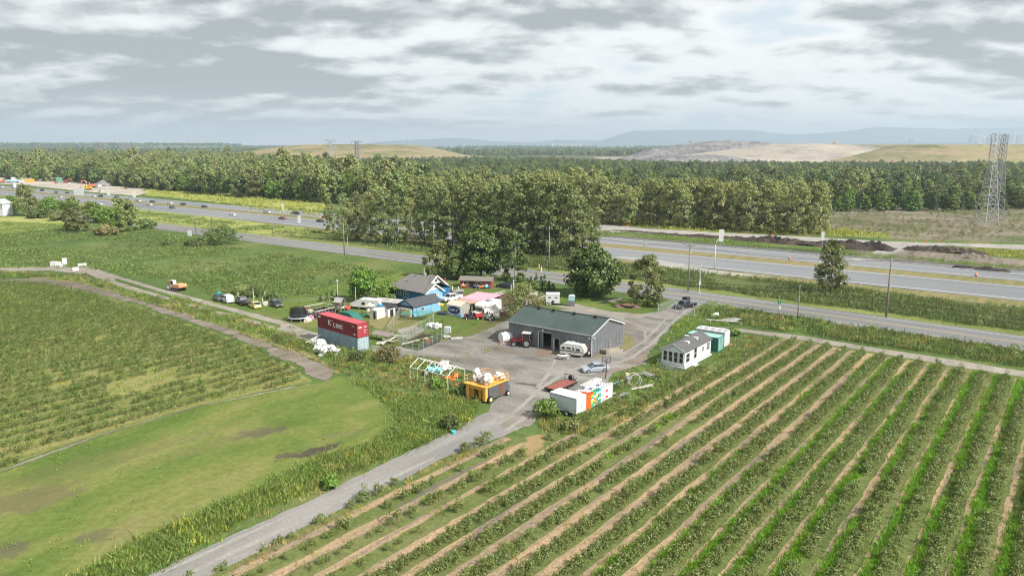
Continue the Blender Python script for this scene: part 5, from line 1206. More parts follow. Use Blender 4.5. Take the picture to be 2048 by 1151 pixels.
TR += [(58, 376, 'sedan', GREYP, 'grey car on the far lanes left of the dark suv'), (150, 386, 'suv', WHITEP, 'white suv on the far lanes right of three dark cars'), (255, 398, 'sedan', GREYP, 'grey sedan on the far lanes before the white suv'), (340, 405, 'sedan', WHITEP, 'white sedan left of the lone black sedan'), (345, 414, 'suv', GREYP, 'grey suv on the near lanes left of the poles'), (250, 406, 'sedan', BLKP, 'black sedan on the near lanes above the clump'), (465, 428, 'sedan', WHITEP, 'white sedan on the near lanes above the bush clump'), (120, 392, 'pickup', WHITEP, 'white pickup on the near lanes behind the left clump')]
for a, b, k, p, lb in TR:
    s_ = inv(U(a, b + 4))[1]; car(k, lb, U(a, b + 3), 142.5 if s_ > 240 else -37.5, p, 'cars driving on the highway', detail=False)
t = car('van', 'white lorry with high cab on the far lanes at the left', U(28, 376), 142.5, WHITEP, 'cars driving on the highway', name='lorry', cat='lorry', detail=False)
B((-2.3, 1.0, -1.2, 1.2, 1.2, 4.2)).build('cargo_box', PALEB, t)

# ---- excavators and works machines
def excavator(label, loc, rz, sc, mt, cabm=GREYM, up=True, twin=False):
    t = thing('excavator', label, 'excavator', loc, rz); t.scale = (sc,) * 3
    for s in (-1, 1):
        tr = MB().prism([(-1.7, .25), (-1.4, 0), (1.4, 0), (1.7, .25), (1.7, .55), (1.35, .85), (-1.35, .85), (-1.7, .55)], s * 1.05 - .28, s * 1.05 + .28).build('track', TYRE, t)
        for x in (-1.1, -.4, .4, 1.1): MB().tube((x, s * 1.05 - .3, .4), (x, s * 1.05 + .3, .4), .2, .2, 8).build('roller', GREYM, tr)
    MB().tube((0, 0, .7), (0, 0, 1.0), .7, .7, 12).build('turntable', GREYM, t)
    MB().prism([(-2.2, 1.1), (-2.0, 1.0), (1.2, 1.0), (1.2, 1.45), (.3, 1.9), (-1.9, 1.95), (-2.25, 1.7)], -1.2, 1.2).build('body', mt, t)
    cb = MB().prism([(.1, 1.5), (1.35, 1.5), (1.25, 2.3), (1.0, 2.9), (.15, 2.9)], .25, 1.2).build('cab', cabm, t)
    B((.22, 1.22, .22, .245, 1.9, 2.75), (.22, 1.1, 1.205, 1.23, 1.9, 2.75)).build('window', GL, cb)
    bm_ = MB(); P = [(1.1, 1.4), (2.6, 3.6), (4.2, 3.4)] if up else [(1.1, 1.4), (2.4, 2.6), (3.6, 2.2)]
    for a, b in zip(P, P[1:]): bm_.tube((a[0], -.25, a[1]), (b[0], -.25, b[1]), .24, .2, 4)
    bm_.build('boom', mt, t); e = P[-1]
    MB().tube((e[0], -.25, e[1] + .2), (e[0] + .6, -.25, .8), .17, .15, 4).build('stick', mt, t)
    MB().prism([(e[0] + .2, .1), (e[0] + .9, .0), (e[0] + 1.0, .7), (e[0] + .5, .9)], -.75, .25).build('bucket', GREYM, t)
    MB().tube((1.3, -.25, 1.1), (2.3, -.25, 2.7), .07, .07, 5).build('hydraulic_ram', CHROME, t)
    return t
ORP = M('excavator orange', (.72, .22, .08), .5, var=.25); ORF = M('faded orange', (.80, .34, .17), .6, var=.3)
excavator('small faded orange excavator standing in the meadow beside the track', U(356, 581), 150, .95, ORF, M('white cab', (.6, .62, .63)), False)
excavator('large orange red excavator with raised boom on the works ground', U(182, 376), 185, 1.75, ORP)
excavator('yellow excavator in front of the large orange red one', U(176, 380), 175, 1.3, YEL, YEL, False)
excavator('dark red excavator right of the green hopper', U(132, 366), 10, 1.2, REDP)
excavator('orange machine cut by the left edge of the frame', U(4, 366), 0, 1.2, ORP, ORP, False)
excavator('small brown excavator at the right end of the works ground', U(251, 378), 190, .8, M('rusty brown', (.3, .12, .07)), GREYM, False)
t = thing('dump_truck', 'white cabbed lorry beside the large excavator', 'lorry', U(194, 376), 5)
B((-3.5, 1.2, -1.2, 1.2, 1.1, 2.9)).build('tipper_body', M('lorry dark body', (.2, .21, .22)), t); B((1.4, 3.4, -1.2, 1.2, .8, 3.1)).build('cab', WHITEP, t)
for x in (-2.6, -1.3, 2.4):
    for s in (-1, 1): wheel(t, x, s * 1.05, .5, .3)
t = thing('hopper', 'tall green hopper standing at the wood edge', 'hopper', U(118, 367), 8)
MB().add([(-2.4, -1.5, 5.8), (2.4, -1.5, 5.8), (2.4, 1.5, 5.8), (-2.4, 1.5, 5.8), (-1.2, -1, 2), (3.2, -1, 1.2), (3.2, 1, 1.2), (-1.2, 1, 2)], [(0, 1, 2, 3), (7, 6, 5, 4), (0, 4, 5, 1), (1, 5, 6, 2), (2, 6, 7, 3), (3, 7, 4, 0)]).build('hopper_body', M('green hopper paint', (.16, .36, .28)), t)
for s in (-1, 1):
    for x in (-1.8, 1.8): MB().tube((x, s, 0), (x * .7, s, 5), .14, .14, 5).build('leg', GREYM, t)
B((-3.4, -1.6, -1, 1, .6, 2.4)).build('cab', REDP, t)
t = thing('site_cabin', 'orange container beside the works at the far left', 'container', U(60, 365), 4); B((-3.6, 3.6, -1.2, 1.2, 0, 3.4)).build('cabin_wall', M('orange cabin', (.80, .42, .06)), t); B((-3.7, 3.7, -1.3, 1.3, 3.4, 3.55)).build('roof', M('orange roof', (.7, .36, .05)), t)
t = thing('tanker', 'pale blue tanker body parked at the far left of the works', 'tanker', U(26, 366), 4)
MB().tube((-6, 0, 2.0), (6, 0, 2.0), 1.1, 1.1, 12).build('tank', M('pale blue tank', (.38, .55, .68)), t); B((-1, 2.2, -1, 1, 2.9, 5.6)).build('cab', WHITEP, t); B((6.2, 10, -1.2, 1.2, .6, 2.4)).build('trailer_deck', WHITEP, t)
for x in (-4.5, -3.3, 4, 5.2, 8):
    for s in (-1, 1): wheel(t, x, s * 1.0, .5, .3)
t = thing('site_barrow', 'small white machine beside the dark red excavator', 'machine', U(139, 370), 0); B((-1.2, 1.2, -.6, .6, .4, 1.4), (-.4, .3, -.5, .5, 1.42, 2.3)).build('machine_body', WHITEP, t)
for s in (-1, 1): wheel(t, -.8, s * .6, .35); wheel(t, .8, s * .6, .35)
# burn tiny rail: two rail ends on landfill
for a, b, lb, m_ in ((1410, 283.5, 'tiny yellow machine on the tipping mound crest', YEL), (1370, 284, 'dark machine on the left of the tipping mound crest', GREYM), (1450, 283, 'second dark machine on the tipping mound crest', GREYM), (1650, 287, 'orange machine at the end of the pale fill', ORP)):
    z = 43 if a < 1600 else 39; x = (a - 1024) / 1500 * (2080 if a < 1600 else 1800)
    t = thing('bulldozer', lb, 'bulldozer', (x, 2060 if a < 1600 else 1780), 5, 'machines on the tipping mound', z=z)
    B((-3, 3, -1.6, 1.6, .8, 2.6)).build('body', m_, t); B((-1.8, .6, -1.2, 1.2, 2.62, 4.4)).build('cab', m_, t); B((3.2, 3.6, -2, 2, 0, 1.8)).build('blade', GREYM, t); B((-3, 3, -2, -1.65, 0, 1.2), (-3, 3, 1.65, 2, 0, 1.2)).build('track', TYRE, t)
# ================================================================ the farm
def mblock(par, name, mat, *b): return B(*b).build(name, mat, par)
def ribbed(L, z0, z1, pitch=.3, d=.05, axis='x', y=0.0, out=-1):
    """metal sheet wall with standing ribs"""
    mb = MB(); n = int(L / pitch); prof = []
    for k in range(n):
        a = L * k / n; w = L / n
        prof += [(a, 0), (a + w * .55, 0), (a + w * .62, out * d), (a + w * .93, out * d)]
    prof.append((L, 0)); v = []
    for a, b in prof: v += [(a, y + b, z0), (a, y + b, z1)] if axis == 'x' else [(y - b, a, z0), (y - b, a, z1)]
    mb.add(v, [(2 * i_, 2 * i_ + 2, 2 * i_ + 3, 2 * i_ + 1) for i_ in range(len(prof) - 1)]); return mb
# ---- grey barn
BG = M('grey barn metal', (.19, .205, .23), .6, .1, .3, .7, dirt=(.13, .12, .11)); BROOF = M('green grey barn roof', (.07, .095, .09), .85, 0, .5, .35, dirt=(.04, .06, .055)); TRIM = M('pale barn trim', (.55, .56, .57), .6); DARKIN = M('dark interior', (.03, .028, .026), .95); BFLOOR = M('barn floor', (.12, .11, .10), .95)
bn = thing('barn', 'long grey metal barn with green grey roof and open door', 'barn', (-.6, 135.5), -36.6)
L_, W_, E_, RD = 17.8, 11.0, 4.0, 5.85
dx0, dx1, sx0, sx1 = 6.7, 9.5, 10.15, 11.1
for (a, b, z0) in ((0, dx0, 0), (dx0, dx1, 3.05), (dx1, sx0, 0), (sx0, sx1, 2.2), (sx1, L_, 0)):
    m = ribbed(b - a, z0, E_, .32); m.v = [(x + a, y, z) for x, y, z in m.v]; m.build('wall', BG, bn)
ribbed(L_, 0, E_, .32, y=W_, out=1).build('wall', BG, bn)
for xx, out in ((0, 1), (L_, -1)):
    mb = MB(); n = 36
    for k in range(n):
        y0, y1 = W_ * k / n, W_ * (k + 1) / n; ym = y0 + (y1 - y0) * .6; zf = lambda y: E_ + (RD - E_) * (1 - abs(y - W_ / 2) / (W_ / 2))
        o_ = -out * .05
        mb.add([(xx, y0, 0), (xx, ym, 0), (xx, ym, zf(ym)), (xx, y0, zf(y0))], [(0, 1, 2, 3)]); mb.add([(xx, ym, 0), (xx + o_, ym + .03, 0), (xx + o_, ym + .03, zf(ym)), (xx, ym, zf(ym))], [(0, 1, 2, 3)])
        mb.add([(xx + o_, ym + .03, 0), (xx + o_, y1 - .03, 0), (xx + o_, y1 - .03, zf(y1)), (xx + o_, ym + .03, zf(ym))], [(0, 1, 2, 3)]); mb.add([(xx + o_, y1 - .03, 0), (xx, y1, 0), (xx, y1, zf(y1)), (xx + o_, y1 - .03, zf(y1))], [(0, 1, 2, 3)])
    mb.build('wall', BG, bn, label='lit gable end wall' if xx else None)
for s in (0, 1):
    y0, y1 = (-.35, W_ / 2) if s == 0 else (W_ + .35, W_ / 2); ze = E_ - .12 + .02
    mb = MB(); n = 24
    for k in range(n):
        x0 = -.3 + (L_ + .6) * k / n; x1 = -.3 + (L_ + .6) * (k + 1) / n
        mb.add([(x0, y0, ze + .1), (x1 - .06, y0, ze + .1), (x1 - .06, y1, RD + .1), (x0, y1, RD + .1)], [(0, 1, 2, 3)])
        mb.add([(x1 - .06, y0, ze + .1), (x1, y0, ze + .112), (x1, y1, RD + .112), (x1 - .06, y1, RD + .1)], [(0, 1, 2, 3)])
    rf = mb.build('roof', BROOF, bn)
    if s == 0:
        for x in (3.4, 6.7, 11.2, 15.6): B((x - .18, x + .18, y1 - .75, y1 - .35, RD - .1, RD + .42)).build('roof_vent', DARKIN, rf)
B((-.3, L_ + .3, W_ / 2 - .15, W_ / 2 + .15, RD + .1, RD + .2)).build('ridge_cap', BROOF, bn)
fb = MB()
for y0, z0, y1, z1 in ((-.36, E_ - .0, W_ / 2, RD + .12), (W_ / 2, RD + .12, W_ + .36, E_ - .0)): fb.add([(L_ + .31, y0, z0 - .2), (L_ + .31, y1, z1 - .2), (L_ + .31, y1, z1 + .03), (L_ + .31, y0, z0 + .03), (L_ + .36, y0, z0 - .2), (L_ + .36, y1, z1 - .2), (L_ + .36, y1, z1 + .03), (L_ + .36, y0, z0 + .03)], [(0, 1, 2, 3), (7, 6, 5, 4), (3, 2, 6, 7), (0, 4, 5, 1)])
fb.build('barge_board', TRIM, bn); mblock(bn, 'gutter', TRIM, (-.3, L_ + .3, -.42, -.32, E_ - .12, E_ - .0))
mblock(bn, 'corner_trim', TRIM, (L_ - .02, L_ + .08, -.1, .04, 0, E_ - .1)); mblock(bn, 'floor', BFLOOR, (.1, L_ - .1, .1, W_ - .1, .075, .1))
dm = mblock(bn, 'door_frame', TRIM, (dx0 - .02, dx0 + .14, -.12, .06, 0, 3.1)); mblock(bn, 'door_frame', TRIM, (sx0 - .14, sx0 + .02, -.14, .06, 0, 2.25)); mblock(bn, 'door_frame', TRIM, (dx0 + .15, dx1, -.1, .05, 3.02, 3.12))
mblock(bn, 'sliding_door', BG, (dx0 + .2, dx0 + .9, .25, .32, .1, 3.0))
for x in (7.9, L_ - .3): MB().blob((x, -.35, E_ - .55), (.2, .2, .14), 2, 1, 0).build('floodlight', SIGNW, bn)
MB().blob((L_ + .3, .25, E_ - .55), (.2, .2, .14), 2, 1, 0).build('floodlight', SIGNW, bn)
sm_ = MB()
for k in range(1, 11): yy_ = W_ * k / 11; sm_.bx(L_ + .05, L_ + .075, yy_ - .03, yy_ + .03, .02, E_ - .05 + (RD - E_) * (1 - abs(yy_ - W_ / 2) / (W_ / 2)))
sm_.build('panel_seam', M('barn seam metal', (.28, .30, .325), .55), bn)
sm_ = MB()
for k in range(1, 18):
    if not (dx0 - .1 < k < dx1 + .1 or sx0 - .1 < k < sx1 + .1): sm_.bx(k - .03, k + .03, -.08, -.055, .02, E_ - .2)
sm_.build('panel_seam', M('barn seam metal', (.28, .30, .325), .55), bn)
# ---- containers
def container(name, label, loc, rz, L, W, H, z, mt, roofm, doorm, group=None, pitch=.28, doors_at=1, opentop=False, text=None):
    t = thing(name, label, 'container', loc, rz, group, z)
    ribbed(L, .15, H - .12, pitch, .045).build('side_panel', mt, t); ribbed(L, .15, H - .12, pitch, .045, y=W, out=1).build('side_panel', mt, t)
    m = ribbed(W, .15, H - .12, pitch, .045, 'y', 0.02, 1); m.build('end_panel', mt, t)
    fr = MB()
    for x in (0, L - .12):
        for y in (0 - .03, W - .1): fr.bx(x, x + .12, y, y + .13, 0, H)
    for y in (-.03, W - .1): fr.bx(0, L, y, y + .13, 0, .15); fr.bx(0, L, y, y + .13, H - .13, H)
    fr.bx(0, .12, 0, W, 0, .15); fr.bx(0, .12, 0, W, H - .13, H); fr.bx(L - .12, L, 0, W, H - .13, H); fr.bx(L - .12, L, 0, W, 0, .15)
    fr.build('frame', mt, t)
    rb = MB(); n = int(L / .6)
    if opentop: rb.bx(.12, L - .12, .1, W * .38, H - .1, H - .02); rb.bx(.12, L - .12, W * .62, W - .1, H - .1, H - .02)
    else:
        for k in range(n): rb.bx(.1 + (L - .2) * k / n, .1 + (L - .2) * (k + .82) / n, .08, W - .08, H - .06, H + .01)
        rb.bx(.1, L - .1, .06, W - .06, H - .09, H - .055)
    rb.build('roof', roofm, t)
    for s in (0, 1):
        y0 = .1 + s * (W / 2 - .1); d = mblock(t, 'door', doorm, (L - .1, L - .04, y0, y0 + W / 2 - .12, .17, H - .16))
        for k in (0.22, .75): MB().tube((L + .0, y0 + (W / 2 - .12) * k, .17), (L + .0, y0 + (W / 2 - .12) * k, H - .16), .035, .035, 5).build('locking_bar', roofm, d)
        hb_ = MB()
        for z_ in np.linspace(.5, H - .5, 4): hb_.bx(L - .04, L - .005, y0 + .05, y0 + W / 2 - .17, z_ - .03, z_ + .03)
        hb_.build('door_rib', mt, d)
    return t
REDC = M('dark red container paint', (.22, .035, .045), .6, 0, .2, .5, dirt=(.12, .03, .03)); REDR = M('faded red roof paint', (.50, .10, .12), .7, 0, .3, .6); REDD = M('red door paint with sunlight', (.42, .06, .07), .6, 0, .2)  # door red is a lighter copy, sunlight on that end put into the paint
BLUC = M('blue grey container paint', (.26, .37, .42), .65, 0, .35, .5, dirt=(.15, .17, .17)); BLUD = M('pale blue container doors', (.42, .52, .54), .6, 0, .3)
ncx, ncy = -27.2, 128.1; ang = R(-43); clx, cly = ncx - 12.5 * math.cos(ang), ncy - 12.5 * math.sin(ang)
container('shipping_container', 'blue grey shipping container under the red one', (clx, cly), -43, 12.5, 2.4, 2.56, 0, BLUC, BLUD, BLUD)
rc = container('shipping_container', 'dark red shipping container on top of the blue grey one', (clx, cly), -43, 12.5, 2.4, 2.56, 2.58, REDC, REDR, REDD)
def glyphs():
    """serif capitals as polygons on a 1 high grid: rectangles (x0,x1,z0,z1) and slanted strokes"""
    return {
        'K': (1.0, [(.08, .30, 0, 1), (0, .40, 0, .09), (0, .40, .91, 1), (.62, 1.02, 0, .09), (.60, .98, .91, 1)], [((.28, .38), (.84, .95), .13), ((.42, .52), (.86, .05), .24)]),
        'L': (.8, [(.08, .28, 0, 1), (0, .38, .92, 1), (0, .78, 0, .11), (.68, .78, 0, .32)], []),
        'I': (.45, [(.12, .32, 0, 1), (0, .44, 0, .09), (0, .44, .91, 1)], []),
        'N': (1.0, [(.08, .2, 0, 1), (.78, .9, 0, 1), (0, .32, 0, .09), (0, .3, .91, 1), (.68, 1.0, .91, 1)], [((.18, .98), (.82, .02), .26)]),
        'E': (.8, [(.08, .28, 0, 1), (0, .78, 0, .1), (0, .76, .9, 1), (.2, .56, .46, .56), (.68, .78, 0, .3), (.66, .76, .72, 1), (.5, .58, .36, .66)], []),
        'U': (.75, [(.0, .2, .15, 1), (.55, .75, .15, 1), (.08, .67, 0, .2)], []), 'B': (.75, [(.0, .2, 0, 1), (.2, .66, .82, 1), (.2, .66, .42, .58), (.2, .66, 0, .18), (.56, .75, .1, .46), (.54, .72, .54, .9)], []),
        'X': (.8, [], [((.08, 0), (.72, 1), .24), ((.08, 1), (.72, 0), .24)]), '-': (.45, [(.03, .42, .4, .58)], [])}
def text(par, s, x, z, h, y, mat, name='lettering', sp=.12, xw=1.0):
    GLY = glyphs(); mb = MB()
    for c in s:
        if c == ' ': x += h * .5; continue
        w, rects, st = GLY[c]
        for i_, (a, b, c0, c1) in enumerate(rects): mb.bx(x + a * h * xw, x + b * h * xw, y - .012 - .001 * i_, y, z + c0 * h, z + c1 * h)
        for (p, q, tk) in st:
            d = Vector((q[0] - p[0], q[1] - p[1])); n_ = Vector((tk / 2, 0))
            pts = [(p[0] - tk / 2, p[1]), (p[0] + tk / 2, p[1]), (q[0] + tk / 2, q[1]), (q[0] - tk / 2, q[1])]
            mb.prism([(x + a * h * xw, z + b * h) for a, b in pts], y - .02, y - .004)
        x += (w + sp) * h * xw
    return mb.build(name, mat, par)
LET = M('white lettering paint', (.78, .77, .74), .6, var=.1)
text(rc, 'K', 3.55, 1.02, .98, -.05, LET, xw=.95); mblock(rc, 'lettering', LET, (4.78, 4.86, -.075, -.05, 1.86, 2.02), (4.9, 4.98, -.075, -.05, 1.86, 2.02))
text(rc, 'LINE', 5.15, .90, .74, -.05, LET, xw=1.22, sp=.1)
mblock(rc, 'decal', LET, (.45, 1.1, -.075, -.05, 1.95, 2.28)); mblock(rc, 'decal', LET, (11.5, 11.95, -.075, -.05, .45, .72)); mblock(rc, 'decal', LET, (11.0, 11.7, -.07, -.05, 2.02, 2.08), (11.35, 11.7, -.07, -.05, 1.85, 1.92))
mblock(rc, 'decal', LET, (12.505, 12.53, .25, .9, 1.75, 1.95)); mblock(rc, 'decal', LET, (12.505, 12.53, 1.35, 2.1, 1.85, 1.9), (12.505, 12.53, 1.35, 1.9, 1.7, 1.75), (12.505, 12.53, 1.35, 2.0, 1.2, 1.26), (12.505, 12.53, 1.35, 1.8, .8, .86))
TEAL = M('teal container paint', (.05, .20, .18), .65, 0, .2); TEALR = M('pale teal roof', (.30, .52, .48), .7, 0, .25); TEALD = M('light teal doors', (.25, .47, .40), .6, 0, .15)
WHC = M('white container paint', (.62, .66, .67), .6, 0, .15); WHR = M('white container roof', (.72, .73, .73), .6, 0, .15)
def boxcorner(near, rz, L): a = R(rz); return (near[0] - L * math.cos(a), near[1] - L * math.sin(a))
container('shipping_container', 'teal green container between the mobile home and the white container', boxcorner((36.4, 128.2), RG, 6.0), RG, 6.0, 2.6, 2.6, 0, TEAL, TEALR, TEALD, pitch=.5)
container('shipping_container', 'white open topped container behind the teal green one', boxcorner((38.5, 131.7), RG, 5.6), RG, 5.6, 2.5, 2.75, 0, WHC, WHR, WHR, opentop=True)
# ---- gabled house helper
def gable(name, label, cat, loc, rz, L, W, E, Rz, wallm, roofm, ov=.3, trimm=None, ridge='y', th=.1, z0=0.0):
    """box L (x) by W (y) with ridge along 'y' or 'x'"""
    t = thing(name, label, cat, loc, rz)
    if ridge == 'y':
        MB().prism([(0, z0), (L, z0), (L, E), (L / 2, Rz), (0, E)], 0, W).build('wall', wallm, t)
        sl_ = (Rz - E) / (L / 2)
        for s in (0, 1):
            xa, xb = (-ov, L / 2) if s == 0 else (L + ov, L / 2); za = E - ov * sl_
            MB().add([(xa, -ov, za + .02), (xb, -ov, Rz + .02), (xb, W + ov, Rz + .02), (xa, W + ov, za + .02), (xa, -ov, za + th), (xb, -ov, Rz + th), (xb, W + ov, Rz + th), (xa, W + ov, za + th)], [(0, 1, 2, 3), (7, 6, 5, 4), (0, 4, 5, 1), (1, 5, 6, 2), (2, 6, 7, 3), (3, 7, 4, 0)]).build('roof', roofm, t)
            if trimm: MB().add([(xa, -ov - .05, za - .1), (xb, -ov - .05, Rz - .1), (xb, -ov - .05, Rz + th + .03), (xa, -ov - .05, za + th + .03), (xa, -ov - .005, za - .1), (xb, -ov - .005, Rz - .1), (xb, -ov - .005, Rz + th + .03), (xa, -ov - .005, za + th + .03)], [(0, 1, 2, 3), (7, 6, 5, 4), (3, 2, 6, 7), (0, 4, 5, 1), (0, 3, 7, 4), (1, 5, 6, 2)]).build('barge_board', trimm, t)
    else:
        MB().prism([(0, z0), (W, z0), (W, E), (W / 2, Rz), (0, E)], 0, L, 'x').build('wall', wallm, t)
        sl_ = (Rz - E) / (W / 2)
        for s in (0, 1):
            ya, yb = (-ov, W / 2) if s == 0 else (W + ov, W / 2); za = E - ov * sl_
            MB().add([(-ov, ya, za + .02), (L + ov, ya, za + .02), (L + ov, yb, Rz + .02), (-ov, yb, Rz + .02), (-ov, ya, za + th), (L + ov, ya, za + th), (L + ov, yb, Rz + th), (-ov, yb, Rz + th)], [(0, 1, 2, 3), (7, 6, 5, 4), (0, 4, 5, 1), (1, 5, 6, 2), (2, 6, 7, 3), (3, 7, 4, 0)]).build('roof', roofm, t)
            if trimm:
                for xx in (-ov - .05, L + ov + .005): MB().add([(xx, ya, za - .1), (xx, yb, Rz - .1), (xx, yb, Rz + th + .03), (xx, ya, za + th + .03), (xx + .045, ya, za - .1), (xx + .045, yb, Rz - .1), (xx + .045, yb, Rz + th + .03), (xx + .045, ya, za + th + .03)], [(0, 1, 2, 3), (7, 6, 5, 4), (3, 2, 6, 7), (0, 4, 5, 1)]).build('barge_board', trimm, t)
    return t
def win(par, x, z, w, h, y=0, mull=0, fm=None, face='front', fr=.09, name='window'):
    fm = fm or SIGNW
    def bxx(mb, a, b, c, d, o0, o1):
        if face == 'front': mb.bx(a, b, y - o1, y - o0, c, d)
        elif face == 'right': mb.bx(y + o0, y + o1, a, b, c, d)
        elif face == 'left': mb.bx(y - o1, y - o0, a, b, c, d)
    m = MB(); bxx(m, x - fr, x, z - fr, z + h + fr, .0, .07); bxx(m, x + w, x + w + fr, z - fr, z + h + fr, .0, .07); bxx(m, x, x + w, z - fr, z, .0, .07); bxx(m, x, x + w, z + h, z + h + fr, .0, .07)
    for k in range(mull): xx = x + w * (k + 1) / (mull + 1); bxx(m, xx - .035, xx + .035, z, z + h, .025, .065)
    if h > 1.0: bxx(m, x, x + w, z + h * .5 - .03, z + h * .5 + .03, .022, .06)
    f = m.build(name, fm, par); g = MB(); bxx(g, x, x + w, z, z + h, .003, .02); g.build('pane', GL, f); return f
# ---- mobile home
PALEW = M('pale blue white siding', (.60, .66, .72), .6, 0, .1); LIGHTW = M('white vinyl siding', (.66, .69, .71), .6, 0, .08); SHING = M('dark grey shingles', (.085, .085, .09), .9, 0, .35, 1.2, dirt=(.14, .14, .14))
mh = gable('mobile_home', 'small white mobile home with dark shingle roof and tall front windows', 'mobile home', (24.9, 120.5), RG, 4.1, 10.6, 2.95, 4.0, LIGHTW, SHING, .25, SIGNW, 'y', z0=.45)
for k, x in enumerate((.35, 1.3, 2.25, 3.2)): win(mh, x, .95, .62, 1.65, 0)
win(mh, .5, 1.0, 1.3, 1.4, 4.1, 0, face='right'); win(mh, 3.6, 1.0, 1.0, 1.7, 4.1, 0, face='right'); win(mh, 6.9, 1.5, .5, .8, 4.1, 0, face='right'); win(mh, 8.9, 1.35, 1.0, 1.2, 4.1, 1, face='right')
mblock(mh, 'door', LIGHTW, (4.1, 4.15, 2.5, 3.2, .5, 2.5)); mblock(mh, 'skirt', M('blue grey skirt', (.28, .33, .42)), (-.03, 4.13, -.03, 10.63, 0, .44)); mblock(mh, 'deck_edge', SIGNW, (-.1, 4.3, -.35, -.05, .1, .3)); mblock(mh, 'deck_edge', SIGNW, (4.15, 4.35, -.3, 10.6, .1, .3)); mblock(mh, 'step', SIGNW, (4.4, 5.0, 2.2, 3.8, .0, .25))
for x, y in ((2.9, 3.4), (2.9, 6.8), (1.0, 7.5)):
    zz_ = 2.95 + 1.05 * (1 - abs(x - 2.05) / 2.05); B((x - .35, x + .35, y - .3, y + .3, zz_ - .1, zz_ + .28)).build('skylight', SIGNW, mh)
# ---- blue house
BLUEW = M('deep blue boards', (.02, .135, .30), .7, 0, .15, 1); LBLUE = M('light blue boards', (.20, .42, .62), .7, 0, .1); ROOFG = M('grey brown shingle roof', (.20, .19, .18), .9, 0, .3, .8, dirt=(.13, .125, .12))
bh = thing('blue_house', 'blue house with broad grey shingle roof and white gables', 'house', (-28.9, 175.9), -41)
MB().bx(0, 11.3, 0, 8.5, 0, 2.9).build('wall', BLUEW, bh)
# main roof: hipped at the left, high ridge; sloping plates
def plate(par, name, mat, pts, th=.14):
    v = [Vector(p) for p in pts]; n = (v[1] - v[0]).cross(v[2] - v[0]).normalized()
    if n.z < 0: n = -n
    k = len(v); MB().add([tuple(p) for p in v] + [tuple(p + n * th) for p in v], [tuple(range(k - 1, -1, -1)), tuple(range(k, 2 * k))] + [(j, (j + 1) % k, k + (j + 1) % k, k + j) for j in range(k)]).build(name, mat, par)
plate(bh, 'roof', ROOFG, [(-.5, -.5, 2.75), (11.6, -.5, 2.75), (9.3, 4.2, 5.7), (2.6, 4.2, 5.7)])
plate(bh, 'roof', ROOFG, [(-.5, 9, 2.75), (2.6, 4.2, 5.7), (9.3, 4.2, 5.7), (11.6, 9, 2.75)])
plate(bh, 'roof', ROOFG, [(-.5, -.5, 2.75), (2.6, 4.2, 5.7), (-.5, 9, 2.75)])
# right-hand gabled wing and porch gable facing the drive
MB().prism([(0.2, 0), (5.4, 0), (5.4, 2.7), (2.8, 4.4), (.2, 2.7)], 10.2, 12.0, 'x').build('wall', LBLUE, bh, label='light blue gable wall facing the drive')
plate(bh, 'roof', ROOFG, [(8.6, -.2, 2.55), (12.4, -.2, 2.55), (12.4, 2.8, 4.5), (8.6, 2.8, 4.5)]); plate(bh, 'roof', ROOFG, [(8.6, 5.8, 2.55), (8.6, 2.8, 4.5), (12.4, 2.8, 4.5), (12.4, 5.8, 2.55)])
for a, b in (((12.42, -.25, 2.5), (12.42, 2.8, 4.5)), ((12.42, 2.8, 4.5), (12.42, 5.85, 2.5))):
    MB().add([(a[0], a[1], a[2] - .16), (b[0], b[1], b[2] - .16), (b[0], b[1], b[2] + .2), (a[0], a[1], a[2] + .2), (a[0] + .1, a[1], a[2] - .16), (b[0] + .1, b[1], b[2] - .16), (b[0] + .1, b[1], b[2] + .2), (a[0] + .1, a[1], a[2] + .2)], [(0, 1, 2, 3), (7, 6, 5, 4), (3, 2, 6, 7), (0, 4, 5, 1)]).build('barge_board', SIGNW, bh)
MB().prism([(.9, 3.15), (4.7, 3.15), (2.8, 4.36)], 12.02, 12.08, 'x').build('gable_panel', SIGNW, bh)
MB().prism([(2.9, 4.2), (7.3, 4.2), (5.1, 5.75)], 9.8, 10.3, 'x').build('dormer', SIGNW, bh)
plate(bh, 'roof', ROOFG, [(8.0, 2.4, 3.9), (10.7, 2.4, 3.9), (10.7, 5.1, 5.95), (8.0, 5.1, 5.95)]); plate(bh, 'roof', ROOFG, [(8.0, 7.8, 3.9), (8.0, 5.1, 5.95), (10.7, 5.1, 5.95), (10.7, 7.8, 3.9)])
for a, b in (((10.72, 2.35, 3.9), (10.72, 5.1, 5.98)), ((10.72, 5.1, 5.98), (10.72, 8.6, 3.3))):
    MB().add([(a[0], a[1], a[2] - .16), (b[0], b[1], b[2] - .16), (b[0], b[1], b[2] + .2), (a[0], a[1], a[2] + .2), (a[0] + .1, a[1], a[2] - .16), (b[0] + .1, b[1], b[2] - .16), (b[0] + .1, b[1], b[2] + .2), (a[0] + .1, a[1], a[2] + .2)], [(0, 1, 2, 3), (7, 6, 5, 4), (3, 2, 6, 7), (0, 4, 5, 1)]).build('barge_board', SIGNW, bh)
win(bh, 1.3, 1.2, .6, 1.3); win(bh, 2.9, 1.4, .6, 1.0); win(bh, 4.6, 1.0, 1.5, 1.4, mull=1); win(bh, 2.0, 1.0, 1.4, 1.3, 12.0, 1, face='right'); win(bh, 4.7, 4.55, .6, .6, 10.3, 0, face='right', fr=.05); mblock(bh, 'door', LBLUE, (12.0, 12.06, 4.2, 5.1, .1, 2.2))
mblock(bh, 'door_frame', SIGNW, (12.0, 12.09, 5.12, 5.25, .1, 2.3), (12.0, 12.09, 4.05, 4.18, .1, 2.3))
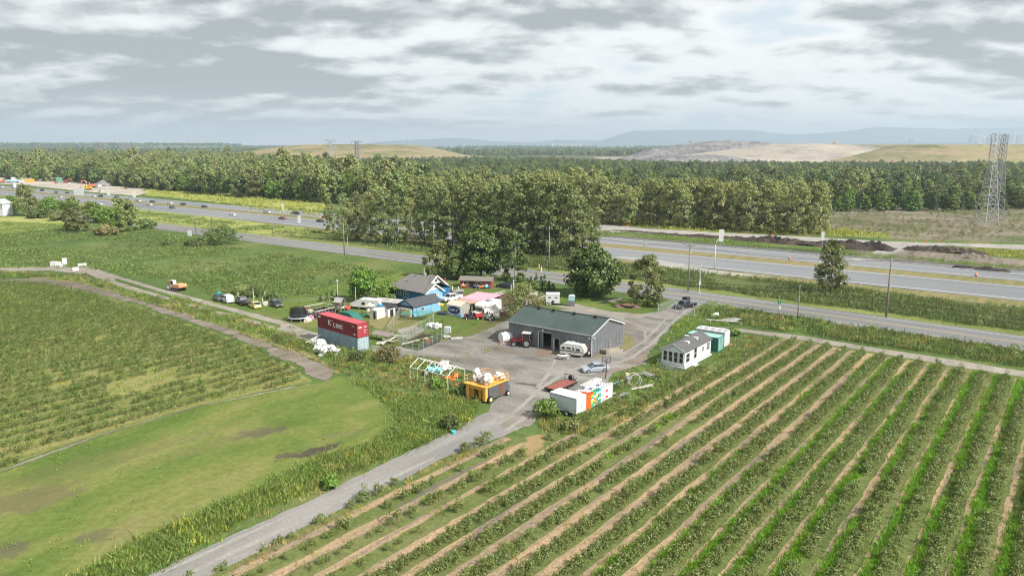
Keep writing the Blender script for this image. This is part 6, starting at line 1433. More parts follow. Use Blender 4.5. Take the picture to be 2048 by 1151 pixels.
ch = mblock(bh, 'chimney', GREYM, (6.3, 7.0, 4.5, 5.1, 5.3, 6.3)); MB().tube((6.6, 4.8, 6.3), (6.6, 4.8, 7.0), .16, .14, 8).blob((6.6, 4.8, 7.15), (.25, .25, .2), 1, 1, 0).build('chimney_cowl', CHROME, ch)
mblock(bh, 'roof_vent', DARKIN, (4.6, 5.1, 3.5, 3.9, 5.2, 5.55)); mblock(bh, 'roof_vent', DARKIN, (3.6, 3.8, 1.7, 1.9, 4.15, 4.5))
mblock(bh, 'foundation', BARC, (-.04, 11.34, -.04, 8.54, 0, .3))
# ---- blue shed
bs_ = gable('blue_shed', 'light blue boarded shed with dark blue grey roof before the blue house', 'shed', (-24.6, 158.5), -37.5, 4.6, 8.4, 2.3, 3.5, LBLUE, M('blue grey shed roof', (.085, .09, .10), .9, 0, .3, 1.6, .1), .3, M('black barge board', (.03, .03, .035)), 'y')
mblock(bs_, 'door', LBLUE, (4.6, 4.65, 5.6, 6.6, .1, 2.0)); win(bs_, 2.5, 1.1, .6, .6, 4.6, face='right'); mblock(bs_, 'sign_plate', SIGNW, (4.66, 4.7, 7.4, 8.1, 1.3, 2.0)); mblock(bs_, 'sign_mark', REDP, (4.705, 4.72, 7.5, 8.0, 1.6, 1.72))
mblock(bs_, 'porch_front', M('dark boarding', (.05, .045, .06)), (.1, 4.5, -.06, -.01, .1, 2.3))
FOL = [M('brown barrel', (.25, .10, .06)), M('rust red metal', (.30, .07, .05)), M('blue plastic', (.06, .22, .45)), M('green plastic', (.05, .2, .12)), M('cream plastic', (.62, .55, .42)), M('pink plastic', (.6, .25, .4)), M('orange plastic', (.75, .2, .05)), M('sky blue plastic', (.1, .4, .65))]
for k, (a, b, h, r, mi) in enumerate([(842, 626, .9, .3, 2), (850, 625, 1.0, .3, 0), (856, 623, .8, .3, 1), (862, 621, 1.1, .28, 0), (867, 619, .7, .3, 4), (873, 617, .9, .35, 1)]):
    t = thing('barrel', ['blue barrel nearest the yellow sign kiosk', 'brown barrel right of the blue one', 'rust red barrel in the middle of the shed wall', 'tall brown barrel before the blue shed', 'cream barrel before the blue shed', 'rust red barrel at the right end of the blue shed'][k], 'barrel', U(a, b), 0, 'barrels along the blue shed')
    MB().tube((0, 0, 0), (0, 0, h), r, r * .95, 10).build('barrel_body', FOL[mi], t, True); MB().tube((0, 0, h), (0, 0, h + .05), r * 1.05, r, 10).build('lid', GREYM, t)
# kiosk with yellow sun sign
kk = thing('garden_kiosk', 'cream low shed with a round yellow sign on its corner', 'shed', (-24.2, 157.1), RG); mblock(kk, 'wall', M('cream boards', (.62, .58, .48)), (0, 3.1, 0, 1.8, 0, 1.6)); plate(kk, 'roof', M('grey felt', (.3, .29, .28)), [(-.2, -.2, 1.62), (3.3, -.2, 1.62), (3.3, 2, 2.0), (-.2, 2, 2.0)], .08)
MB().prism([(2.3 + .62 * (1 if j % 2 else .8) * math.cos(j * math.pi / 9), 1.35 + .62 * (1 if j % 2 else .8) * math.sin(j * math.pi / 9)) for j in range(18)], -.1, -.04).build('round_sign', M('bright yellow', (.85, .75, .08)), kk)
# ---- garden sheds, caravan, frame wagon
sa = gable('garden_shed', 'small white flat roofed shed with dark doorway', 'shed', (-30.0, 154.3), -28, 1.9, 3.6, 1.85, 2.0, M('cream shed wall', (.66, .62, .56)), SIGNW, .08, None, 'y'); mblock(sa, 'doorway_shade', DARKIN, (1.0, 1.55, -.03, -.005, .05, 1.6));  # doorway shade painted as a flat dark panel on the wall
sb = gable('garden_shed', 'white gabled playhouse shed with black roof', 'shed', (-28.3, 156.9), -35, 2.4, 2.2, 1.9, 2.6, M('white shed wall', (.70, .68, .64)), M('black felt roof', (.03, .03, .035)), .12, None, 'y'); mblock(sb, 'door', M('pale door', (.6, .57, .52)), (.8, 1.6, -.05, -.01, .1, 1.5)); mblock(sb, 'doorway_shade', DARKIN, (2.41, 2.44, .6, 1.6, .1, 1.6))  # side doorway is a dark panel standing for the shade inside
cv = thing('camper', 'long white camper trailer behind the white garden sheds', 'camper', (-36.2, 163.8), -16)
MB().prism([(0, .7), (7.2, .5), (7.4, 1.4), (7.0, 2.35), (2.4, 2.45), (.2, 1.5)], 0, 2.2).build('body', SIGNW, cv); mblock(cv, 'window', GL, (2.9, 3.7, -.03, -.005, 1.2, 1.8)); mblock(cv, 'window', GL, (4.8, 5.8, -.03, -.005, 1.1, 1.8)); mblock(cv, 'roof_vent', LAMPW, (3.6, 4.2, .8, 1.3, 2.46, 2.7))
for x in (2.2, 5.4): wheel(cv, x, .05, .33); wheel(cv, x, 2.15, .33)
wg = gable('old_caravan', 'old grey weathered caravan roof with slatted side, left of the blue shed', 'caravan', (-30.4, 163.4), -24, 7.2, 2.6, 1.9, 2.5, M('weathered grey boards', (.28, .26, .24), var=.4), M('patchy grey white roof', (.46, .45, .42), .8, 0, .6, 1.5, dirt=(.14, .13, .11)), .15, SIGNW, 'x')
for k in range(7): mblock(wg, 'plank', M('grey plank', (.35, .32, .28)), (.3 + k * .95, .9 + k * .95, -.06, -.01, .3, 1.6))
wheel(wg, 1.4, -.1, .3); wheel(wg, 5.6, -.1, .3)
BTARP = M('bright blue tarp', (.05, .32, .65)); one('tarp', MB().prism([(0, 0), (1.9, 0), (1.5, 1.5), (.6, 1.8)], 0, 1.1), BTARP, 'bright blue tarpaulin heap between camper and white shed', 'tarpaulin', U(751, 624), -20)
pw = thing('parasol', 'closed cream parasol left of the white shed', 'parasol', U(737, 631), 0); MB().tube((0, 0, 0), (0, 0, 2.7), .05, .04, 6).build('pole', GREYM, pw); MB().tube((0, 0, 1.0), (0, 0, 2.7), .45, .1, 8).build('canopy', FOL[4], pw)
pw = thing('parasol', 'open cream parasol beside the closed one', 'parasol', U(741, 630), 8); MB().tube((0, 0, 0), (0, 0, 2.5), .05, .04, 6).build('pole', GREYM, pw); MB().tube((0, 0, 2.2), (0, 0, 2.8), 1.15, .05, 8, False).build('canopy', FOL[4], pw)
one('bench', B((0, 2.6, 0, .5, .42, .5), (0, .12, 0, .5, 0, .41), (2.5, 2.6, 0, .5, 0, .41), (0, 2.6, .45, .52, .55, .95)), M('pale bench wood', (.5, .45, .37)), 'pale wooden bench beside the old caravan', 'bench', U(806, 630), 10)
one('crate', B((0, 1.2, 0, .7, 0, .5), (-.05, 1.25, -.05, .05, .5, .6), (-.05, 1.25, .65, .75, .5, .6)), FOL[6], 'orange wooden box in front of the cream kiosk', 'box', U(809, 631), 10)
one('planter', B((0, 1.3, 0, .8, 0, .45), (.05, 1.25, .05, .75, .46, .55)), FOL[3], 'green planter before the white garden shed', 'planter', U(722, 633), -10)
# ---- lube shed with oval sign
ls = thing('sign_shed', 'plywood shed with a white front board carrying a blue oval sign', 'shed', (-13.9, 157.9), RG)
PLY = M('grey plywood', (.34, .32, .29), .85, var=.35); PLYR = M('bare plywood roof', (.62, .54, .44), .85, var=.3)
prof = [(0, 0), (3.2, 0)] + [(1.6 + 1.7 * math.cos(a), 2.3 + .75 * math.sin(a)) for a in np.linspace(0, math.pi, 9)]
MB().prism([(0, 0), (2.9, 0), (2.9, 2.4), (2.2, 2.8), (1.45, 2.95), (.7, 2.8), (0, 2.4)], 0, 3.9, 'x').build('wall', PLY, ls)
for (ya, za), (yb, zb) in zip([(-.15, 2.33), (.7, 2.86), (1.45, 3.02), (2.2, 2.86)], [(.7, 2.86), (1.45, 3.02), (2.2, 2.86), (3.05, 2.33)]): plate(ls, 'roof_panel', PLYR, [(-.12, ya, za), (4.02, ya, za), (4.02, yb, zb), (-.12, yb, zb)], .06)
mblock(ls, 'front_board', SIGNW, (.0, 3.9, -.08, -.01, .0, 2.35)); OVB = M('navy oval paint', (.02, .035, .17), .5)
def oval(a, b, cx, cz, n=28): return [(cx + a * math.cos(2 * math.pi * k / n), cz + b * math.sin(2 * math.pi * k / n)) for k in range(n)]
MB().prism(oval(1.9, .95, 1.95, 1.38), -.11, -.085).build('oval_rim', M('silver rim', (.5, .55, .65)), ls); MB().prism(oval(1.72, .8, 1.95, 1.38), -.135, -.112).build('oval_sign', OVB, ls)
text(ls, 'LUBE-X', .66, 1.16, .48, -.14, LET, xw=.95, sp=.16); mblock(ls, 'painted_strip', GREYM, (.4, 3.0, -.1, -.083, .1, .4))
t = thing('striped_barrier', 'black and white striped low fence in front of the oval sign', 'fence', U(893, 630), -33)
sw = MB().bx(0, .17, 0, .06, 0, .5).mesh('fence_slat', SIGNW)
mblock(t, 'rail', BLACKP, (0, 3.8, .08, .12, .05, .46))
for k in range(12):
    o = bpy.data.objects.new('fence_slat', sw); COL.objects.link(o); o.parent = t; o.location = (k * .32, 0, 0)
one('bin', B((0, .6, 0, .5, 0, .8), (-.03, .63, -.03, .53, .8, .88)), FOL[7], 'bright blue bin at the right corner of the sign shed', 'bin', U(917, 636), RG)
one('toy_car', MB().blob((0, 0, .35), (1.3, .6, .35), 3, 2, .2).tube((-.7, -.6, .2), (-.7, .6, .2), .2).tube((.7, -.6, .2), (.7, .6, .2), .2), NAVY, 'dark blue toy boat lying left of the oval sign shed', 'toy boat', U(884, 629), -15)
one('yellow_machine', MB().blob((0, 0, .35), (1.0, .5, .3), 5, 2, .25).tube((-.5, -.5, .2), (-.5, .5, .2), .2).tube((.5, -.5, .2), (.5, .5, .2), .2), YEL, 'yellow mower lying at the corner of the blue shed', 'mower', U(880, 612), 10)
# ---- pink roofed carport
pk = thing('carport', 'carport with a pink sheet roof and blue end wall', 'carport', (-11.9, 163.8), -35)
PINK = M('pink roof sheet', (.72, .34, .42), .7, var=.15); n = 9
for k in range(n): plate(pk, 'roof_sheet', PINK, [(-.4 + 6.9 * k / n, 1.0, 2.25), (-.4 + 6.9 * (k + .94) / n, 1.0, 2.25), (-.4 + 6.9 * (k + .94) / n, 7.4, 2.75), (-.4 + 6.9 * k / n, 7.4, 2.75)], .05)
plate(pk, 'roof_board', M('salmon boards', (.50, .33, .27), var=.4), [(-.4, -1.0, 2.05), (4.6, -1.2, 2.0), (6.4, .95, 2.2), (-.4, .95, 2.2)], .05)
for x, y in ((0, -.6), (4.2, -.6), (6.2, 1.2), (6.2, 7), (0, 7)): MB().tube((x, y, 0), (x, y, 2.1), .07, .07, 6).build('post', SIGNW, pk)
mblock(pk, 'end_wall', M('strong blue boards', (.04, .2, .5)), (6.25, 6.32, 1.4, 7.0, .1, 2.1)); mblock(pk, 'back_wall', PLY, (.1, 6.2, 7.05, 7.12, 0, 2.5)); mblock(pk, 'window', SIGNW, (6.325, 6.36, 2.2, 3.2, 1.0, 1.7))
# ---- motorhome
rv = thing('motorhome', 'old white motorhome with overcab bunk facing the camera', 'motorhome', U(957, 634), 60)   # local +y forward is -x
rv.rotation_euler = (0, 0, R(232))
OFFW = M('aged white panels', (.68, .67, .62), .6, 0, .15)
MB().prism([(-6.4, .55), (-1.6, .55), (-1.6, 1.9), (-.2, 2.0), (-.1, 2.45), (-.6, 2.95), (-6.4, 2.95)], -1.15, 1.15).build('body', OFFW, rv)
MB().prism([(-1.58, .5), (.9, .5), (1.0, 1.15), (.1, 1.3), (-.5, 1.88), (-1.58, 1.88)], -.95, .95).build('cab', OFFW, rv)
MB().prism([(.13, 1.32), (-.47, 1.86), (-.44, 1.89), (.17, 1.35)], -.8, .8).build('windscreen', GL, rv)
for s in (-1, 1): mblock(rv, 'window', GL, (-1.3, -.6, s * .96 - .02, s * .96 + .02, 1.25, 1.75)); mblock(rv, 'window', GL, (-4.4, -3.0, s * 1.16 - .02, s * 1.16 + .02, 1.5, 2.2)); mblock(rv, 'window', GL, (-1.0, -.6, s * 1.16 - .02, s * 1.16 + .02, 2.2, 2.5))
for x in (.1, -4.9):
    for s in (-1, 1): wheel(rv, x, s * .9, .38, .25, LAMPW)
mblock(rv, 'roof_unit', GREYM, (-4.0, -3.0, -.5, .5, 2.96, 3.3)); mblock(rv, 'grille', BLACKP, (.96, 1.03, -.6, .6, .6, 1.0)); 
for s in (-1, 1): mblock(rv, 'headlight', LAMPW, (.97, 1.05, s * .75 - .12, s * .75 + .12, .75, .97))
ta = thing('white_awning', 'cream lean-to board with striped foot beside the motorhome', 'awning', U(985, 637), 20); plate(ta, 'board', M('cream board', (.68, .66, .6)), [(-1.6, -.1, .4), (1.6, -.1, .4), (1.6, .9, 2.0), (-1.6, .9, 2.0)], .06); mblock(ta, 'foot', M('cream board', (.68, .66, .6)), (-1.5, 1.6, -.2, -.14, 0, .38)); plate(ta, 'top_sheet', M('grey felt', (.3, .29, .28)), [(-1.9, .9, 2.05), (1.6, .9, 2.05), (1.6, 2.4, 2.2), (-1.9, 2.4, 2.2)], .06)
for k in range(8): mblock(ta, 'dark_slot', BLACKP, (-1.4 + k * .36, -1.22 + k * .36, -.215, -.205, .24, .34))
def mower(label, loc, rz, mt, s=1.0):
    t = thing('garden_tractor', label, 'garden tractor', loc, rz); t.scale = (s,) * 3
    MB().prism([(.1, .45), (1.1, .4), (1.15, .8), (.2, .9)], -.25, .25).build('bonnet', mt, t); mblock(t, 'seat', BLACKP, (-.6, -.2, -.22, .22, .7, .8), (-.66, -.58, -.22, .22, .8, 1.15)); mblock(t, 'deck', mt, (-.7, .3, -.45, .45, .35, .44)); MB().tube((.1, 0, .9), (-.1, 0, 1.1), .03, .03, 5).tube((-.1, 0, 1.1), (-.13, 0, 1.12), .17, .17, 10).build('steering_wheel', BLACKP, t)
    for s_ in (-1, 1): wheel(t, -.5, s_ * .42, .32, .2, FOL[4], 10); wheel(t, .85, s_ * .4, .2, .14, FOL[4], 8)
mower('rusty red garden tractor before the motorhome', U(941, 637), 200, FOL[1], 1.2); mower('red garden tractor right of the motorhome', U(967, 638), 190, REDP, 1.5); mower('dark machine with wheels beside the red garden tractor', U(978, 640), 150, GREYM, 1.3)
one('gas_bottle', MB().tube((0, 0, 0), (0, 0, 1.0), .3, .3, 8).blob((0, 0, 1.05), (.3, .3, .2), 1, 1, 0), M('pale pink tank', (.65, .45, .42)), 'pale pink tank standing beside the motorhome', 'tank', U(967, 632))
one('covered_bin', B((0, .9, 0, .8, 0, 1.1), (-.03, .93, -.03, .83, 1.1, 1.2)), NAVY, 'navy box between the sign shed and the motorhome', 'box', U(930, 638), RG)
# ---- horse trailer, portable toilet
ht = thing('horse_trailer', 'white horse trailer behind the barn ridge', 'trailer', U(1092, 610), -4)
MB().prism([(0, .5), (3.1, .5), (3.1, 2.2), (2.9, 2.55), (.3, 2.55), (0, 2.2)], 0, 2.1).build('body', WHITEP, ht); mblock(ht, 'roof', LIGHTW, (-.05, 3.15, -.05, 2.15, 2.56, 2.64)); mblock(ht, 'window', GL, (.5, 1.1, -.03, -.005, 1.7, 1.95)); mblock(ht, 'window', GL, (2.0, 2.6, -.03, -.005, 1.7, 1.95))
for x in (.4, 1.0): wheel(ht, x, -.05, .33, .2, LAMPW); wheel(ht, x, 2.1, .33, .2, LAMPW)
MB().tube((1.6, -.12, .85), (1.6, -.02, .85), .3, .3, 12).build('spare_wheel', TYRE, ht); mblock(ht, 'drawbar', GREYM, (3.1, 4.0, .9, 1.1, .45, .55))
pt = thing('portable_toilet', 'turquoise topped portable toilet with grey base', 'portable toilet', U(1137, 613), -6); mblock(pt, 'base_wall', M('dark grey plastic', (.16, .17, .18)), (0, 1.35, 0, 1.3, 0, 1.4)); mblock(pt, 'upper_wall', M('pale turquoise plastic', (.34, .56, .56)), (-.03, 1.38, -.03, 1.33, 1.41, 2.35)); MB().prism([(-.08, 2.36), (1.43, 2.36), (1.1, 2.6), (.25, 2.6)], -.08, 1.38).build('roof', M('pale turquoise roof', (.5, .66, .66)), pt); mblock(pt, 'door', M('dark grey plastic', (.16, .17, .18)), (.25, 1.1, -.04, -.005, .1, 1.38))
# ---- red shed under the maple
rs = gable('red_shed', 'low red brown shed with grey roof in the shade of the tall maple', 'shed', U(920, 575), -10, 8.2, 4.0, 2.0, 2.7, M('red brown boards', (.25, .09, .06)), M('grey brown felt', (.2, .18, .16)), .35, None, 'x'); mblock(rs, 'door', DARKIN, (2.6, 3.6, -.05, -.01, .1, 1.9)); win(rs, 4.6, .9, .9, .8); win(rs, 1.0, .9, .8, .8)
for k, (a, b, mi, lb) in enumerate([(927, 575, 6, 'orange and white buggy at the left end of the red shed'), (962, 577, 6, 'orange buggy before the red shed'), (955, 576, 2, 'blue cart left of the orange buggy'), (973, 577, 7, 'pale blue and white toy car at the right end of the red shed')]):
    t = thing('buggy', lb, 'buggy', U(a, b), 15 * k, 'buggies before the red shed'); MB().blob((0, 0, .55), (.85, .45, .35), k, 2, .2).build('body', FOL[mi], t); mblock(t, 'seat', SIGNW if k in (0, 3) else BLACKP, (-.3, .2, -.25, .25, .8, 1.1))
    for x in (-.6, .6):
        for s in (-1, 1): wheel(t, x, s * .45, .27, .2, RIM, 8)
one('toy_slide', MB().tube((0, 0, 0), (0, 0, 1.7), .25, .18, 8).blob((0, 0, 1.8), (.25, .25, .25), 1, 1, 0), REDP, 'red inflatable figure beside the blue house gable', 'garden figure', U(890, 570)); one('toy_slide', MB().tube((0, 0, 0), (0, 0, .9), .2, .15, 8).blob((0, 0, 1.0), (.22, .22, .22), 1, 1, 0), SIGNW, 'white garden figure left of the red one', 'garden figure', U(884, 566))
for k, (a, b) in enumerate(((894, 579), (905, 583), (917, 584))): one('fence_post', MB().tube((0, 0, 0), (0, 0, 2.2), .16, .16, 8).blob((0, 0, 2.25), (.22, .22, .14), 1, 1, 0), SIGNW, ['left white post behind the white truck', 'middle white post behind the white truck', 'right white post behind the white truck'][k], 'post', U(a, b + 8), group='white posts behind the white truck')
# ---- white rail fences
def railfence(pts, label, z=(.55, 1.15), mat=None, step=2.6, ph=1.4, r=.06, w=.13):
    mat = mat or SIGNW; P_ = [Vector(U(*p)) for p in pts]; t = thing('rail_fence', label, 'fence', P_[0], 0); o_ = P_[0]
    for a, b in zip(P_, P_[1:]):
        L2 = (b - a).length; n = max(1, int(L2 / step)); d = (b - a) / n; an = math.atan2(d.y, d.x)
        for k in range(n + 1):
            p = a + d * k - o_; MB().tube((p.x, p.y, 0), (p.x, p.y, ph), r, r, 5).build('fence_post', mat, t)
        for k in range(n):
            p = a + d * k - o_
            for z_ in z: MB().bx(.06, d.length - .06, -.03, .03, z_ - w / 2, z_ + w / 2, Matrix.Translation((p.x, p.y, 0)) @ Matrix.Rotation(an, 4, 'Z')).build('rail', mat, t)
railfence([(978, 601), (1010, 590)], 'white rail fence at the upper edge of the brown paddock'); railfence([(985, 632), (1000, 628), (1040, 616), (1093, 600)], 'white rail fence at the lower edge of the brown paddock'); railfence([(1010, 590), (1070, 592), (1110, 596)], 'pale wire fence at the back of the paddock', (1.0,), GREYW, 3.5, 1.5, .07, .03)
one('fence_post', MB().tube((0, 0, 0), (0, 0, 4.2), .16, .13, 8), M('white post', (.62, .6, .55)), 'tall pale post at the corner of the paddock', 'post', U(1027, 593)); one('fence_post', MB().tube((0, 0, 0), (0, 0, 2.2), .12, .1, 8), M('white post', (.62, .6, .55)), 'shorter pale post left of the tall one at the paddock', 'post', U(1022, 587))
one('hay_feeder', MB().blob((-.8, 0, .5), (.6, .5, .6), 3, 2, .2).blob((.5, 0, .5), (.7, .5, .6), 8, 2, .2), SIGNW, 'white wrapped bales behind the paddock fence', 'bales', U(1067, 592))
# ---- gates and mesh fence at the entrance
def gate(a, b, label):
    P_, Q_ = Vector(U(*a)), Vector(U(*b)); L2 = (Q_ - P_).length; t = thing('farm_gate', label, 'gate', P_, math.degrees(math.atan2((Q_ - P_).y, (Q_ - P_).x)), 'tubular farm gates')
    for x in (0, L2): MB().tube((x, 0, 0), (x, 0, 1.9), .08, .08, 6).build('gate_post', STEEL, t)
    for z_ in (.3, .65, 1.0, 1.35, 1.65): MB().tube((.1, 0, z_), (L2 - .1, 0, z_), .035, .035, 5).build('bar', STEEL, t)
gate((1316, 624), (1350, 612), 'left leaf of the tubular steel gate, standing open'); gate((1351, 624), (1388, 636), 'right leaf of the tubular steel gate, across the drive')
one('log_pile', MB().blob((0, 0, .3), (2.4, .9, .6), 7, 3, .5).tube((-2.5, -.3, .3), (1.5, .2, .5), .16).tube((-1.5, .3, .5), (2.4, -.2, .6), .14).tube((-2, 0, .6), (1, .5, .7), .12), M('brown brushwood', (.18, .11, .085), var=.5), 'heap of brown logs on the grass left of the gate', 'log pile', U(1253, 615), -5)
# ---- travel trailer by the barn
tt = thing('travel_trailer', 'small white travel trailer with a stripe at the front of the barn', 'travel trailer', (8.3, 126.0), -26)
TW = M('aged trailer white', (.66, .66, .62), .55, 0, .12)
MB().prism([(0, .5), (4.1, .5), (4.55, 1.0), (4.55, 1.5), (3.95, 2.35), (.8, 2.4), (.05, 1.95)], 0, 2.0).build('body', TW, tt)
mblock(tt, 'stripe', M('brown stripe', (.06, .04, .04)), (.02, 4.3, -.012, -.002, 1.02, 1.14)); 
for x, w, z_, h in ((.4, .55, 1.3, .5), (1.25, .8, 1.4, .4), (2.35, .3, 1.25, .6), (2.95, .8, 1.25, .45)): win(tt, x, z_, w, h, 0, fr=.03)
MB().prism([(4.57, 1.55), (4.07, 2.27), (4.1, 2.3), (4.61, 1.57)], .25, 1.75).build('front_panel', M('faded pink panel', (.62, .45, .40)), tt); mblock(tt, 'front_panel', M('faded pink panel', (.62, .45, .40)), (4.56, 4.59, .2, 1.8, 1.05, 1.5))
for s in (-.02, 2.02): wheel(tt, 1.9, s, .33, .2, LAMPW)
mblock(tt, 'roof_vent', LAMPW, (1.8, 2.3, .8, 1.3, 2.38, 2.55)); MB().tube((4.3, .5, .5), (5.5, 1.0, .5), .06).tube((4.3, 1.5, .5), (5.5, 1.0, .5), .06).tube((5.3, 1, .5), (5.3, 1, 0), .05).build('drawbar', BLACKP, tt); MB().tube((5.0, .8, .85), (5.0, 1.2, .85), .16).build('gas_bottle', LAMPW, tt)
tb = thing('table', 'small white topped table beside the travel trailer', 'table', U(1113, 719), -25); mblock(tb, 'tabletop', SIGNW, (0, 1.7, 0, .75, .74, .79)); 
for x in (.05, 1.6):
    for y in (.05, .65): mblock(tb, 'leg', BLACKP, (x, x + .06, y, y + .06, 0, .735))
one('cabinet', B((0, .5, 0, .35, 0, .75), (-.02, .52, -.02, .37, .75, .8)), SIGNW, 'white cabinet at the right end of the small table', 'cabinet', U(1130, 718), -20)
# ---- pallets and crates at the gable
def pallet(name, label, loc, rz, z, L=1.2, n=5, h=.14, group=None, tilt=0):
    t = thing(name, label, 'pallet', loc, rz, group, z); t.rotation_euler = (R(tilt), 0, R(rz))
    for k in range(n): mblock(t, 'plank', M('weathered timber', (.42, .38, .32), var=.35), (0, L, k * L / n, k * L / n + .12, .1, .13))
    for y in (0, .5, 1.0): mblock(t, 'bearer', M('weathered timber', (.42, .38, .32), var=.35), (y, y + .09, 0, L, 0, .095))
    return t
for k in range(6): pallet('pallet', 'pallet in the low stack against the lit barn gable, level %s' % ['at the bottom', 'second from the bottom', 'third from the bottom', 'third from the top', 'second from the top', 'on top'][k], U(1201, 708), -37, k * .16, group='stacked pallets')
WT = M('weathered timber', (.42, .38, .32), var=.35)
cr = thing('timber_crate', 'long weathered timber crate against the barn gable', 'crate', U(1213, 708), 20)
for z_ in (.05, .3, .55): mblock(cr, 'plank', WT, (0, 3.2, -.03, 0, z_, z_ + .2)); mblock(cr, 'plank', WT, (0, 3.2, 1.0, 1.03, z_, z_ + .2)); mblock(cr, 'plank', WT, (-.03, 0, 0, 1, z_, z_ + .2)); mblock(cr, 'plank', WT, (3.2, 3.23, 0, 1, z_, z_ + .2))
one('leaning_timbers', MB().tube((0, 0, 0), (-.5, .6, 2.3), .06).tube((.45, 0, 0), (-.05, .6, 2.3), .06).tube((-.1, .1, .5), (.35, .1, .5), .05).tube((-.25, .3, 1.2), (.2, .3, 1.2), .05).tube((-.4, .5, 1.9), (.05, .5, 1.9), .05), WT, 'timbers leaning on the barn above the crate', 'timbers', U(1216, 700), -20, z=.6)
# ---- tractor with front loader and white tank
tr = thing('tractor', 'red tractor with white cab roof parked at the front of the barn', 'tractor', U(1045, 692), 165)
MB().prism([(-.2, .8), (1.9, .75), (2.0, 1.35), (1.8, 1.5), (-.2, 1.6)], -.4, .4).build('bonnet', DKRED, tr); MB().prism([(-1.6, .8), (-.2, .8), (-.2, 1.3), (-1.6, 1.4)], -.85, .85).build('fender', DKRED, tr)
cb = MB()
for x, y in ((-1.5, -.75), (-1.5, .75), (-.2, -.7), (-.2, .7)): cb.tube((x, y, 1.3), (x * .95, y * .92, 2.55), .05, .05, 5)
cb.build('cab_frame', REDP, tr); mblock(tr, 'cab_roof', SIGNW, (-1.65, -.05, -.8, .8, 2.56, 2.72)); mblock(tr, 'cab_window', GL, (-1.45, -.25, -.68, -.66, 1.45, 2.5), (-1.45, -.25, .66, .68, 1.45, 2.5), (-.22, -.2, -.6, .6, 1.6, 2.5)); mblock(tr, 'seat', BLACKP, (-1.1, -.7, -.25, .25, 1.3, 1.45), (-1.15, -1.08, -.25, .25, 1.45, 2.0))
for s in (-1, 1): wheel(tr, -1.0, s * .95, .82, .42, GREYM, 18); wheel(tr, 1.4, s * .85, .52, .3, GREYM, 14)
MB().tube((.2, -.6, 1.3), (2.4, -.6, .8), .08).tube((.2, .6, 1.3), (2.4, .6, .8), .08).tube((2.4, -.6, .8), (2.7, -.6, .3), .07).tube((2.4, .6, .8), (2.7, .6, .3), .07).build('loader_arm', DKRED, tr); MB().tube((1.2, .3, 1.5), (1.2, .3, 2.2), .05).build('exhaust', BLACKP, tr); mblock(tr, 'fork', GREYM, (2.7, 3.6, -.4, -.3, .2, .28), (2.7, 3.6, .3, .4, .2, .28))
one('storage_tank', MB().tube((-1.0, 0, 1.0), (1.0, 0, 1.0), .95, .95, 16).bx(-.8, -.6, -.6, .6, 0, .3).bx(.6, .8, -.6, .6, 0, .3).tube((0, 0, 1.9), (0, 0, 2.05), .25), M('white plastic tank', (.72, .73, .72), .5), 'round white tank lying left of the tractor', 'tank', U(1011, 684), 30, smooth=False)
one('traffic_cone', MB().tube((0, 0, 0), (0, 0, .7), .18, .04, 8).bx(-.22, .22, -.22, .22, 0, .04), ORANGE, 'small orange cone left of the tractor loader', 'cone', U(1002, 689))
# ---- basketball hoop
bk = thing('basketball_hoop', 'black basketball hoop on a bent post behind the silver blue sedan', 'basketball hoop', U(1211, 757), 5)
MB().tube((0, 0, 0), (.1, 0, 1.6), .08, .07).tube((.1, 0, 1.6), (0, -.1, 3.0), .07, .06).build('post_shaft', BLACKP, bk); fr = MB()
for a, b in (((-.65, 2.75), (.65, 2.75)), ((-.65, 3.65), (.65, 3.65)), ((-.65, 2.75), (-.65, 3.65)), ((.65, 2.75), (.65, 3.65)), ((-.25, 2.95), (.25, 2.95)), ((-.25, 3.3), (.25, 3.3)), ((-.25, 2.95), (-.25, 3.3)), ((.25, 2.95), (.25, 3.3))): fr.tube((a[0], -.3, a[1]), (b[0], -.3, b[1]), .04, .04, 4)
fr.build('backboard_frame', BLACKP, bk); rg_ = MB()
for k in range(12): a0, a1 = k * math.pi / 6, (k + 1) * math.pi / 6; rg_.tube((.23 * math.cos(a0), -.6 + .23 * math.sin(a0), 2.8), (.23 * math.cos(a1), -.6 + .23 * math.sin(a1), 2.8), .02, .02, 4)
rg_.build('hoop_ring', BLACKP, bk)
# ---- flat trailer, cargo trailer
ft = thing('flatbed_trailer', 'rust red decked flatbed trailer left of the stacked crates', 'trailer', (4.9, 106.7), 52)
dk = M('rust red deck boards', (.27, .095, .075), .8, var=.3)
for k in range(9): mblock(ft, 'plank', dk, (.02, 5.2, -2.2 + k * .245, -2.2 + k * .245 + .225, .62, .68))
mblock(ft, 'frame', BLACKP, (0, 5.25, -2.28, -2.21, .45, .69), (0, 5.25, .02, .09, .45, .69), (-.05, .01, -2.28, .09, .45, .69), (5.24, 5.3, -2.28, .09, .45, .69)); 
for x in (.6, 2.6, 3.4):
    for s in (-1.9, -.3): wheel(ft, x, s, .3, .2, GREYM, 10)
MB().tube((5.3, -1.1, .6), (7.0, -1.1, .5), .08).tube((5.3, -2, .6), (6.4, -1.1, .5), .06).tube((5.3, -.2, .6), (6.4, -1.1, .5), .06).build('drawbar', BLACKP, ft); MB().tube((5.28, 0, .7), (5.28, 0, 1.5), .05).tube((5.28, 0, 1.5), (5.28, -1.6, 1.5), .05).tube((5.28, -1.6, 1.5), (5.28, -1.6, .7), .05).build('head_rail', BLACKP, ft); MB().tube((5.35, -.9, 1.0), (5.55, -.9, 1.0), .36, .36, 14).build('spare_wheel', TYRE, ft)
ct = thing('cargo_trailer', 'white box cargo trailer beside the leafy bush', 'trailer', boxcorner((8.6, 95.6), -40, 4.4), -40)
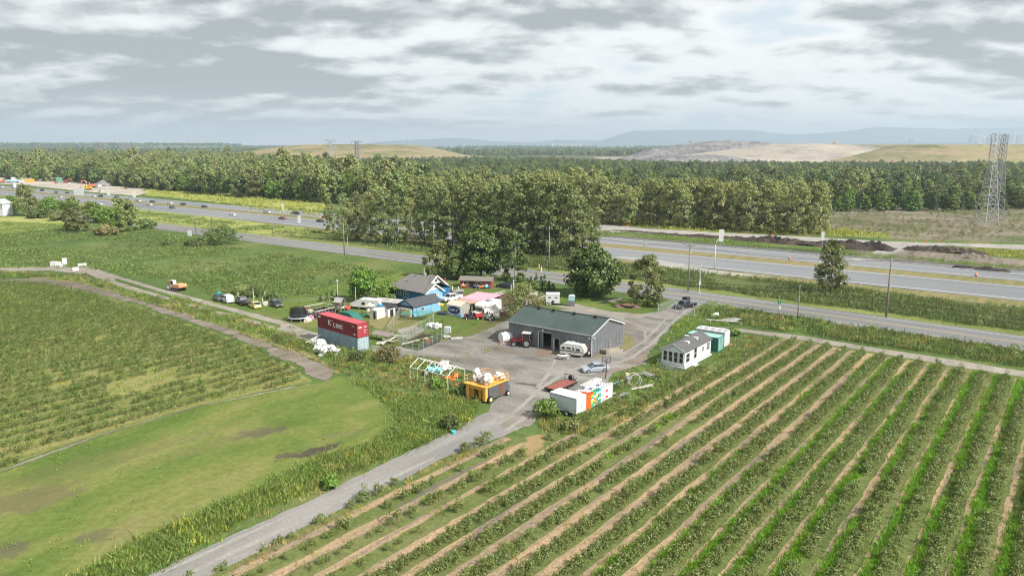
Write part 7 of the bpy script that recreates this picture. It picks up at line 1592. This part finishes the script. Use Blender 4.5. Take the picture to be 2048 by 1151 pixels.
CW = M('white trailer panels', (.56, .61, .64), .5, 0, .08); mblock(ct, 'body', CW, (0, 4.4, 0, 2.3, .55, 2.7)); mblock(ct, 'roof', M('white trailer roof', (.74, .75, .75), .5), (-.04, 4.44, -.04, 2.34, 2.7, 2.78)); CT = M('grey trim', (.22, .24, .26))
mblock(ct, 'trim', CT, (.0, 4.42, -.025, -.003, 2.58, 2.65), (0, 4.42, -.03, -.003, .55, .6), (-.02, .03, -.03, -.003, .6, 2.58), (4.37, 4.43, -.03, -.003, .6, 2.58), (.1, 4.3, -.02, -.003, .98, 1.0)); mblock(ct, 'door', M('white trailer roof', (.74, .75, .75), .5), (4.405, 4.44, .15, 1.12, .7, 2.5)); mblock(ct, 'door', M('white trailer roof', (.74, .75, .75), .5), (4.405, 4.44, 1.18, 2.15, .7, 2.5)); mblock(ct, 'latch', CT, (4.445, 4.48, 1.05, 1.25, 1.3, 1.45))
for s in (-.02, 2.32): wheel(ct, 2.9, s, .36, .22, LAMPW)
mblock(ct, 'mudguard', CT, (2.4, 3.4, -.2, -.03, .74, .8)); mblock(ct, 'corner_cap', CT, (-.06, .1, -.06, .1, 2.6, 2.76))
# ---- stacks of plastic crates
CRT = [M('white plastic crate', (.68, .69, .69), .5, var=.06), M('orange crate', (.85, .14, .03), .5), M('yellow crate', (.80, .62, .06), .5), M('teal crate', (.03, .36, .33), .5), M('blue crate', (.03, .10, .5), .5), M('red crate', (.6, .03, .03), .5), M('green crate', (.1, .5, .15), .5)]
def crate_mesh(m, L=.62, W=.42, H=.3):
    mb = MB().bx(0, L, 0, .02, 0, H).bx(0, L, W - .02, W, 0, H).bx(0, .02, .021, W - .021, 0, H).bx(L - .02, L, .021, W - .021, 0, H).bx(.02, L - .02, .02, W - .02, .01, .03).bx(-.015, L + .015, -.015, -.001, H - .05, H - .01).bx(-.015, L + .015, W + .001, W + .015, H - .05, H - .01)
    return mb.mesh('crate', m)
CM = [crate_mesh(m) for m in CRT]; org = Vector((9.0, 99.2)); ca, sa_ = math.cos(R(52.5)), math.sin(R(52.5)); CN = ['white', 'orange', 'yellow', 'teal', 'blue', 'red', 'green']
cnt = 0
for i_ in range(11):
    for j in range(6):
        hgt = 7 if i_ < 10 else 5
        if j == 0 and i_ > 6: hgt = 7
        if j >= 4: hgt = 8 if i_ > 3 else 6
        if i_ == 0 and j > 3: continue
        for k in range(hgt):
            vis_ = j == 0 or i_ == 0 or k == hgt - 1 or (j == 5)
            if not vis_: continue
            if i_ < 2 and j < 3: c_ = 1
            elif i_ < 5 and j == 0: c_ = [2, 0, 3, 2, 1, 0, 3, 6][(k + i_ * 3) % 8]
            elif i_ == 5 and j == 0: c_ = 3 if (k * 2 + i_) % 3 else 0
            elif i_ in (4, 7) and j == 2 and k == hgt - 1: c_ = 4
            elif i_ == 8 and j == 0 and k % 3 == 1: c_ = 5
            elif i_ == 10 and j in (2, 3) and k == hgt - 1: c_ = 6
            else: c_ = 0
            o = bpy.data.objects.new('crate', CM[c_]); COL.objects.link(o)
            lx, ly = i_ * .66 + rng.normal(0, .012), j * .46 + rng.normal(0, .012)
            # local x along the rows (away), local y to the left
            o.location = (org.x + lx * ca - ly * sa_ + 1.2, org.y + lx * sa_ + ly * ca - .7, k * .305 + .08); o.rotation_euler = (0, 0, R(52.5) + rng.normal(0, .015))
            top = 'topmost layer' if k == hgt - 1 else ('bottom layer' if k == 0 else 'middle layers'); sd = 'side facing the berry rows' if j == 0 else ('end beside the cargo trailer' if i_ == 0 else ('side facing the gravel' if j == 5 else 'top of the block'))
            tag(o, '%s plastic crate in the %s of the stack, %s' % (CN[c_], top, sd), 'crate', 'plastic crates stacked behind the cargo trailer'); cnt += 1
print('crates', cnt)
# ---- harvester
hv = thing('berry_harvester', 'tall orange berry harvester with railed top deck and grey side panels', 'harvester', (-3.55, 101.4), 52)
OH = M('harvester orange', (.78, .40, .08), .5, var=.15); DG = M('harvester grey panel', (.10, .105, .11), .7, var=.2)
# local x: along the machine away from the camera-left end, y: to the left
mblock(hv, 'deck', OH, (-.4, 4.9, -.1, 4.1, 2.3, 2.42)); mblock(hv, 'column', OH, (-.25, .25, .05, .6, .35, 2.29)); mblock(hv, 'column', OH, (-.25, .2, 3.1, 3.7, .35, 2.29)); mblock(hv, 'column', OH, (3.9, 4.3, .1, .6, .6, 2.29)); mblock(hv, 'column', OH, (3.9, 4.3, 3.1, 3.6, .6, 2.29))
MB().prism([(.35, .4), (4.4, .4), (5.3, 1.1), (4.7, 2.28), (.35, 2.28)], -.02, .08).build('side_panel', DG, hv); MB().prism([(.35, .4), (4.4, .4), (5.3, 1.1), (4.7, 2.28), (.35, 2.28)], 3.5, 3.6).build('side_panel', DG, hv); mblock(hv, 'access_door', M('rust brown door', (.2, .07, .04)), (2.9, 3.5, -.06, -.025, .6, 2.2)); mblock(hv, 'picking_head', M('ochre picking head', (.45, .24, .04)), (-.2, 3.6, .9, 1.4, .5, 2.1), (-.2, 3.6, 2.3, 2.9, .5, 2.1)); mblock(hv, 'cross_beam', OH, (-.3, -.1, .65, 3.05, 1.9, 2.2))
for x in (.55, 4.55):
    for y in (-.15, 3.75): wheel(hv, x, y, .52 if x < 1 else .42, .3, FOL[4], 16)
rl = MB()
for x in np.linspace(-.35, 4.85, 7):
    for y in (-.05, 4.05): rl.tube((x, y, 2.43), (x, y, 3.4), .03, .03, 4)
for y in (1.3, 2.7): rl.tube((-.35, y, 2.43), (-.35, y, 3.4), .03, .03, 4); rl.tube((4.85, y, 2.43), (4.85, y, 3.4), .03, .03, 4)
rl.build('railing_post', OH, hv)
for z_ in (2.9, 3.4):
    for p, q in (((-.35, -.05), (4.85, -.05)), ((-.35, 4.05), (4.85, 4.05)), ((-.35, -.05), (-.35, 4.05)), ((4.85, -.05), (4.85, 4.05))): MB().tube((p[0], p[1], z_), (q[0], q[1], z_), .035, .035, 4).build('railing', OH if p[0] > 0 or q[0] > 0 else DG, hv)
mblock(hv, 'engine_cover', OH, (2.2, 3.6, 1.2, 2.4, 2.43, 3.0)); mblock(hv, 'seat', BLACKP, (4.0, 4.4, 1.5, 1.9, 2.43, 2.9))
BAG = M('white woven bag', (.58, .58, .57), .85, 0, .35, 1.6)
def bag(a, b, r, h, z, label, group, seed, mat=BAG, loc=None):
    mb = MB().blob((0, 0, h * .48), (r, r * .95, h * .52), seed, 3, .34, .0); mb.tube((r * .5, 0, h * .8), (r * .6, 0, h * 1.1), .05, .03, 4).tube((-r * .5, .1, h * .8), (-r * .55, .1, h * 1.1), .05, .03, 4)
    one('bulk_bag', mb, mat, label, 'bulk bag', loc or U(a, b), seed * 37, group, z)
def hloc(x, y): a = R(52); return (-3.55 + x * math.cos(a) - y * math.sin(a), 101.4 + x * math.sin(a) + y * math.cos(a))
bag(0, 0, .65, 1.75, 2.43, 'tall white bag with dark lettering at the left of the harvester deck', 'white bags on the harvester deck', 3, loc=hloc(1.3, 3.1)); bag(0, 0, .85, 1.45, 2.43, 'white bag in the front middle of the harvester deck', 'white bags on the harvester deck', 4, loc=hloc(1.2, .95)); bag(0, 0, .8, 1.1, 2.43, 'low white bag at the right of the harvester deck', 'white bags on the harvester deck', 5, loc=hloc(3.9, 1.0)); bag(0, 0, .6, .9, 2.43, 'small cream bag in the middle of the harvester deck', 'white bags on the harvester deck', 6, loc=hloc(1.6, 2.1))
for k, (a, b) in enumerate(((897, 760), (905, 762), (917, 775), (922, 778), (911, 756))): one('tangle_of_net', MB().blob((0, 0, .35), (.5, .4, .35), k, 2, .6).tube((-.5, 0, .1), (.6, .2, .7), .04), FOL[6], ['orange scrap by the leg of the tent frame', 'orange scrap right of the first one', 'orange scrap left of the harvester', 'orange scrap touching the harvester', 'small orange scrap above the others'][k], 'scrap', U(a, b))
# ---- bare tent frame
tf = thing('tent_frame', 'bare white tubular tent frame standing in the weeds left of the harvester', 'tent frame', (-15.9, 112.3), -36)
PW = M('white tube', (.78, .77, .73), .5)
for k in range(6):
    x = k * 1.55; f_ = MB(); top = [(0, 2.1), (2.0, 3.15), (4.0, 2.1)]
    f_.tube((x, 0, 0), (x, 0, 2.1), .05, .05, 5).tube((x, 4, 0), (x, 4, 2.1), .05, .05, 5).tube((x, 0, 2.1), (x, 2, 3.15), .05, .05, 5).tube((x, 2, 3.15), (x, 4, 2.1), .05, .05, 5)
    f_.build('hoop_frame', PW, tf)
for y, z_ in ((0, 2.1), (2, 3.15), (4, 2.1)): MB().tube((0, y, z_), (7.75, y, z_), .045, .045, 5).build('purlin', PW, tf)
tq = thing('sprayer', 'turquoise sprayer machine under the tent frame', 'sprayer', U(870, 750), -10); MB().tube((-1.0, 0, .9), (1.0, 0, .9), .55, .5, 12).build('tank', M('turquoise tank', (.25, .60, .62)), tq); mblock(tq, 'frame', BLACKP, (-1.4, 1.2, -.4, .4, .2, .4)); MB().tube((0, -.1, 1.4), (0, -.1, 1.9), .2).build('filler', M('turquoise tank', (.25, .60, .62)), tq)
for s in (-.6, .6): wheel(tq, -1.2, s, .5, .25, LAMPW)
bag(888, 742, 1.0, 1.8, 0, 'large white sack under the right end of the tent frame', 'white sacks by the tent frame', 9); one('brown_board', B((0, .6, 0, .06, 0, 1.9), (.62, 1.2, .3, .36, 0, 1.6)), M('brown board', (.16, .10, .07)), 'dark brown boards standing under the tent frame', 'boards', U(872, 744), 10)
# ---- white bags at the containers
for k, (a, b, r, h, lb) in enumerate([(627, 690, .8, 1.2, 'leftmost dirty white bag by the containers'), (640, 696, 1.0, 1.5, 'upper white bag at the container foot'), (636, 704, .85, 1.1, 'lower left white bag in the heap'), (647, 708, .95, 1.5, 'middle front white bag in the heap'), (660, 700, .8, 1.1, 'grey white bag half sunk in weeds'), (671, 711, .85, 1.6, 'pointed white bag at the right end of the heap'), (642, 713, .4, .5, 'small white bag in front of the heap')]): bag(a, b, r, h, 0, lb, 'white bags heaped by the containers', 20 + k)
one('board', MB().tube((-2.0, 0, .2), (1.4, 0, 1.3), .16, .14, 4), M('pale board', (.6, .58, .55)), 'pale board leaning on the white bags', 'board', U(631, 684), 40)
# ---- trampoline
tp = thing('trampoline', 'round trampoline with black safety net left of the containers', 'trampoline', U(597, 641), 0)
rim_ = MB(); nn = 20
for k in range(nn):
    a0, a1 = 2 * math.pi * k / nn, 2 * math.pi * (k + 1) / nn; rim_.tube((1.95 * math.cos(a0), 1.95 * math.sin(a0), .85), (1.95 * math.cos(a1), 1.95 * math.sin(a1), .85), .11, .11, 6)
rim_.build('rim', M('pale blue pad', (.55, .62, .68)), tp); MB().tube((0, 0, .8), (0, 0, .83), 1.85, 1.85, 20).build('mat', M('black mat', (.02, .025, .04)), tp)
for k in range(6): a0 = k * math.pi / 3; MB().tube((1.9 * math.cos(a0), 1.9 * math.sin(a0), 0), (1.9 * math.cos(a0), 1.9 * math.sin(a0), .8), .05, .05, 5).build('leg', STEEL, tp); MB().tube((1.95 * math.cos(a0), 1.95 * math.sin(a0), .9), (1.6 * math.cos(a0), 1.6 * math.sin(a0), 2.9), .04, .04, 5).build('net_pole', BLACKP, tp)
nm = bpy.data.materials.new('black netting'); nm.use_nodes = True; nt = nm.node_tree; b_ = nt.nodes['Principled BSDF']; b_.inputs['Base Color'].default_value = (.01, .012, .015, 1); b_.inputs['Alpha'].default_value = .82
MB().tube((0, 0, .95), (0, 0, 2.75), 1.75, 1.5, 20, False).build('safety_net', nm, tp)
# play things by the trampoline
for k, (a, b, mt, lb) in enumerate([(607, 645, FOL[4], 'cream and orange ride-on toy at the foot of the trampoline'), (614, 643, SIGNW, 'white plastic playhouse toy right of the trampoline'), (622, 640, FOL[5], 'pink toy tent beside the white toy'), (624, 628, FOL[4], 'cream plastic chair beside the dark pool fence'), (620, 624, FOL[1], 'brown toy beside the dark pool fence')]):
    one('garden_toy', MB().prism([(0, 0), (1.0, 0), (.9, .6), (.5, 1.0), (.15, .7)], 0, .8).tube((.2, -.1, .15), (.2, .9, .15), .15).tube((.8, -.1, .15), (.8, .9, .15), .15), mt, lb, 'toy', U(a, b), k * 30)
# ---- fenced dark pen
pn = thing('riding_pen', 'rectangular pen with pale top rails and a dark liner floor', 'pen', (-46.2, 157.6), 0)
PR = M('pale top rail', (.66, .64, .58)); corners = [(-46.1, 158.1), (-42.0, 163.1), (-37.9, 159.9), (-41.3, 154.2)]; c0 = Vector(corners[0])
pn.location = (c0.x, c0.y, 0)
for k in range(4):
    a, b = Vector(corners[k]) - c0, Vector(corners[(k + 1) % 4]) - c0; L2 = (b - a).length; an = math.atan2((b - a).y, (b - a).x); MX = Matrix.Translation((a.x, a.y, 0)) @ Matrix.Rotation(an, 4, 'Z')
    MB().bx(0, L2, -.07, .07, 1.5, 1.6, MX).build('rail', PR, pn)
    n = int(L2 / .9)
    for j in range(n): MB().bx(L2 * j / n, L2 * j / n + .1, -.04, .04, 0, 1.49, MX).build('fence_post', WOOD, pn)
    MB().bx(0, L2, -.02, .02, .05, .7, MX).build('side_board', M('dark fence board', (.06, .05, .045)), pn)
sh = MB().add([(x - c0.x, y - c0.y, .35) for x, y in corners], [(0, 1, 2, 3)]); sh.build('liner', M('dark liner', (.028, .03, .038), .6), pn)
# ---- play tower
pt_ = thing('play_tower', 'wooden play tower with pitched grey roof and green slope', 'play tower', (-38.3, 159.0), -20)
for x in (0, 1.4):
    for y in (0, 1.4): MB().tube((x, y, 0), (x, y, 2.7), .08, .08, 5).build('post', WOOD, pt_)
mblock(pt_, 'platform', WT, (0, 1.4, 0, 1.4, 1.2, 1.3)); 
for k in range(5): mblock(pt_, 'slat', GREYW, (.02 + k * .29, .22 + k * .29, -.08, -.04, 1.3, 2.1))
plate(pt_, 'roof', M('grey shingle', (.33, .33, .33)), [(-.3, -.4, 2.6), (1.7, -.4, 2.6), (1.7, .7, 3.5), (-.3, .7, 3.5)], .07); plate(pt_, 'roof', M('grey shingle', (.33, .33, .33)), [(-.3, 1.8, 2.6), (1.7, 1.8, 2.6), (1.7, .7, 3.5), (-.3, .7, 3.5)], .07)
gr = thing('green_canopy', 'dark green canvas canopy behind the red container', 'canopy', (-36.6, 153.4), -35); MB().prism([(0, 0), (5.6, 0), (4.8, 1.0), (3.5, 1.8), (1.2, 1.9), (.2, 1.3)], 0, 2.2).build('canvas', M('dark green canvas', (.03, .15, .12), .8), gr)
one('garden_toy', MB().blob((0, 0, .7), (.6, .5, .7), 2, 2, .3).tube((0, 0, .5), (1.0, .2, 1.3), .1), REDP, 'red plastic slide beyond the green canopy', 'toy', U(695, 622)); one('garden_toy', MB().blob((0, 0, .5), (.7, .4, .5), 5, 2, .3), SIGNW, 'white plastic toy left of the red slide', 'toy', U(689, 620))
for k, (a, b) in enumerate(((641, 603), (654, 600), (663, 600), (664.5, 598), (674, 601))): make_tree('cedar_tree', 'cedar', [1.8, 2.0, 1.7, 2.4, 2.2][k], .8, 200, .2, L_CEDAR, 130 + k, 'small clipped conifer behind the dark pen', U(a, b), group='small conifers behind the pen', r=.04, limbs=2)
t = thing('football_goal', 'white goal frame behind the dark pen', 'goal', U(658, 606), -30); MB().tube((0, 0, 0), (.4, 0, 1.6), .05).tube((.4, 0, 1.6), (2.0, 0, 1.4), .05).tube((2.0, 0, 1.4), (2.2, 0, 0), .05).build('goal_frame', PW, t)
lp = thing('yard_lamp', 'thin yard lamp post behind the play tower', 'lamp post', U(676, 603), 0); MB().tube((0, 0, 0), (0, 0, 5.4), .06, .05, 6).build('lamp_post', PW, lp); mblock(lp, 'lamp_head', SIGNW, (-.25, .3, -.12, .12, 4.9, 5.1))
lp = thing('yard_post', 'thin white post left of the camper', 'post', U(712, 611), 0); MB().tube((0, 0, 0), (0, 0, 4.4), .06, .05, 6).build('post_shaft', PW, lp)
for k, (a, b, h) in enumerate(((508, 602, 3.0), (531, 598, 1.9), (526, 608, 1.5), (477, 597, 1.6))): one('fence_post', MB().tube((0, 0, 0), (-.1, 0, h), .1, .08, 6), M('white post', (.62, .6, .55)), ['tall white post behind the yellow hatchback', 'short white post right of the tall one', 'short white post nearest the yellow hatchback', 'grey post behind the dark pickup'][k], 'post', U(a, b))
railfence([(540, 604), (600, 606), (660, 600), (712, 604)], 'wooden rail fence between the lawn and the meadow', (.5, 1.0), GREYW, 3.2, 1.2, .06, .06)
for k, (a, b) in enumerate(((527, 612), (540, 612), (548, 607), (556, 608))): one('appliance', B((0, .8, 0, .7, 0, .95), (.05, .75, -.03, -.01, .1, .85)), [SIGNW, SIGNW, GREYM, M('olive box', (.12, .15, .1))][k], ['white appliance right of the yellow hatchback', 'second white appliance near the small dark car', 'grey box behind the small dark car', 'green box at the fence right of the small dark car'][k], 'box', U(a, b), 20 * k)
# ---- vegetable garden and runs
gd_ = thing('garden_fence', 'wire fence on thin green posts round the vegetable beds', 'fence', (0, 0), 0)
GP = [U(*p) for p in ((800, 692), (838, 703), (856, 692), (892, 674), (868, 664), (840, 668))]
gd_.location = (GP[0][0], GP[0][1], 0)
wm = bpy.data.materials.new('fine wire mesh'); wm.use_nodes = True; nt = wm.node_tree; b_ = nt.nodes['Principled BSDF']; b_.inputs['Base Color'].default_value = (.25, .3, .28, 1); b_.inputs['Alpha'].default_value = .16
for k in range(6):
    a = Vector(GP[k]) - Vector(GP[0]); b = Vector(GP[(k + 1) % 6]) - Vector(GP[0]); L2 = (b - a).length; n = max(1, int(L2 / 1.5))
    for j in range(n): p = a.lerp(b, j / n); MB().tube((p.x, p.y, 0), (p.x, p.y, 1.7), .04, .035, 5).build('fence_post', M('pale green stake', (.3, .36, .3)), gd_)
    MB().add([(a.x, a.y, .05), (b.x, b.y, .05), (b.x, b.y, 1.55), (a.x, a.y, 1.55)], [(0, 1, 2, 3)]).build('wire_mesh', wm, gd_)
g_ = []
for k in range(6):
    a, b = Vector(U(806 + k * 11, 694 - k * 4.4)), Vector(U(838 + k * 9, 700 - k * 5.6)); n = 22
    g_.append(np.array([tuple(a.lerp(b, (j + rng.uniform(0, 1)) / n)) for j in range(n)]))
gn_scatter('vegetable_rows', [(np.concatenate(g_), [proto('veg', bush_mesh('vegetable', 40, .35, .5, .13, L_LIGHT, 600 + q)) for q in range(2)], .6, 1.2, .1, .08)], 'rows of leafy vegetables inside the wire fence')
dr = thing('animal_run', 'run of wire panels with green netting left of the vegetable beds', 'animal run', U(775, 672), 0); o0 = Vector(U(775, 672)); RP = [U(*p) for p in ((775, 672), (796, 684), (868, 648), (864, 634), (800, 632))]
for k in range(5):
    a, b = Vector(RP[k]) - o0, Vector(RP[(k + 1) % 5]) - o0; L2 = (b - a).length; n = max(2, int(L2 / 1.8))
    for j in range(n): p = a.lerp(b, j / n); MB().tube((p.x, p.y, 0), (p.x, p.y, 1.9), .05, .05, 5).build('post', WT, dr)
    MB().tube((a.x, a.y, 1.85), (b.x, b.y, 1.85), .04, .04, 5).build('rail', M('pale green stake', (.3, .36, .3)), dr); MB().add([(a.x, a.y, .05), (b.x, b.y, .05), (b.x, b.y, 1.8), (a.x, a.y, 1.8)], [(0, 1, 2, 3)]).build('wire_mesh', wm, dr)
gnm = bpy.data.materials.new('green shade net'); gnm.use_nodes = True; b_ = gnm.node_tree.nodes['Principled BSDF']; b_.inputs['Base Color'].default_value = (.04, .26, .2, 1); b_.inputs['Alpha'].default_value = .6
a, b, c_, d_ = [Vector(p) - o0 for p in (U(812, 635), U(865, 636), U(866, 642), U(800, 642))]; MB().add([(a.x, a.y, 1.5), (b.x, b.y, 1.6), (c_.x, c_.y, 1.6), (d_.x, d_.y, 1.4)], [(0, 1, 2, 3)]).build('shade_net', gnm, dr)
one('timber_beam', B((0, 7.6, 0, .35, 0, .25)), M('pale beam', (.55, .52, .44), var=.3), 'long pale beam edging the vegetable beds', 'beam', U(804, 690), 47)
one('timber_beam', B((0, 3.4, 0, .5, 0, .35)), M('pale beam', (.55, .52, .44), var=.3), 'short pale beam lying left of the vegetable beds', 'beam', U(776, 672), -20)
for k in range(7):
    o = one('board', MB().bx(-1.3, 1.3, -.2, .2, 0, .08), M('bleached board', (.58, .56, .5), var=.3), 'bleached board in the heap right of the containers, ' + ['bottom left one', 'steep one at the left end', 'middle one', 'one lying across the middle', 'upper one', 'right one', 'short one at the right'][k], 'board', U(760 + k * 4.4, 684 + (k % 3) * 2.2), k * 41, 'bleached boards heaped on the grass', .05 + .12 * k)
    o.rotation_euler = (R(8 * (k % 3)), R(6 * (k % 4) - 8), R(k * 41))
ln = thing('lean_to', 'low grey roofed lean-to against the container end', 'lean-to', U(741, 679), -28); plate(ln, 'roof', M('brown felt', (.24, .2, .2)), [(0, 0, 1.1), (4.2, 0, 1.0), (4.2, 1.6, 1.4), (0, 1.6, 1.5)], .07); mblock(ln, 'edge_board', SIGNW, (0, 4.2, 1.62, 1.7, 1.2, 1.45)); 
for x in (.1, 4.0):
    for y in (.1, 1.5): mblock(ln, 'post', GREYW, (x, x + .1, y, y + .1, 0, 1.0))
bag(862, 655, .9, 1.1, 0, 'white covered bale at the corner of the animal run', 'white covered bales', 40); bag(874, 656, .95, 1.1, 0, 'white covered bale right of the first one', 'white covered bales', 41)
wb_ = thing('white_tote', 'grey white caged water tote at the right end of the garden', 'water tote', U(888, 667), -8); mblock(wb_, 'tank', M('translucent white plastic', (.58, .62, .66)), (.05, 1.15, .05, 1.15, .15, 1.25)); cg = MB()
for k in range(5): cg.bx(k * .3 - .01, k * .3 + .02, -.02, .0, .1, 1.3); cg.bx(1.2, 1.22, k * .3 - .01, k * .3 + .02, .1, 1.3)
cg.build('cage', STEEL, wb_); mblock(wb_, 'pallet_base', WT, (0, 1.2, 0, 1.2, 0, .13))
one('concrete_slab', B((0, 2.2, 0, 1.1, 0, .2)), BARC, 'grey concrete slab at the yard edge right of the garden', 'slab', U(902, 679), 5); one('boulder', MB().blob((0, 0, .25), (.7, .5, .4), 3, 2, .3), BARC, 'grey rock beside the concrete slab', 'rock', U(893, 676))
one('hose_coil', MB().tube((-.6, 0, .1), (.6, .3, .12), .06).tube((.6, .3, .1), (.2, -.5, .12), .06).tube((.2, -.5, .1), (-.6, 0, .12), .06), GREYM, 'coil of grey hose on the yard edge', 'hose', U(918, 675))
one('box_trailer_bin', B((0, .7, 0, .7, 0, .9), (.02, .68, -.03, -.01, .1, .8)), FOL[1], 'small red box in the corner of the vegetable fence', 'box', U(853, 688), 10)
# ---- galvanised frames before the mobile home
def hurdle(loc, rz, L, label, H=1.5, tilt=18):
    t = thing('metal_hurdle', label, 'metal hurdle', loc, rz, 'galvanised hurdles before the mobile home'); t.rotation_euler = (R(tilt), 0, R(rz))
    f_ = MB()
    for z_ in (.03, H): f_.tube((0, 0, z_), (L, 0, z_), .035, .035, 5)
    for x in (0, L): f_.tube((x, 0, 0), (x, 0, H), .035, .035, 5)
    f_.build('frame', STEEL, t); b2 = MB()
    for k in range(1, 8): b2.tube((L * k / 8, 0, 0), (L * k / 8, 0, H), .018, .018, 4)
    b2.build('bar', STEEL, t)
hurdle(U(1316, 733), -30, 2.0, 'left galvanised hurdle leaning by the mobile home'); hurdle(U(1333, 737), -28, 1.7, 'middle galvanised hurdle leaning by the mobile home', 1.3); hurdle(U(1350, 740), -25, 1.0, 'small right galvanised hurdle by the mobile home', 1.0)
# ---- junk right of the crates
rl_ = thing('cable_reel', 'grey hoop rings of an old reel lying in the weeds', 'reel', U(1270, 772), 10)
for y in (0, .9):
    rr_ = MB()
    for k in range(20): a0, a1 = 2 * math.pi * k / 20, 2 * math.pi * (k + 1) / 20; rr_.tube((.95 * math.cos(a0), y, .9 + .95 * math.sin(a0)), (.95 * math.cos(a1), y, .9 + .95 * math.sin(a1)), .09, .09, 5)
    rr_.build('reel_ring', M('grey plastic ring', (.42, .41, .38)), rl_)
one('drawbar_scrap', MB().tube((-2.6, 0, .3), (0, .3, .8), .1, .12).blob((.3, .3, .8), (.6, .4, .35), 3, 2, .3), M('dull grey scrap', (.25, .25, .26)), 'grey scrap drawbar left of the reel rings', 'scrap metal', U(1255, 768), 20); one('scrap_drum', MB().tube((0, 0, 0), (.2, 0, .9), .32, .32, 10), M('cream drum', (.66, .62, .42)), 'cream drum above the grey scrap drawbar', 'drum', U(1252, 757))
for k, (a, b, rz) in enumerate(((1263, 783, 25), (1270, 781, 30), (1283, 779, 20), (1292, 776, 35), (1215, 792, 10))): one('board', B((0, 2.6 - .3 * k, 0, .25, .05, .2)), M('bleached board', (.58, .56, .5), var=.3), ['long bleached board in the weeds below the reel rings', 'second bleached board below the reel rings', 'third bleached board below the reel rings', 'bleached board at the right end below the reel rings', 'bleached board beside the white crates'][k], 'board', U(a, b), rz, z=.25)
for k, (a, b) in enumerate(((1226, 771), (1232, 770), (1239, 772))): one('hose_coil', MB().tube((-.8, 0, .3), (.8, .2, .4), .1).tube((.8, .2, .4), (-.4, .5, .3), .1).tube((-.6, -.3, .2), (.7, .5, .5), .09), M('dark green hose', (.03, .2, .13)), ['coil of dark green hose nearest the crates', 'middle coil of dark green hose', 'coil of dark green hose nearest the scrap drawbar'][k], 'hose', U(a, b), k * 50, 'coils of green hose')
one('scrap_heap', MB().blob((0, 0, .3), (1.1, .6, .4), 9, 2, .6), M('dull grey scrap', (.25, .25, .26)), 'grey scrap in the weeds above the reel rings', 'scrap metal', U(1292, 752)); one('scrap_heap', MB().blob((0, 0, .25), (.9, .5, .3), 12, 2, .6), M('dull grey scrap', (.25, .25, .26)), 'grey scrap in the weeds below the bleached boards', 'scrap metal', U(1248, 793))
one('tyre', MB().tube((0, 0, .15), (0, 0, .4), .55, .55, 14), TYRE, 'old tyre right of the reel rings', 'tyre', U(1310, 757)); one('bucket', MB().tube((0, 0, 0), (0, 0, .45), .25, .3, 10), M('bright cyan plastic', (.08, .5, .55)), 'cyan tub beside the gravel lane', 'tub', U(907, 867))
one('white_sack', MB().blob((0, 0, .4), (1.0, .5, .5), 8, 2, .35), SIGNW, 'white wrapped sack in the weeds right of the gate', 'sack', U(1431, 634)); one('rubble', MB().blob((0, 0, .15), (3.2, .8, .45), 8, 3, .9), BARC, 'grey rubble in the weeds right of the gate', 'rubble', U(1456, 645), -10)
for k, (a, b, w, h, lb) in enumerate(((108, 533, 1.6, 1.5, 'leftmost white box at the end of the farm track'), (117, 533, 1.4, 1.4, 'second white box at the end of the farm track'), (123, 534, .8, .8, 'small white box at the end of the farm track'), (130, 531, 1.2, 2.2, 'tallest white box at the end of the farm track'), (151, 541, 1.6, .9, 'white and black box beside the farm track'), (164, 532, 2.4, .7, 'low white board at the bend of the farm track'))): one('farm_box', B((-w / 2, w / 2, -.5, .5, 0, h), (-w / 2 - .04, w / 2 + .04, -.54, .54, h, h + .08)), SIGNW, lb, 'box', U(a, b), 10 * k, 'white boxes at the end of the farm track')
ws = gable('white_shed', 'white windowed gable of a building cut by the left edge', 'building', U(-22, 431), -12, 9, 6, 6.2, 8.4, LIGHTW, M('grey sheet roof', (.4, .42, .43)), .4, None, 'y')
for x in (7.2, 7.9, 8.45): win(ws, x, 3.6, .4, 1.6, 0, fr=.04)
# ================================================================ haze
hm = bpy.data.materials.new('haze air'); hm.use_nodes = True; nt = hm.node_tree
for n in list(nt.nodes): nt.nodes.remove(n)
pv = nt.nodes.new('ShaderNodeVolumePrincipled'); pv.inputs['Color'].default_value = (.68, .85, 1, 1); pv.inputs['Density'].default_value = 1.1e-4
pv.inputs['Anisotropy'].default_value = .2
ho = nt.nodes.new('ShaderNodeOutputMaterial'); nt.links.new(pv.outputs[0], ho.inputs['Volume'])
hb = MB().bx(-17000, 17000, -16500, 17000, -3, 425)
o = hb.build('haze', hm); o['kind'] = 'stuff'; o['label'] = 'pale blue summer haze over the whole plain'
